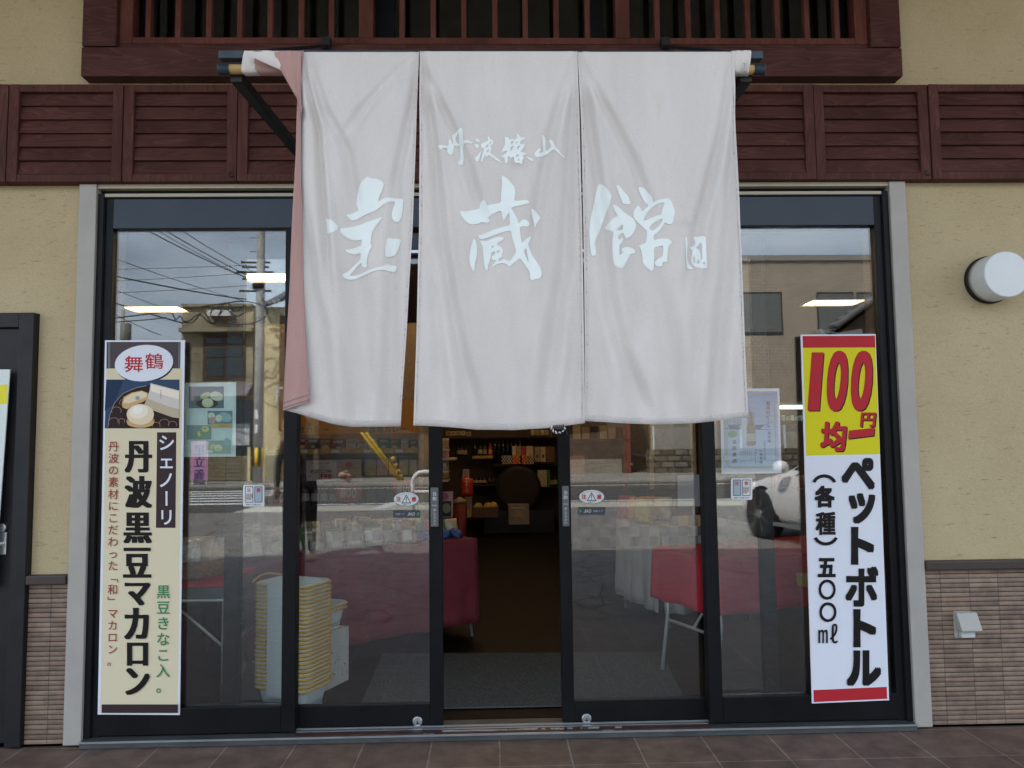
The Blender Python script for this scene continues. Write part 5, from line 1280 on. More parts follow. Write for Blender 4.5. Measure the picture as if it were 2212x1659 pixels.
p.htext(I_RED, '長崎県産あご使用', 672, 712, 1000.5, 4.6, .01); p.htext(I_BLACK, 'あごだしつゆ', 670, 716, 1018, 8.6, .01, drop=-.01); p.htext(I_RED, '398', 688, 717, 1029, 14.5, .04, slant=.12); p.htext(IK, '税込', 667, 676, 1028, 4.4); p.htext(I_RED, '円', 716, 723, 1031, 5)
p.ell(ink('card flower', (.52, .12, .16)), 754, 1003, 8, 5.5); p.rect(ink('card gold', (.48, .40, .16)), 738, 1009, 776, 1014); p.htext(ink('card orange', (.55, .24, .12)), '北海道産', 736, 770, 1029, 8, .02)
p.build('lettering', pcd)

# red folding table on the right and white cloth table behind it
rF = at(1545, 1200, .37); rL = at(1410, 1180, .90)
u_ = Vector((rL.x - rF.x, rL.y - rF.y, 0)); dpt = u_.length; un = u_.normalized(); dr = Vector((un.y, -un.x, 0))
if dr.x < 0: dr = -dr
rR = Vector((rF.x, rF.y, 0)) + dr * 1.15
table_with_cloth((rF.x, rF.y), (rR.x, rR.y), dpt, .70, .425, REDC, 'small folding table on silver legs right of the doorway', 'red cloth draped over the small table right of the doorway', wav=.005, nx=40, name='folding_table')
wA, wB = at(1337, 1275, 2.55), at(1432, 1320, 1.84)
ux_ = Vector((wA.x - wB.x, wA.y - wB.y, 0)); 
table_with_cloth((wA.x, wA.y), (wB.x, wB.y), .75, .70, .12, mat('white table cloth', (.50, .50, .49), .85, .15, var=.08), 'side table under the white cloth behind the red table', 'white cloth hanging over the side table behind the red table', wav=.02, nx=30)
for i, (px, py, Y, m_, nm) in enumerate(((1375, 1098, 2.3, G_ORANGE, 'orange'), (1400, 1092, 2.35, G_ORANGE, 'deep orange'), (1352, 1090, 2.5, G_RED, 'dark red'), (1390, 1112, 2.15, G_YEL, 'yellow'), (1430, 1105, 2.3, G_CREAM, 'cream'))):
    P_ = at(px, py + 30, Y); pouch((P_.x, P_.y, .705), .15, .18, .07, -.5, m_, 'gift_bag', '%s gift bag on the white cloth table' % nm, 'gift bag', 'bags on the white cloth table', tilt=.15)
pcq = board('price_card', 'small yellow price card pinned on the red cloth', 'price sign', [(1719, 1237), (1746, 1238), (1746, 1268), (1722, 1266)], .44, mat('yellow card', (.42, .28, .06), .5), .002)
wc = board('reflection_card', 'blank white card made up for a pale reflection above the red table', 'card', [(1464, 1027), (1547, 1024), (1545, 1094), (1465, 1094)], 1.25, mat('white reflection card', (.42, .44, .45), .6), .01)  # made-up card standing in for a pale reflection in the glass
q = MB(); a_ = at(1500, 1094, 1.25); q.box(a_.x - .006, a_.x + .006, 1.262, 1.274, .704, a_.z + .1); q.build('stand_leg', METAL, wc)

# left table with the wicker tray
lt = thing('folding_table', 'grey folding table with red top behind the tall cream poster', 'table', (-1.8, .6, .02))
LZ = at(450, 1262, .45).z; lx1 = at(496, 1300, .42).x
q = MB(); q.box(-2.9, lx1 + .004, .36, .96, LZ, LZ + .022); q.build('tabletop', REDC, lt, bevel=.003)
q = MB(); q.box(-2.88, lx1, .38, .94, LZ - .055, LZ - .001); q.build('apron', mat('grey green table edge', (.12, .15, .15), .4), lt)
for y_ in (.40, .90):
    q = MB(); q.tube([(lx1 - .02, y_, LZ - .056), (lx1 - .02, y_, .021)], .011, 8); q.tube([(lx1 - .02, y_, LZ - .30), (lx1 - .30, y_, LZ - .06)], .008, 8); q.build('leg', METAL, lt)
q = MB(); q.tube([(lx1 - .02, .40, .3), (lx1 - .02, .90, .3)], .009, 8); q.tube([(lx1 - .9, .39, LZ - .068), (lx1 - .01, .39, LZ - .068)], .009, 8); q.build('rail', METAL, lt)
WICK = mat('woven bamboo', (.26, .15, .07), .7, .25, var=.5, vscale=60, stretch=(1, 1, 3), bump=.5, bscale=90)
wt = thing('wicker_tray', 'round brown bamboo tray of bags on the table behind the tall cream poster', 'tray', (at(410, 1230, .62).x, .62, LZ + .023))
c_ = at(410, 1230, .62)
q = MB(); rr = at(494, 1230, .62).x - c_.x
q.lathe([(rr * .9, 0), (rr * .97, .015), (rr, .06), (rr * 1.02, .085), (rr * .99, .088), (rr * .95, .06), (rr * .9, .02), (.01, .018)], (c_.x, .62, LZ + .023), 40); q.build('tray_body', WICK, wt)
for k in range(16):
    a = k * 2.4; r_ = rr * .75 * math.sqrt((k + .5) / 16); m_ = (GLOSSY, G_CREAM, GLOSSY, GLOSSY)[k % 4]
    pouch((c_.x + r_ * math.cos(a), .62 + r_ * math.sin(a) * .55, LZ + .06), .14, .15, .07, rnd.uniform(-.6, .6), m_, 'cracker_bag', 'clear bag of crackers heaped in the bamboo tray', 'snack bag', 'cracker bags in the bamboo tray', tilt=rnd.uniform(-.2, .5))

# middle of the back wall seen through the open door
kC = lambda a, b_: (.14845 * a + 916, .14845 * b_ + 916)
def cc(x0, y0, x1, y1, Y, dep, m, name, label, cat, group=None, pf=None): 
    a, b_ = kC(x0, y0); c, d = kC(x1, y1); return card(a, b_, c, d, Y, dep, m, name, label, cat, group, pf)
YBK = 8.2
bs = thing('wall_shelf', 'dark wall shelves of bottles at the back behind the open doorway', 'shelf', tuple(at(1090, 1000, YBK)))
BRW = mat('dark shelf wood', (.055, .030, .018), .6, var=.2)
for i, (x0, y0, x1, y1) in enumerate(((255, 175, 2000, 190), (1000, 590, 2000, 606), (640, 880, 1060, 900), (1590, 915, 2000, 935))):
    a, b_ = kC(x0, y0); c, d = kC(x1, y1); slab(a, b_, c, d, YBK, .4, BRW, 'shelf_board', bs)
a, b_ = kC(700, 466); c, d = kC(1002, 500); slab(a, b_, c, d, YBK - .1, .3, GM('board painted lit', (.50, .29, .08)), 'shelf_board', bs)  # lit look of this board put into its brighter colour
a, b_ = kC(230, -400); c, d = kC(2100, 1300); slab(a, b_, c, d, YBK + .42, .03, BRW, 'back_panel', bs)
def brow(xs, yb, hpx, rpx, m, lab, label, group, Y=YBK - .05):
    for i, x in enumerate(xs):
        a, b_ = kC(x, yb); P_ = at(a, b_, Y); s_ = (Y + 3.6) / FPX * .14845
        bottle(P_.x, P_.y + .1, P_.z, hpx * s_, rpx * s_, label if isinstance(label, str) else label[i], group, m if not isinstance(m, list) else m[i], lab if not isinstance(lab, list) else lab[i])
brow([735, 815, 885, 965], 464, 200, 30, [G_GLASSB, G_GLASSB, G_GLASSG, G_RED], [None, G_CREAM, G_TAN, G_PINK], ['black bottle at the left end of the lit bottle shelf', 'black bottle with cream label on the lit shelf', 'green bottle with tan label on the lit shelf', 'magenta bottle at the right end of the lit shelf'], 'bottles on the lit shelf')
brow([1030 + 62 * i for i in range(7)], 470, 270, 31, G_GLASSB, None, 'tall dark sake bottle in the row right of the lit shelf', 'tall dark bottles on the back wall')
brow([500, 550, 600], 470, 190, 24, G_GLASSB, [G_PINK, G_CREAM, G_CREAM], ['wine bottle with pink label left of the lit shelf', 'wine bottle with cream label left of the lit shelf', 'wine bottle nearest the lit shelf on its left'], 'wine bottles left of the lit shelf')
brow([700, 760, 820, 880], 876, 120, 27, G_GLASSB, G_CREAM, 'small dark bottle with pale label on the lower left back shelf', 'small bottles on the lower back shelf')
brow([955, 1010], 876, 170, 25, G_GLASSB, G_PUR, 'dark bottle beside the pale labelled bottles on the lower back shelf', 'small bottles on the lower back shelf')
brow([1850, 1912], 912, 200, 34, G_GLASSG, G_CREAM, 'green sake bottle with pale label on the right back shelf', 'green bottles on the right back shelf')
for i, (x0, y0, x1, y1, m_, lb) in enumerate(((318, 104, 384, 168, G_TAN, 'tan'), (390, 104, 452, 166, G_CREAM, 'cream'), (460, 102, 525, 164, G_TAN, 'second tan'), (536, 102, 598, 164, G_CREAM, 'second cream'), (612, 112, 680, 176, G_TAN, 'last tan'))):
    cc(x0, y0, x1, y1, YBK, .2, m_, 'sake_box', '%s small box in the top row just under the curtain hem' % lb, 'box', 'small boxes in the top row', lambda p, a=kC((x0 + x1) / 2, (y0 + y1) / 2): p.ell(G_BROWN, a[0], a[1], 2, 2.2, n=10))
for i in range(4): cc(1560 + 66 * i, 84, 1618 + 66 * i, 170, YBK, .2, (G_CREAM, G_TAN, G_CREAM, G_TAN)[i], 'sake_box', '%s box on the top shelf at the right near the torn hem loop' % ORD[i], 'box', 'boxes on the top right shelf')
for i, (x0, x1, m_, nm) in enumerate(((1282, 1340, G_CREAM, 'cream'), (1346, 1418, G_TAN, 'tan'), (1424, 1470, G_RED, 'red'), (1484, 1590, G_BEIGE, 'beige'))): cc(x0, 322, x1, 456, 7.9, .15, m_, 'gift_box', '%s gift box in the upper row above the barrel' % nm, 'gift box', 'gift boxes above the barrel')
for i, (x0, x1, m_, nm) in enumerate(((1130, 1204, G_CREAM, 'cream chequered'), (1210, 1278, G_WHITE, 'white chequered'), (1284, 1402, G_ORANGE, 'left orange'), (1428, 1522, G_ORANGE, 'right orange'), (1528, 1598, G_CREAM, 'small cream'))):
    def pf(p, x0=x0, x1=x1, m_=m_):
        n = 4
        for a in range(n):
            for b_ in range(4):
                if (a + b_) % 2: 
                    q0 = kC(x0 + (x1 - x0) * a / n, 468 + 26 * b_); q1 = kC(x0 + (x1 - x0) * (a + 1) / n, 468 + 26 * (b_ + 1)); p.rect(G_DARK if m_ is not G_ORANGE else G_RED, q0[0], q0[1], q1[0], q1[1])
    cc(x0, 462, x1, 580, 7.7, .15, m_, 'gift_box', '%s gift box standing on the barrel' % nm, 'gift box', 'gift boxes on the barrel', pf)
for i, (x0, x1, m_, nm) in enumerate(((1606, 1688, G_TAN, 'tan'), (1694, 1770, G_CREAM, 'cream'), (1776, 1900, G_BROWN, 'brown'))): cc(x0, 334, x1, 552, 7.95, .15, m_, 'sake_box', 'tall %s sake box right of the barrel top' % nm, 'box', 'tall sake boxes right of the barrel', lambda p, a=kC((x0 + x1) / 2, 470): p.ell(G_BROWN, a[0], a[1], 3, 4.5, n=10))
for i, (x0, x1, m_, nm) in enumerate(((1655, 1790, G_CREAM, 'cream'), (1796, 1835, G_GREEN, 'green'))): cc(x0, 672, x1, 910, 8.0, .1, m_, 'sake_box', '%s sake box on the lower right back shelf' % nm, 'box', 'sake boxes lower right')
# barrel
ba = kC(1370, 930); P_ = at(ba[0], ba[1], 7.9); r_ = 320 * .14845 / FPX * 11.5
br_ = thing('barrel', 'large dark wooden barrel lying at the back of the shop facing the doorway', 'barrel', (P_.x, 7.9, P_.z - r_))
q = MB(); q.lathe([(r_ * .86, -.30), (r_ * .97, -.28), (r_ * 1.0, -.05), (r_ * .97, .25), (r_ * .9, .3)], (P_.x, 7.9, P_.z), 36, 'y'); q.build('staves', mat('barrel wood', (.017, .009, .007), .6, var=.3, vscale=6), br_)
q = MB(); q.lathe([(r_ * .84, -.305), (r_ * .84, -.30)], (P_.x, 7.9, P_.z), 36, 'y'); q.build('barrel_head', mat('barrel head wood', (.020, .011, .008), .65, var=.3, vscale=5, stretch=(1, 1, 8)), br_)
q = MB(); q.box(P_.x - .5, P_.x + .5, 7.65, 8.15, .02, P_.z - r_ * .93); q.build('cradle', G_DARK, br_)
for dz in (-.2, .15):
    q = MB(); q.lathe([(r_ * 1.012, dz), (r_ * 1.012, dz + .05)], (P_.x, 7.9, P_.z), 36, 'y'); q.build('hoop', G_DARK, br_)
cc(1228, 1184, 1533, 1460, 7.2, .35, GM('carton grey', (.26, .22, .19)), 'carton', 'pale cardboard carton on the floor in front of the barrel', 'box', None, lambda p: (p.rect(G_CREAM, *kC(1268, 1208), *kC(1470, 1228)), p.rect(G_TAN, *kC(1330, 1270), *kC(1440, 1350))))
cr1 = cc(705, 1215, 1082, 1360, 7.3, .35, GM('crate', (.12, .07, .045)), 'produce_crate', 'wooden crate of melons on the floor left of the barrel', 'crate')
for i, (x, y) in enumerate(((790, 1210), (930, 1205), (1010, 1195))):
    a = kC(x, y); P_ = at(a[0], a[1], 7.45); q = MB(); q.lathe([(.01, -.06), (.04, -.05), (.062, 0), (.04, .05), (.01, .06)], (P_.x, P_.y, P_.z), 14); tag(q.build('melon', G_YEL), '%s melon in the wooden crate counted from the left' % ORD[i], 'fruit', 'melons in the crate')
# things beside the maroon table seen in the doorway
A_ = [kC(*p) for p in ((575, 664), (648, 664), (650, 820), (700, 960), (694, 1270), (688, 1350), (625, 1366), (618, 1120), (540, 960), (560, 800))]
sb = thing('standee', 'pale narrow cut out display board with a shiny red pack hung on it', 'display board', tuple(at(1008, 1115, 4.6)))
q = MB(); q.prism([at(x, y, 4.6) for x, y in A_], (0, .012, 0)); q.build('board', GM('standee', (.40, .23, .15)), sb)
p = Print(4.598); p.line(I_WHITE, A_[-1:] + A_[:4], .9); p.poly(G_YEL, [kC(*q_) for q_ in ((625, 1240), (692, 1230), (686, 1348), (628, 1360))]); p.build('print', sb)
a = kC(630, 925); P_ = at(a[0], a[1], 4.5)
pouch((P_.x, P_.y - .05, P_.z - .09), .13, .19, .06, .2, mat('shiny red film', (.50, .05, .015), .15, .7), 'red_pack', 'shiny red plastic pack hanging on the narrow display board', 'pack', None, tilt=.05)
a = kC(520, 1400); P_ = at(a[0], a[1], 4.3)
dr_ = thing('drum', 'dark red drum with pale lid beside the maroon table', 'drum', (P_.x, 4.3, .02))
q = MB(); r_ = 92 * .14845 / FPX * 7.9; zt = at(*kC(520, 1150), 4.3).z; q.lathe([(r_, .022), (r_, zt)], (P_.x, 4.3, 0), 24); q.build('body', GM('drum red', (.16, .015, .014)), dr_)
q = MB(); q.lathe([(r_ * 1.04, zt + .001), (r_ * 1.04, zt + .03), (r_ * .5, zt + .045), (r_ * .2, zt + .06)], (P_.x, 4.3, 0), 24); q.build('lid', G_TAN, dr_)
pk = board('price_card', 'pink flower picture card at the end of the maroon table by the left door stile', 'price sign', [kC(225, 990), kC(420, 978), kC(420, 1356), kC(225, 1360)], 3.0, mat('pink card', (.55, .35, .38), .5), .004)
p = Print(2.998); p.quad(G_DARK, [kC(235, 1122), kC(395, 1118), kC(395, 1345), kC(235, 1345)]); p.ell(ink('card rose', (.45, .12, .22)), *kC(300, 1050), 9, 8, n=16); p.ell(ink('card leaf', (.25, .30, .16)), *kC(325, 1225), 9, 11, n=16); p.build('print', pk)
rk = thing('wire_rack', 'rack of small shelves edge on behind the left door stile', 'rack', tuple(at(945, 1150, 3.6)))
for i, (y0) in enumerate((372, 500, 685, 815)):
    a, b_ = kC(150, y0); c, d = kC(352 if i != 1 else 460, y0 + 26); slab(a, b_, c, d, 3.6, .3, G_BEIGE, 'shelf_board', rk)
    for j in range(3):
        a = kC(180 + 62 * j, y0); P_ = at(a[0], a[1], 3.62); pouch((P_.x, P_.y + .05, P_.z + .002), .075, .10, .04, .2, (G_PINK, GLOSSY, G_TAN)[(i + j) % 3], 'sweet_bag', 'small bag of sweets on the edge-on rack behind the left door stile', 'snack bag', 'bags on the edge-on rack', tilt=.1)
slab(940, 940, 944, 1150, 3.9, .05, METAL, 'post', rk)
# right of the doorway, seen dimly through the glass
rs_ = thing('shelf_unit', 'dark display shelf with hanging cards right of the doorway', 'shelf', tuple(at(1270, 1080, 5.2)))
slab(1236, 860, 1460, 1100, 5.4, .03, GM('dim back', (.20, .16, .11)), 'back_panel', rs_); slab(1236, 949, 1360, 954, 5.0, .4, BRW, 'shelf_board', rs_); slab(1236, 1060, 1460, 1068, 4.9, .5, BRW, 'shelf_board', rs_)
slab(1400, 860, 1415, 1090, 5.0, .06, G_BEIGE, 'upright', rs_); slab(1345, 860, 1352, 1090, 5.0, .06, G_RED, 'upright', rs_); slab(1492, 860, 1505, 1030, 4.8, .06, G_BEIGE, 'upright', rs_)
for i in range(6): card(1238 + 19 * i, 918 + (i * 5) % 7, 1254 + 19 * i, 948, 5.1, .1, (G_CREAM, G_TAN, G_DARK)[i % 3], 'hanging_card', '%s pale carton from the left on the upper shelf right of the doorway' % ORD[i], 'carton', 'cartons on the upper right shelf')
for i in range(2): card(1232, 985 + 23 * i, 1263, 1007 + 23 * i, 5.0, .1, G_PINK, 'gift_box', '%s pink square box beside the right door stile' % ('upper', 'lower'), 'gift box', 'pink boxes by the right door stile')if False else card(1232, 985 + 23 * i, 1263, 1007 + 23 * i, 5.0, .1, G_PINK, 'gift_box', '%s pink square box beside the right door stile' % ('upper', 'lower')[i], 'gift box', 'pink boxes by the right door stile')
fc = thing('chiller_cabinet', 'lit glass chiller cabinet between the blue poster and the price poster', 'fridge', tuple(at(1705, 1060, 4.2)))
slab(1640, 880, 1760, 1075, 4.6, .03, G_BROWN, 'back_panel', fc); slab(1640, 1060, 1760, 1120, 4.2, .4, G_BROWN, 'base', fc); slab(1640, 868, 1760, 874, 4.1, .5, WHITEP, 'canopy_panel', fc)
q = MB(); A, B = at(1680, 880, 4.2), at(1760, 880, 4.2); q.tube([A, B], .016, 10); q.build('lamp_tube', mat('cool lamp tube', (.8, 1, .95), .5, emit=(.66, 1.0, .86), estr=2.2), fc)
for i in range(5): card(1688 + 10 * i, 897 + (i % 2) * 3, 1696 + 10 * i, 909, 4.4, .06, (G_WHITE, GLOSSY)[i % 2], 'jar', '%s pale jar from the left in the chiller beside the price poster' % ORD[i], 'jar', 'jars in the chiller')
slab(1684, 909, 1760, 913, 4.3, .3, BRW, 'shelf_board', fc)
card(1690, 926, 1728, 978, 4.35, .1, G_BROWN, 'framed_picture', 'brown framed picture below the jars beside the price poster', 'picture', None, lambda p: p.rect(G_TAN, 1697, 932, 1722, 968))
for i in range(6): 
    P_ = at(1685 + 12 * i, 1055, 4.0); pouch((P_.x, P_.y, P_.z), .09, .13, .05, .1 * i, (G_RED, G_YEL, G_PINK, G_BROWN, G_RED, G_CREAM)[i], 'snack_bag', '%s snack bag from the left in the heap beside the price poster' % ORD[i], 'snack bag', 'bags beside the price poster', tilt=.2)

# ---------------------------------------------------------------- porch, car park, road: the side of the street the glass mirrors
def crazy_mat():
    m = bpy.data.materials.new('crazy paving'); m.use_nodes = True
    n = m.node_tree; b_ = n.nodes['Principled BSDF']; b_.inputs['Roughness'].default_value = .85; b_.inputs['Specular IOR Level'].default_value = .2
    t = n.nodes.new('ShaderNodeTexCoord')
    v = n.nodes.new('ShaderNodeTexVoronoi'); v.feature = 'DISTANCE_TO_EDGE'; v.inputs['Scale'].default_value = 2.1; n.links.new(t.outputs['Object'], v.inputs['Vector'])
    v2 = n.nodes.new('ShaderNodeTexVoronoi'); v2.inputs['Scale'].default_value = 2.1; n.links.new(t.outputs['Object'], v2.inputs['Vector'])
    r = n.nodes.new('ShaderNodeValToRGB'); r.color_ramp.elements[0].position = .008; r.color_ramp.elements[0].color = (.5, .48, .46, 1); r.color_ramp.elements[1].position = .022; r.color_ramp.elements[1].color = (1, 1, 1, 1)
    n.links.new(v.outputs['Distance'], r.inputs[0])
    r2 = n.nodes.new('ShaderNodeValToRGB'); r2.color_ramp.elements[0].color = (.190, .178, .165, 1); r2.color_ramp.elements[1].color = (.225, .21, .198, 1)
    n.links.new(v2.outputs['Color'], r2.inputs[0])
    a = n.nodes.new('ShaderNodeTexNoise'); a.inputs['Scale'].default_value = 6; a.inputs['Detail'].default_value = 6; n.links.new(t.outputs['Object'], a.inputs['Vector'])
    mr = n.nodes.new('ShaderNodeMapRange'); mr.inputs[1].default_value = .3; mr.inputs[2].default_value = .7; mr.inputs[3].default_value = .75; mr.inputs[4].default_value = 1.2; n.links.new(a.outputs[0], mr.inputs[0])
    m1 = n.nodes.new('ShaderNodeMix'); m1.data_type = 'RGBA'; m1.blend_type = 'MULTIPLY'; m1.inputs[0].default_value = 1; n.links.new(r2.outputs[0], m1.inputs[6]); n.links.new(r.outputs[0], m1.inputs[7])
    m2 = n.nodes.new('ShaderNodeMix'); m2.data_type = 'RGBA'; m2.blend_type = 'MULTIPLY'; m2.inputs[0].default_value = 1; n.links.new(m1.outputs[2], m2.inputs[6]); n.links.new(mr.outputs[0], m2.inputs[7]); n.links.new(m2.outputs[2], b_.inputs['Base Color'])
    return m
struct('ground', MB().box(-400, 400, -500, 60, -.6, -.245), mat('street earth', (.20, .18, .15), .95, var=.2, vscale=.3))
struct('porch_floor', MB().box(-8, 8, -2.08, .028, -.24, -.012), PAVE)
struct('pavement', MB().box(-30, 30, -12.0, -2.085, -.24, -.016), crazy_mat())
struct('pavement', MB().box(-5.2, 60, -13.3, -12.002, -.24, -.012), mat('pale pavement concrete', (.42, .40, .34), .9, var=.1, vscale=2))
struct('pavement', MB().box(-60, -8.5, -13.3, -12.002, -.24, -.012), MATS['pale pavement concrete'])
ASPH = mat('grey asphalt', (.085, .082, .078), .9, .2, var=.18, vscale=1.5)
struct('road', MB().box(-120, 120, -21.2, -13.302, -.24, -.02), ASPH)
struct('road', MB().box(-8.498, -5.202, -13.3, -12.003, -.24, -.020), ASPH)
struct('pavement', MB().box(-120, 120, -60, -21.202, -.24, .03), mat('far pavement', (.27, .255, .23), .9, var=.2, vscale=.8))
RL = mat('white road paint', (.62, .62, .60), .7, var=.08, vscale=5)
q = MB()
for y_, x0, x1 in ((-19.9, -5.5, 100), (-13.75, -4.6, 100), (-19.9, -100, -13), (-13.75, -100, -13.5)): q.box(x0, x1, y_ - .075, y_ + .075, -.0198, -.0155)
struct('road_line', q, RL)
q = MB()
for i in range(6): q.box(-12.8, -6.1 + .28 * (5 - i) * .35, -14.2 - .98 * i - .42, -14.2 - .98 * i, -.0198, -.0155)
struct('road_marking', q, RL)
q = MB(); e0, e1 = ra(640, 1105, 11.7), ra(820, 1080, 12.6)
qd = []
for px, py in ((800, 1101), (828, 1101), (869, 1087), (840, 1087)):
    d = CF + CR * ((px - PXC) / FPX) - CU * ((py - PYC) / FPX); t = -(CAM.z + .0115) / d.z; P_ = CAM + d * t; qd.append((P_.x, -P_.y))
q.prism([(x, y, -.0115) for x, y in qd], (0, 0, .004)); struct('road_marking', q, RL)

# white U shaped guard pipe on the car park
g = thing('guard_pipe', 'white U shaped guard pipe standing at the edge of the car park', 'bollard', (0, 0, 0))
def gref(px, py, z=0.0):
    d = CF + CR * ((px - PXC) / FPX) - CU * ((py - PYC) / FPX); t = (z - CAM.z) / d.z; P_ = CAM + d * t; return Vector((P_.x, -P_.y, z))
gb = ra(888.5, 1150, 8.0)
q = MB(); gz = ra(905, 1020.5, 8.0).z; gx1 = gb.x + 1.5
pts = [(gb.x, gb.y, -.015), (gb.x, gb.y, gz - .16)] + [(gb.x + .16 * (1 - math.cos(rad(a))), gb.y, gz - .16 + .16 * math.sin(rad(a))) for a in (22, 45, 67, 90)] + [(gx1 - .16, gb.y, gz)] + [(gx1 - .16 + .16 * math.sin(rad(a)), gb.y, gz - .16 + .16 * math.cos(rad(a))) for a in (22, 45, 67, 90)] + [(gx1, gb.y, -.015)]
q.tube(pts, .031, 14); q.build('pipe', mat('white enamel', (.80, .80, .78), .35, .5), g)
q = MB(); zz = ra(905, 1064, 8.0).z; q.tube([(gb.x, gb.y, zz), (gx1, gb.y, zz)], .022, 12); q.build('crossbar', MATS['white enamel'], g)

# utility poles and wires
CONC = mat('pole concrete', (.36, .35, .33), .85, .2, var=.15, vscale=3)
PD = 23.2
pb_ = ra(553.5, 1052, PD)
up = thing('utility_pole', 'tall concrete utility pole with yellow and black guard band across the road', 'utility pole', (pb_.x, pb_.y, .03))
q = MB(); q.tube([(pb_.x, pb_.y, .02), (pb_.x + .02, pb_.y, 5), (pb_.x + .03, pb_.y, 13)], [.175, .155, .115], 20); q.build('pole', CONC, up)
zt, zb_ = ra(553, 967, PD).z, ra(553, 1008, PD).z
q = MB(); q.lathe([(.181, zb_), (.181, zt)], (pb_.x + .01, pb_.y, 0), 28); 
for i, f in enumerate(q.f): pass
q.m = [0 if (i // 3) % 2 else 1 for i in range(len(q.f))]
q.build('guard_band', [mat('guard black', (.03, .028, .02), .6), mat('guard yellow', (.62, .40, .02), .5)], up)
q = MB()
for py in (895, 926): a = ra(551, py, PD - .16); q.box(a.x - .05, a.x + .05, a.y - .006, a.y + .006, a.z - .15, a.z + .15)
q.build('reflector_plate', WHITEP, up)
q = MB()
for py, s_ in ((565, .55), (575, .5), (586, .7), (601, .5), (627, .6)): a = ra(553, py, PD); q.box(a.x - s_, a.x + s_ * .8, a.y - .03, a.y + .03, a.z - .03, a.z + .03)
q.build('crossarm', STEEL, up)
q = MB()
for py in (512, 542, 575, 620, 660, 700): a = ra(553, py, PD); q.tube([(a.x - .25, a.y, a.z), (a.x + .25, a.y, a.z)], .012, 6)
q.build('step_bolt', STEEL, up)
a = ra(556, 615, PD); q = MB(); q.lathe([(.21, a.z - .12), (.21, a.z + .06), (.14, a.z + .1)], (a.x, a.y, 0), 18); q.build('collar', STEEL, up)
c_ = lambda a, b_: (207.4 + .1953 * a, 475.2 + .1953 * b_)
WIRE = mat('black cable', (.012, .012, .013), .5)
def wire(p0, d0, p1, d1, r=.014, sag=.25, lab='x', n=14):
    A, B = ra(*p0, d0), ra(*p1, d1); B = A + (B - A) * 1.0
    A2 = A + (A - B) * .6
    pts = [A2.lerp(B, t / n) - Vector((0, 0, sag * 4 * (t / n) * (1 - t / n))) for t in range(n + 1)]
    q = MB(); q.tube(pts, r, 6); o = q.build('overhead_cable', WIRE); return tag(o, lab, 'cable', 'overhead cables')
WL = [((640, 105), (1720, 660), 17, .016, 'black overhead cable crossing highest from the top left edge of the sky'), ((740, 105), (1680, 640), 17, .010, 'thin overhead cable just right of the first sloping one'), ((830, 105), (1745, 640), 17, .014, 'black overhead cable third from the left at the top of the sky'), ((1005, 105), (1720, 560), 17, .012, 'overhead cable starting furthest right at the top of the sky'),
      ((165, 365), (1610, 885), 19, .010, 'thin overhead cable sloping from the upper left jamb to the pole'), ((150, 560), (1650, 872), 19, .020, 'thick overhead cable sloping from the left jamb to the lower pole'), ((150, 522), (1700, 491), 23, .009, 'thin level wire, topmost of three level wires at the pole'), ((150, 655), (1700, 578), 23, .009, 'thin level wire, middle one of three level wires at the pole'), ((150, 786), (1720, 714), 23, .009, 'thin level wire, lowest of three level wires at the pole'), ((140, 728), (860, 1010), 22, .010, 'thin cable sloping down to the flat roof corner'), ((130, 1072), (1580, 890), 23, .022, 'thick cable rising gently from the left to the roof sign'), ((130, 1110), (760, 1075), 23, .018, 'thick nearly level cable low in the sky'), ((190, 895), (950, 1135), 22.5, .022, 'thick cable drooping in front of the flat roof'), ((350, 1105), (700, 1268), 30, .014, 'cable running down from the small distant pole')]
for p0, p1, d0, r, lb in WL: wire(c_(*p0), d0, c_(*p1), PD if p1[0] > 1000 else d0, r, .12 if d0 < 20 else .05, lb)
for k, (x0, y0, x1, y1, dp) in enumerate(((950, 1115, 1660, 1010, 90), (1010, 1130, 1640, 930, 130), (760, 1010, 1000, 1130, 40))):
    A, B = ra(*c_(x0, y0), 22.5), ra(*c_(x1, y1), PD); pts = [A.lerp(B, t / 16) - Vector((0, 0, dp * .0026 * 4 * (t / 16) * (1 - t / 16) * math.cos(t * .9))) for t in range(17)]
    q = MB(); q.tube(pts, .02, 6); tag(q.build('overhead_cable', WIRE), ('sagging cable loop in front of the flat roof', 'cable climbing from the roof edge to the pole', 'short slack cable left of the roof corner')[k], 'cable', 'overhead cables')
lp = ra(*c_(1590, 1030), 22.8); q = MB(); q.tube([lp + Vector((.9 * math.cos(t * .42) * (1 + .1 * math.sin(t)), .02 * t, .42 * math.sin(t * .42))) for t in range(16)], .018, 6); tag(q.build('cable_coil', WIRE), 'coiled black cable hanging beside the utility pole', 'cable')
for px, py in ((612, 700), (618, 640), (608, 620)): 
    A, B = ra(560, 640, PD), ra(px, py + 60, 21.5); q = MB(); q.tube([A, B], .009, 6); tag(q.build('overhead_cable', WIRE), 'thin service cables fanning right from the utility pole', 'cable', 'service cables right of the pole')
dp_ = ra(262, 735, 42)
u2 = thing('utility_pole', 'small distant utility pole above the white oval of the poster', 'utility pole', (dp_.x, dp_.y, 0))
q = MB(); q.tube([(dp_.x, dp_.y, 0), (dp_.x, dp_.y, ra(264, 668, 42).z)], [.17, .11], 12); q.build('pole', CONC, u2)
a = ra(266, 716, 41.6); q = MB(); q.lathe([(.28, a.z - .5), (.3, a.z - .45), (.3, a.z + .45), (.2, a.z + .5)], (a.x + .1, a.y, 0), 16); q.build('transformer', mat('transformer grey', (.20, .19, .16), .6), u2)
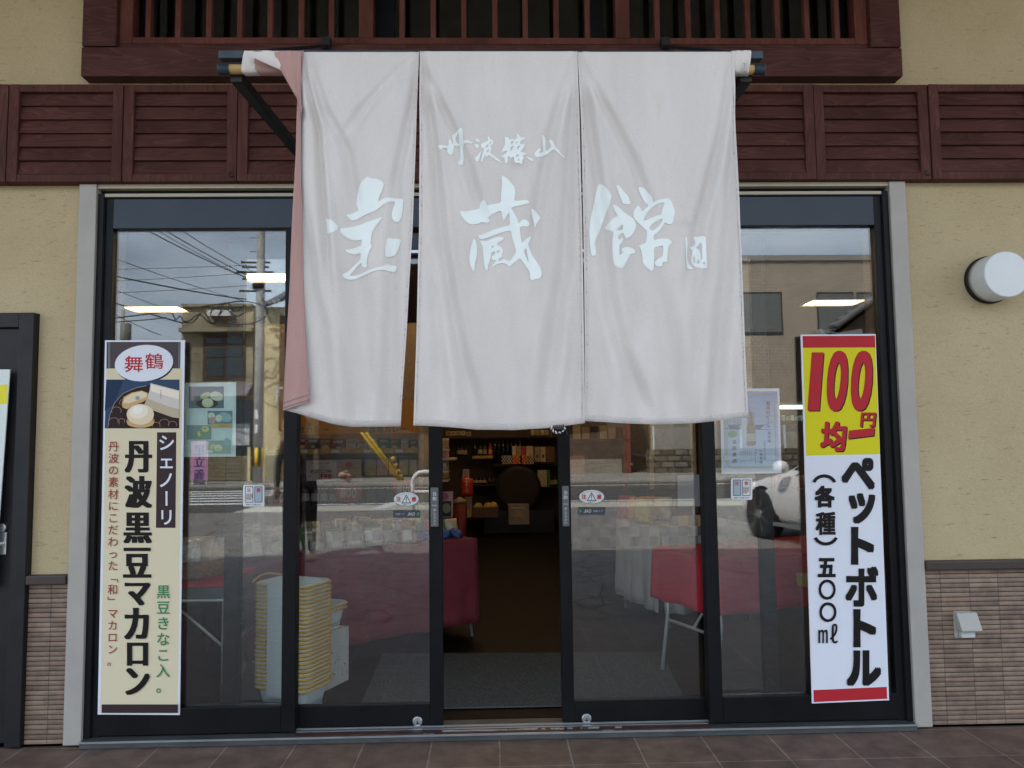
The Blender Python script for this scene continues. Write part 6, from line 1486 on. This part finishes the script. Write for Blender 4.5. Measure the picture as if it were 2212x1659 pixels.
# guy wire guards
A, B = ra(778, 934, 22.5), ra(862, 1040, 23.4)
gw = thing('guy_wire_guard', 'two long yellow guy wire guards slanting down beside the road', 'guy wire', (B.x, B.y, .03))
YG = mat('guard yellow', (.62, .40, .02), .5)
for dx in (0, .16):
    q = MB(); q.tube([A + Vector((dx, 0, 0)), B + Vector((dx * .6, 0, 0))], .045, 10); q.build('guard', YG, gw)
q = MB(); q.tube([A + (A - B) * .9, A], .012, 6); q.build('wire', WIRE, gw)
A, B = ra(846, 988, 23.2), ra(870, 1044, 23.6)
bp2 = thing('striped_pole', 'short yellow and black striped guard leaning where the guy wires meet the ground', 'guy wire', (B.x, B.y, .03))
q = MB(); n = 9
for i in range(n): q.cur = i % 2; q.tube([A.lerp(B, i / n), A.lerp(B, (i + 1) / n)], .07, 12)
q.build('striped_guard', [YG, mat('guard black', (.03, .028, .02), .6)], bp2)

# buildings across the road
OLDC = mat('old stained concrete', (.33, .285, .20), .9, .2, var=.35, vscale=1.1); OLDC2 = mat('old plaster painted sunlit', (.50, .43, .27), .9, .2, var=.18, vscale=1.2); DKW = mat('weathered brown timber', (.10, .065, .045), .8, var=.3, vscale=3); SHUT = mat('shutter metal', (.27, .24, .16), .6, .3, var=.12, vscale=2)  # sunlit yellow look of the plaster put into its colour
WGL = mat('dark far window', (.035, .045, .05), .15, .6)
BD = 25.0
def fbox(px0, py0, px1, py1, D, dep, m, name, parent, proud=0.0):
    A, B = ra(px0, py0, D - proud), ra(px1, py1, D - proud); q = MB(); q.box(min(A.x, B.x), max(A.x, B.x), A.y - dep, A.y, min(A.z, B.z), max(A.z, B.z)); return q.build(name, m, parent)
b1 = thing('corner_building', 'old two storey concrete building with flat parapet and rolling shutter across the road', 'building', tuple(ra(460, 1046, BD)))
A, B = ra(391, 658, BD), ra(540, 1060, BD); q = MB(); q.box(A.x, B.x, A.y - 9, A.y, 0.02, A.z); q.build('wall', OLDC, b1)
fbox(383, 707, 541, 714, BD, .5, OLDC, 'cornice', b1, .35); fbox(390, 655, 541, 660, BD, .3, OLDC, 'parapet_cap', b1, .12)
fbox(445, 668, 495, 681, BD, .1, WHITEP, 'roof_sign', b1, .3); fbox(455, 681, 506, 688, BD, .1, DKW, 'roof_sign_frame', b1, .25)
wf = fbox(437, 720, 527, 820, BD, .05, DKW, 'window', b1, .03)
for x0, y0, x1, y1 in ((444, 728, 476, 740), (481, 728, 522, 740), (444, 748, 480, 770), (485, 748, 522, 770), (444, 774, 480, 812), (485, 774, 522, 812)): fbox(x0, y0, x1, y1, BD, .03, WGL, 'pane', wf, .045)
q = MB(); A, B = ra(395, 826, BD - .8), ra(543, 862, BD - .02); q.prism([(A.x, A.y, ra(395, 856, BD - .8).z), (A.x, B.y, A.z), (A.x, B.y, A.z - .35)], (B.x - A.x, 0, 0)); q.build('awning', mat('grey purple awning', (.20, .17, .19), .7, var=.15), b1)
fbox(400, 865, 541, 985, BD, .05, WGL, 'shop_window', b1, .02); fbox(500, 915, 536, 962, BD, .04, mat('notice grey', (.42, .43, .46), .7, var=.2, vscale=8), 'notice', b1, .06)
q = MB(); z0, z1 = .05, ra(460, 986, BD).z
A, B = ra(393, 986, BD - .06), ra(537, 986, BD - .06)
for i in range(18): zz = z0 + (z1 - z0) * i / 18; q.prism([(A.x, A.y, zz), (A.x, A.y + .03, zz + .02), (A.x, A.y + .03, zz + (z1 - z0) / 18 - .03), (A.x, A.y, zz + (z1 - z0) / 18 - .004)], (B.x - A.x, 0, 0))
q.build('rolling_shutter', SHUT, b1)
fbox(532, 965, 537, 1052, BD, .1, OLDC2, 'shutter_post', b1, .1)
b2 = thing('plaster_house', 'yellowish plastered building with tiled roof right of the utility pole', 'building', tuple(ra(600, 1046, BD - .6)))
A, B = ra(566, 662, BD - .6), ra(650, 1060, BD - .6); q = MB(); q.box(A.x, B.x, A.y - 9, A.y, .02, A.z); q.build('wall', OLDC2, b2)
fbox(602, 680, 616, 930, BD - .6, .1, DKW, 'timber_panel', b2, .04); fbox(606, 900, 660, 1052, BD - .6, .1, mat('brown shop front', (.22, .12, .06), .7, var=.3), 'shop_front', b2, .05)
TL = mat('grey roof tile', (.085, .087, .09), .5, .4, var=.25, vscale=6)
q = MB(); zr = A.z
for i in range(12):
    x0 = A.x + .2 * i; q.prism([(x0, A.y + .35, zr - .08 + .07 * i), (x0, A.y + .30, zr + .06 + .07 * i), (x0, A.y - 6, zr + 2.2 + .07 * i), (x0, A.y - 6, zr + 2.0 + .07 * i)], (.17, 0, 0))
q.build('roof', TL, b2)
q = MB(); a0, a1 = ra(594, 836, BD - .9), ra(606, 840, BD - .9); q.tube([ra(608, 838, BD - .9), ra(600, 838, BD - .9), ra(598, 846, BD - .9), ra(596, 880, BD - .9)], .05, 8); q.build('drain_pipe', WHITEP, b2)
fbox(568, 985, 602, 1052, BD - .6, .05, SHUT, 'rolling_shutter', b2, .05)
# pink banner and white stick
bn_ = thing('banner_stand', 'pink banner stand with dark blue characters in front of the shutter', 'banner', tuple(ra(430, 1046, 22.6)))
D_ = 22.6; A, B = ra(410, 953, D_), ra(446, 1037, D_)
q = MB(); q.box(A.x, B.x, A.y - .02, A.y, B.z, A.z); q.build('banner', mat('banner pink', (.52, .26, .42), .7, var=.05), bn_)
q = MB(); q.box(A.x + .03, A.x + .06, A.y - .05, A.y - .02, .03, A.z); q.box(B.x - .06, B.x - .03, A.y - .05, A.y - .02, .03, A.z); q.build('stand_frame', METAL, bn_)
q = MB(); w_ = B.x - A.x; h_ = A.z - B.z; Tm = mat('banner ink', (.05, .04, .16), .6)
for i, ch in enumerate('足立義順'):
    vs, fs = glyph(ch); sz = w_ * .66
    for k, dx in enumerate((-.012, 0, .012)): q.add([((A.x + B.x) / 2 + (sz / 2 - a * sz) + dx, A.y + .003 + .0004 * k, A.z - h_ * .08 - i * sz * 1.08 - b_ * sz) for a, b_ in vs], fs)
q.build('lettering', Tm, bn_, weld=None)
A, B = ra(618, 960, 21), ra(611, 1060, 21); q = MB(); q.tube([A, B], .03, 8); tag(q.build('white_stick', WHITEP), 'thin white marker pole leaning at the road edge left of the door post', 'marker pole')
# tiled office building on the right
OT = brick_mat('beige mosaic tile', (0, 2), .30, .14, .012, (.40, .33, .25), (.44, .37, .28), (.27, .23, .19), .6, .2, .5, .1, 1, spec=.3)
OD = 30.0
b3 = thing('office_building', 'beige tiled office building with dark square windows across the car park', 'building', tuple(ra(1700, 960, OD)))
A, B = ra(1480, 553, OD), ra(2600, 1010, OD); q = MB(); q.box(A.x, B.x, A.y - 12, A.y, .02, A.z); q.build('wall', OT, b3)
fbox(1478, 551, 2610, 556, OD, .3, mat('grey coping', (.30, .28, .26), .7), 'coping', b3, .1)
for x0, x1 in ((1604, 1694), (1766, 1850), (1853, 1935), (2010, 2180), (1500, 1570)):
    wn = fbox(x0, 630, x1, 722, OD, .2, mat('dark window frame', (.05, .045, .042), .5), 'window', b3, .03); fbox(x0 + 3, 634, x1 - 3, 716, OD, .1, mat('blind behind glass', (.15, .155, .14), .2, .6, var=.1), 'pane', wn, .04)
for x in (1710, 1830, 1950): q = MB(); j_ = ra(x, 700, OD); q.box(j_.x - .012, j_.x + .012, j_.y, j_.y + .004, .03, ra(x, 557, OD).z); q.build('joint', MATS['grey coping'], b3)
j_ = ra(1800, 796, OD); q = MB(); q.box(ra(1500, 796, OD).x, ra(2600, 796, OD).x, j_.y, j_.y + .007, j_.z - .012, j_.z + .012); q.build('joint', MATS['grey coping'], b3)
# house with black tiles, its gable roof crossing in front
hD = 17.0
hs = thing('tiled_house', 'house with black tiled gable roof at the right end of the car park', 'house', tuple(ra(1960, 960, hD)))
R0, R1 = ra(1808, 712, hD), ra(1905, 640, hD); R2 = R0 + (R1 - R0) * 2.3
q = MB()
ud = (R2 - R0); 
for i in range(10):
    P0 = R0 + ud * (i / 10); q.prism([P0, P0 + ud * .098, P0 + ud * .098 + Vector((.9, -5, -.05)) + Vector((0, 0, .02)), P0 + Vector((.9, -5, -.05))], (0, 0, .08))
q.build('roof', TL, hs)
q = MB(); q.tube([R0 + Vector((0, 0.02, .09)), R2 + Vector((0, .02, .09))], .09, 8)
for i in range(12): P0 = R0 + ud * (i / 12); q.tube([P0 + Vector((0, .05, .16)), P0 + Vector((.05, -.4, .16))], .075, 8)
q.build('verge_tile', mat('pale verge tile', (.20, .20, .20), .5, var=.2), hs)
q = MB(); q.prism([R0 + Vector((.15, -.3, -.1)), R2 + Vector((0, -.3, -.1)), Vector((R2.x, R2.y - .3, .02)), Vector((R0.x + .15, R0.y - .3, .02))], (.9, -4.6, 0)); q.build('wall', DKW, hs)
# stone wall, fences and wooden store behind the car park, right of the road
SW = brick_mat('mossy stone wall', (0, 2), .55, .24, .03, (.085, .08, .06), (.20, .185, .15), (.03, .03, .025), .9, .6, .5, .5, 5)
A, B = ra(1404, 972, 27.0), ra(1500, 1050, 27.0); q = MB(); q.box(A.x, A.x + 9, A.y - .6, A.y, .02, A.z); tag(q.build('stone_wall', SW), 'low mossy stone wall behind the road, right of the doorway', 'stone wall')
fe = thing('panel_fence', 'pale grey panel fence standing on the mossy stone wall', 'fence', (A.x, A.y - .3, A.z))
for i in range(5): x0 = A.x + .3 + 1.75 * i; q = MB(); q.box(x0, x0 + 1.70, A.y - .36, A.y - .32, A.z + .05, ra(1400, 924, 27).z); q.build('panel', mat('fence panel grey', (.33, .31, .28), .7, var=.12, vscale=4), fe)
for i in range(6): x0 = A.x + .26 + 1.75 * i; q = MB(); q.box(x0 - .04, x0 + .04, A.y - .40, A.y - .28, A.z, ra(1400, 920, 27).z); q.build('fence_post', WHITEP, fe)
A, B = ra(1225, 860, 27.5), ra(1362, 1052, 27.5); q = MB(); q.box(A.x - 4, B.x, A.y - .12, A.y, .02, A.z); q.box(A.x - 4, B.x + 1.5, A.y - 3.1, A.y - 3.0, .03, A.z); ws = thing('timber_store', 'dark brown boarded store behind the road, right of the doorway', 'shed', tuple(B)); q.build('wall', DKW, ws)
q = MB(); q.box(A.x - 4, B.x - .3, A.y, A.y + .03, .03, ra(1300, 992, 27.5).z); q.build('lower_panel', mat('grey plank', (.27, .24, .19), .8, var=.25, vscale=2, stretch=(1, 1, 4)), ws)
q = MB(); q.box(B.x - .1, B.x + .05, A.y, A.y + .12, .03, A.z); q.build('red_post', mat('red brown post', (.20, .04, .03), .6), ws)
q = MB(); q.prism([(A.x - 4.2, A.y + .6, A.z - .1), (A.x - 4.2, A.y - 3.3, A.z + 1.5), (A.x - 4.2, A.y - 3.3, A.z + 1.3)], (B.x - A.x + 4.5, 0, 0)); q.build('roof', TL, ws)
A, B = ra(660, 800, 27.0), ra(960, 1050, 27.0); lo = thing('low_shop', 'low boarded building beyond the guy wires, eaves shade put into its dark wall', 'building', (A.x, A.y, .03)); q = MB(); q.box(A.x, B.x, A.y - 6, A.y, .02, A.z); q.build('wall', DKW, lo)  # dark wall colour stands in for the shade under the eaves
q = MB(); q.prism([(A.x - .3, A.y + .7, A.z - .1), (A.x - .3, A.y - 6.3, A.z + 1.9), (A.x - .3, A.y - 6.3, A.z + 1.7)], (B.x - A.x + .6, 0, 0)); q.build('roof', TL, lo)
q = MB(); q.box(A.x + 1, B.x - 1, A.y, A.y + .03, .4, 2.2); q.build('window', WGL, lo)
q = MB(); q.box(A.x, B.x, A.y + .5, A.y + .9, .03, .36); tag(q.build('hedge', mat('hedge green', (.028, .036, .018), .9, var=.5, vscale=9, bump=1, bscale=14)), 'low clipped hedge in front of the low boarded building', 'hedge')

# cars
def make_car(label, pos, heading, paint, scale=1.0):
    """saloon: nose along +x, wheels on the ground"""
    c = thing('parked_car', label, 'car', (0, 0, 0))
    # stations along the car: x, half width, sill height, shoulder height, roof height, roof half width
    st = [(2.18, .55, .32, .52, .55, .45), (2.10, .72, .24, .60, .64, .60), (1.9, .80, .20, .68, .73, .66), (1.5, .86, .19, .75, .82, .66), (1.05, .88, .19, .82, .90, .66), (.85, .88, .19, .84, .96, .68), (.25, .885, .19, .86, 1.36, .60), (-.2, .885, .19, .87, 1.45, .58), (-.8, .885, .19, .89, 1.45, .58), (-1.3, .88, .19, .91, 1.34, .60), (-1.75, .87, .21, .93, 1.05, .66), (-2.05, .84, .25, .92, .98, .68), (-2.2, .74, .30, .86, .90, .62), (-2.26, .6, .40, .74, .76, .5)]
    def ring(s):
        x, w_, z0, zs, zr, wr = s
        pr_ = [(0, z0 - .01), (w_ * .80, z0), (w_ * .96, z0 + .06), (w_, z0 + (zs - z0) * .45), (w_ * .985, z0 + (zs - z0) * .75), (w_ * .94, zs), (wr + (w_ * .94 - wr) * .35, zs + (zr - zs) * .55), (wr, zs + (zr - zs) * .88), (wr * .75, zr), (0, zr + .012)]
        return [(x, y, z) for y, z in pr_] + [(x, -y, z) for y, z in pr_[-2:0:-1]]
    rings = [ring(s) for s in st]; n = len(rings[0])
    wx = (1.36, -1.34)
    q = MB(); q.smooth = True
    vs = [v for r_ in rings for v in r_]
    fs = [(i * n + k, i * n + (k + 1) % n, (i + 1) * n + (k + 1) % n, (i + 1) * n + k) for i in range(len(rings) - 1) for k in range(n)] + [tuple(range(n)), tuple((len(rings) - 1) * n + k for k in range(n - 1, -1, -1))]
    q.add(vs, fs); body = q.build('body', paint, c)
    sd = body.modifiers.new('sub', 'SUBSURF'); sd.levels = sd.render_levels = 2
    GLS = mat('car glass', (.012, .015, .018), .06, .7)
    q = MB()
    for sg in (1, -1):
        for pts in (((.62, .93), (.12, 1.31), (-.30, 1.36), (-.30, .93)), ((-.36, .93), (-.36, 1.36), (-.92, 1.35), (-1.36, 1.19), (-1.42, .96))):
            q.add([(x, sg * (.872 - (z - .88) * .50 + .008), z) for x, z in pts], [tuple(range(len(pts)))])
    q.build('side_window', GLS, c, weld=None)
    q = MB(); q.add([(.98, .56, .96), (.98, -.56, .96), (.36, -.5, 1.34), (.36, .5, 1.34)], [(0, 1, 2, 3)]); q.build('windscreen', GLS, c, weld=None)
    TY = mat('tyre rubber', (.018, .018, .019), .8); RM = mat('alloy wheel', (.45, .45, .45), .3, .5, metal=.8)
    for x in wx:
        for sg in (1, -1):
            q = MB(); q.lathe([(.375, -.05), (.375, .04)], (x, sg * .80, .325), 32, 'y'); q.build('wheel_arch', mat('dark wheel arch', (.008, .008, .009), .9), c)
            q = MB(); q.lathe([(.24, -.10), (.31, -.105), (.325, -.07), (.325, .07), (.31, .105), (.24, .10)], (x, sg * .795, .325), 36, 'y'); w_ = q.build('wheel', TY, c)
            q = MB(); yo = sg * .895
            for k in range(7):
                a = 2 * PI * k / 7; d_ = Vector((math.cos(a), 0, math.sin(a))); t_ = Vector((-math.sin(a), 0, math.cos(a)))
                o_ = Vector((x, yo, .325)); q.prism([o_ + d_ * .04 + t_ * .028, o_ + d_ * .232 + t_ * .020, o_ + d_ * .232 - t_ * .020, o_ + d_ * .04 - t_ * .028], (0, -sg * .02, 0))
            q.lathe([(.06, yo - sg * .02), (.055, yo + sg * .006)], (x, 0, .325), 16, 'y'); q.build('rim', RM, w_)
    for sg in (1, -1):
        q = MB(); m0 = Vector((.70, sg * .93, .97)); q.lathe([(.02, -.09), (.075, -.06), (.085, .02), (.07, .09), (.02, .10)], m0 + Vector((0, sg * .04, 0)), 14, 'x'); q.tube([m0 + Vector((0, -sg * .05, -.05)), m0], .03, 8); q.build('wing_mirror', paint, c)
        q = MB(); q.box(-.02, .16, sg * .884 - .012, sg * .884 + .012, .78, .80); q.box(-.95, -.78, sg * .884 - .012, sg * .884 + .012, .79, .81); q.build('door_handle', RM, c)
        q = MB(); q.lathe([(.02, -.08), (.10, -.02), (.10, .03), (.05, .09)], (1.98, sg * .60, .62), 14, 'x'); q.build('headlight', WGL, c)
        q = MB(); q.box(-1.05, 1.05, sg * .872 - .02, sg * .872 + .02, .20, .25); q.build('sill_trim', RM, c)
    c.location = pos; c.rotation_euler = (0, 0, heading); c.scale = (scale,) * 3
    return c
wf_ = gref(1653, 1162)
hd_ = rad(-103)                                            # nose pointing away from the shop
wl_ = Matrix.Rotation(hd_, 3, 'Z') @ Vector((1.36, -.86, 0))
make_car('white saloon car parked nose to the street at the right of the car park', (wf_.x - wl_.x, wf_.y - wl_.y, -.016), hd_, mat('pearl white paint', (.84, .83, .81), .22, .6))
bc = ra(1402, 1040, 29.0)
make_car('black car with its bonnet showing beside the red post of the timber store', (bc.x - 2.2, -29.0, .03), 0.0, mat('black car paint', (.012, .012, .013), .15, .6))

# the passer-by at the edge of the building's shadow
def person(label, root, joints, edges, mat_, name='person'):
    me = bpy.data.meshes.new('person_body'); me.from_pydata([j[0] for j in joints], edges, [])
    o = bpy.data.objects.new('person', me); COL.objects.link(o); o.location = root
    sk = o.modifiers.new('skin', 'SKIN'); sk.use_smooth_shade = True
    for i, j in enumerate(joints):
        me.skin_vertices[0].data[i].radius = j[1]; me.skin_vertices[0].data[i].use_root = (i == 0)
    s_ = o.modifiers.new('sub', 'SUBSURF'); s_.levels = s_.render_levels = 2
    me.materials.append(mat_); return tag(o, label, 'person')
SKIN = mat('skin', (.42, .26, .19), .6); DARKC = mat('dark navy clothes', (.018, .018, .024), .85, var=.2)
ft = gref(640, 1213)
# pelvis, spine, chest, neck, head; arms; legs (y = -1 faces the shop side away)
J = [((0, 0, .90), (.155, .12)), ((0, .01, 1.08), (.14, .11)), ((0, .01, 1.27), (.17, .12)), ((0, 0, 1.40), (.10, .08)), ((0, 0, 1.47), (.055, .055)), ((0, -.01, 1.56), (.075, .088)), ((0, -.01, 1.66), (.07, .085)),
     ((.19, .01, 1.36), (.062, .062)), ((.30, -.03, 1.12), (.048, .048)), ((.46, .10, .98), (.036, .036)),
     ((-.19, .01, 1.36), (.062, .062)), ((-.25, .02, 1.08), (.048, .048)), ((-.24, .08, .84), (.036, .036)),
     ((.10, 0, .84), (.10, .10)), ((.12, .02, .46), (.068, .068)), ((.13, 0, .09), (.045, .045)),
     ((-.10, 0, .84), (.10, .10)), ((-.12, .04, .46), (.068, .068)), ((-.13, .02, .09), (.045, .045))]
E_ = [(0, 1), (1, 2), (2, 3), (3, 4), (4, 5), (5, 6), (2, 7), (7, 8), (8, 9), (2, 10), (10, 11), (11, 12), (0, 13), (13, 14), (14, 15), (0, 16), (16, 17), (17, 18)]
pz_ = person('passer-by in dark clothes standing at the edge of the shadow, right arm held out', (ft.x, ft.y, -.016), J, E_, DARKC)
q = MB(); o_ = Vector(pz_.location)
for s_, w0 in ((1, (.46, .10, .98)), (-1, (-.24, .08, .84))):
    w_ = o_ + Vector(w0); d_ = Vector((.10, .05, -.03)) if s_ > 0 else Vector((0, .03, -.10)); d_.normalize(); t_ = d_.cross(Vector((0, 1, 0))).normalized()
    q.tube([w_, w_ + d_ * .05, w_ + d_ * .10], [.03, .042, .034], 10)
    for k in range(4): b0_ = w_ + d_ * .09 + t_ * (.022 * (k - 1.5)); L_ = (.062, .074, .078, .066)[k]; q.tube([b0_, b0_ + d_ * L_ * .5, b0_ + d_ * L_ * .85 + Vector((0, .01, -.015)), b0_ + d_ * L_ + Vector((0, .02, -.02))], [.0095, .009, .008, .006], 8)
    q.tube([w_ + d_ * .04 + t_ * .035, w_ + d_ * .07 + t_ * .06, w_ + d_ * .10 + t_ * .062], [.011, .010, .007], 8)
q.build('hand', SKIN, pz_)
q = MB(); q.lathe([(.03, 1.44), (.06, 1.48), (.080, 1.54), (.084, 1.60), (.08, 1.64), (.05, 1.67)], o_ + Vector((0, .015, 0)), 18)
q.lathe([(.008, -.03), (.014, -.02), (.012, .03)], o_ + Vector((0, .09, 1.56)), 8)
for s_ in (-1, 1): q.lathe([(.005, -.03), (.02, 0), (.005, .03)], o_ + Vector((.088 * s_, 0, 1.57)), 8)
q.build('face', SKIN, pz_)
q = MB()
for s_ in (-1, 1): q.lathe([(.002, .092), (.010, .096), (.002, .099)], o_ + Vector((.032 * s_, 0, 1.60)), 8, 'y')
q.box(o_.x - .022, o_.x + .022, o_.y + .094, o_.y + .099, o_.z + 1.508, o_.z + 1.514); q.build('eyes_and_mouth', IK, pz_)
q = MB(); q.lathe([(.092, 1.62), (.096, 1.66), (.085, 1.72), (.03, 1.75)], o_ + Vector((0, 0, 0)), 20); q.add([o_ + Vector(v) for v in ((-.09, .05, 1.635), (.09, .05, 1.635), (.07, .17, 1.625), (-.07, .17, 1.625), (-.09, .05, 1.645), (.09, .05, 1.645), (.07, .17, 1.635), (-.07, .17, 1.635))], [(0, 1, 2, 3), (4, 7, 6, 5), (0, 4, 5, 1), (1, 5, 6, 2), (2, 6, 7, 3), (3, 7, 4, 0)]); q.build('cap', mat('pale cap', (.55, .55, .52), .8), pz_)
for s_, fx in ((1, .13), (-1, -.13)):
    q = MB(); c0 = o_ + Vector((fx, 0, 0)); q.tube([c0 + Vector((0, -.09, .045)), c0 + Vector((0, -.03, .06)), c0 + Vector((.01, .06, .05)), c0 + Vector((.015, .16, .035)), c0 + Vector((.015, .19, .03))], [.032, .046, .046, .040, .022], 12); q.build('shoe', mat('pale canvas shoe', (.48, .42, .34), .8), pz_)
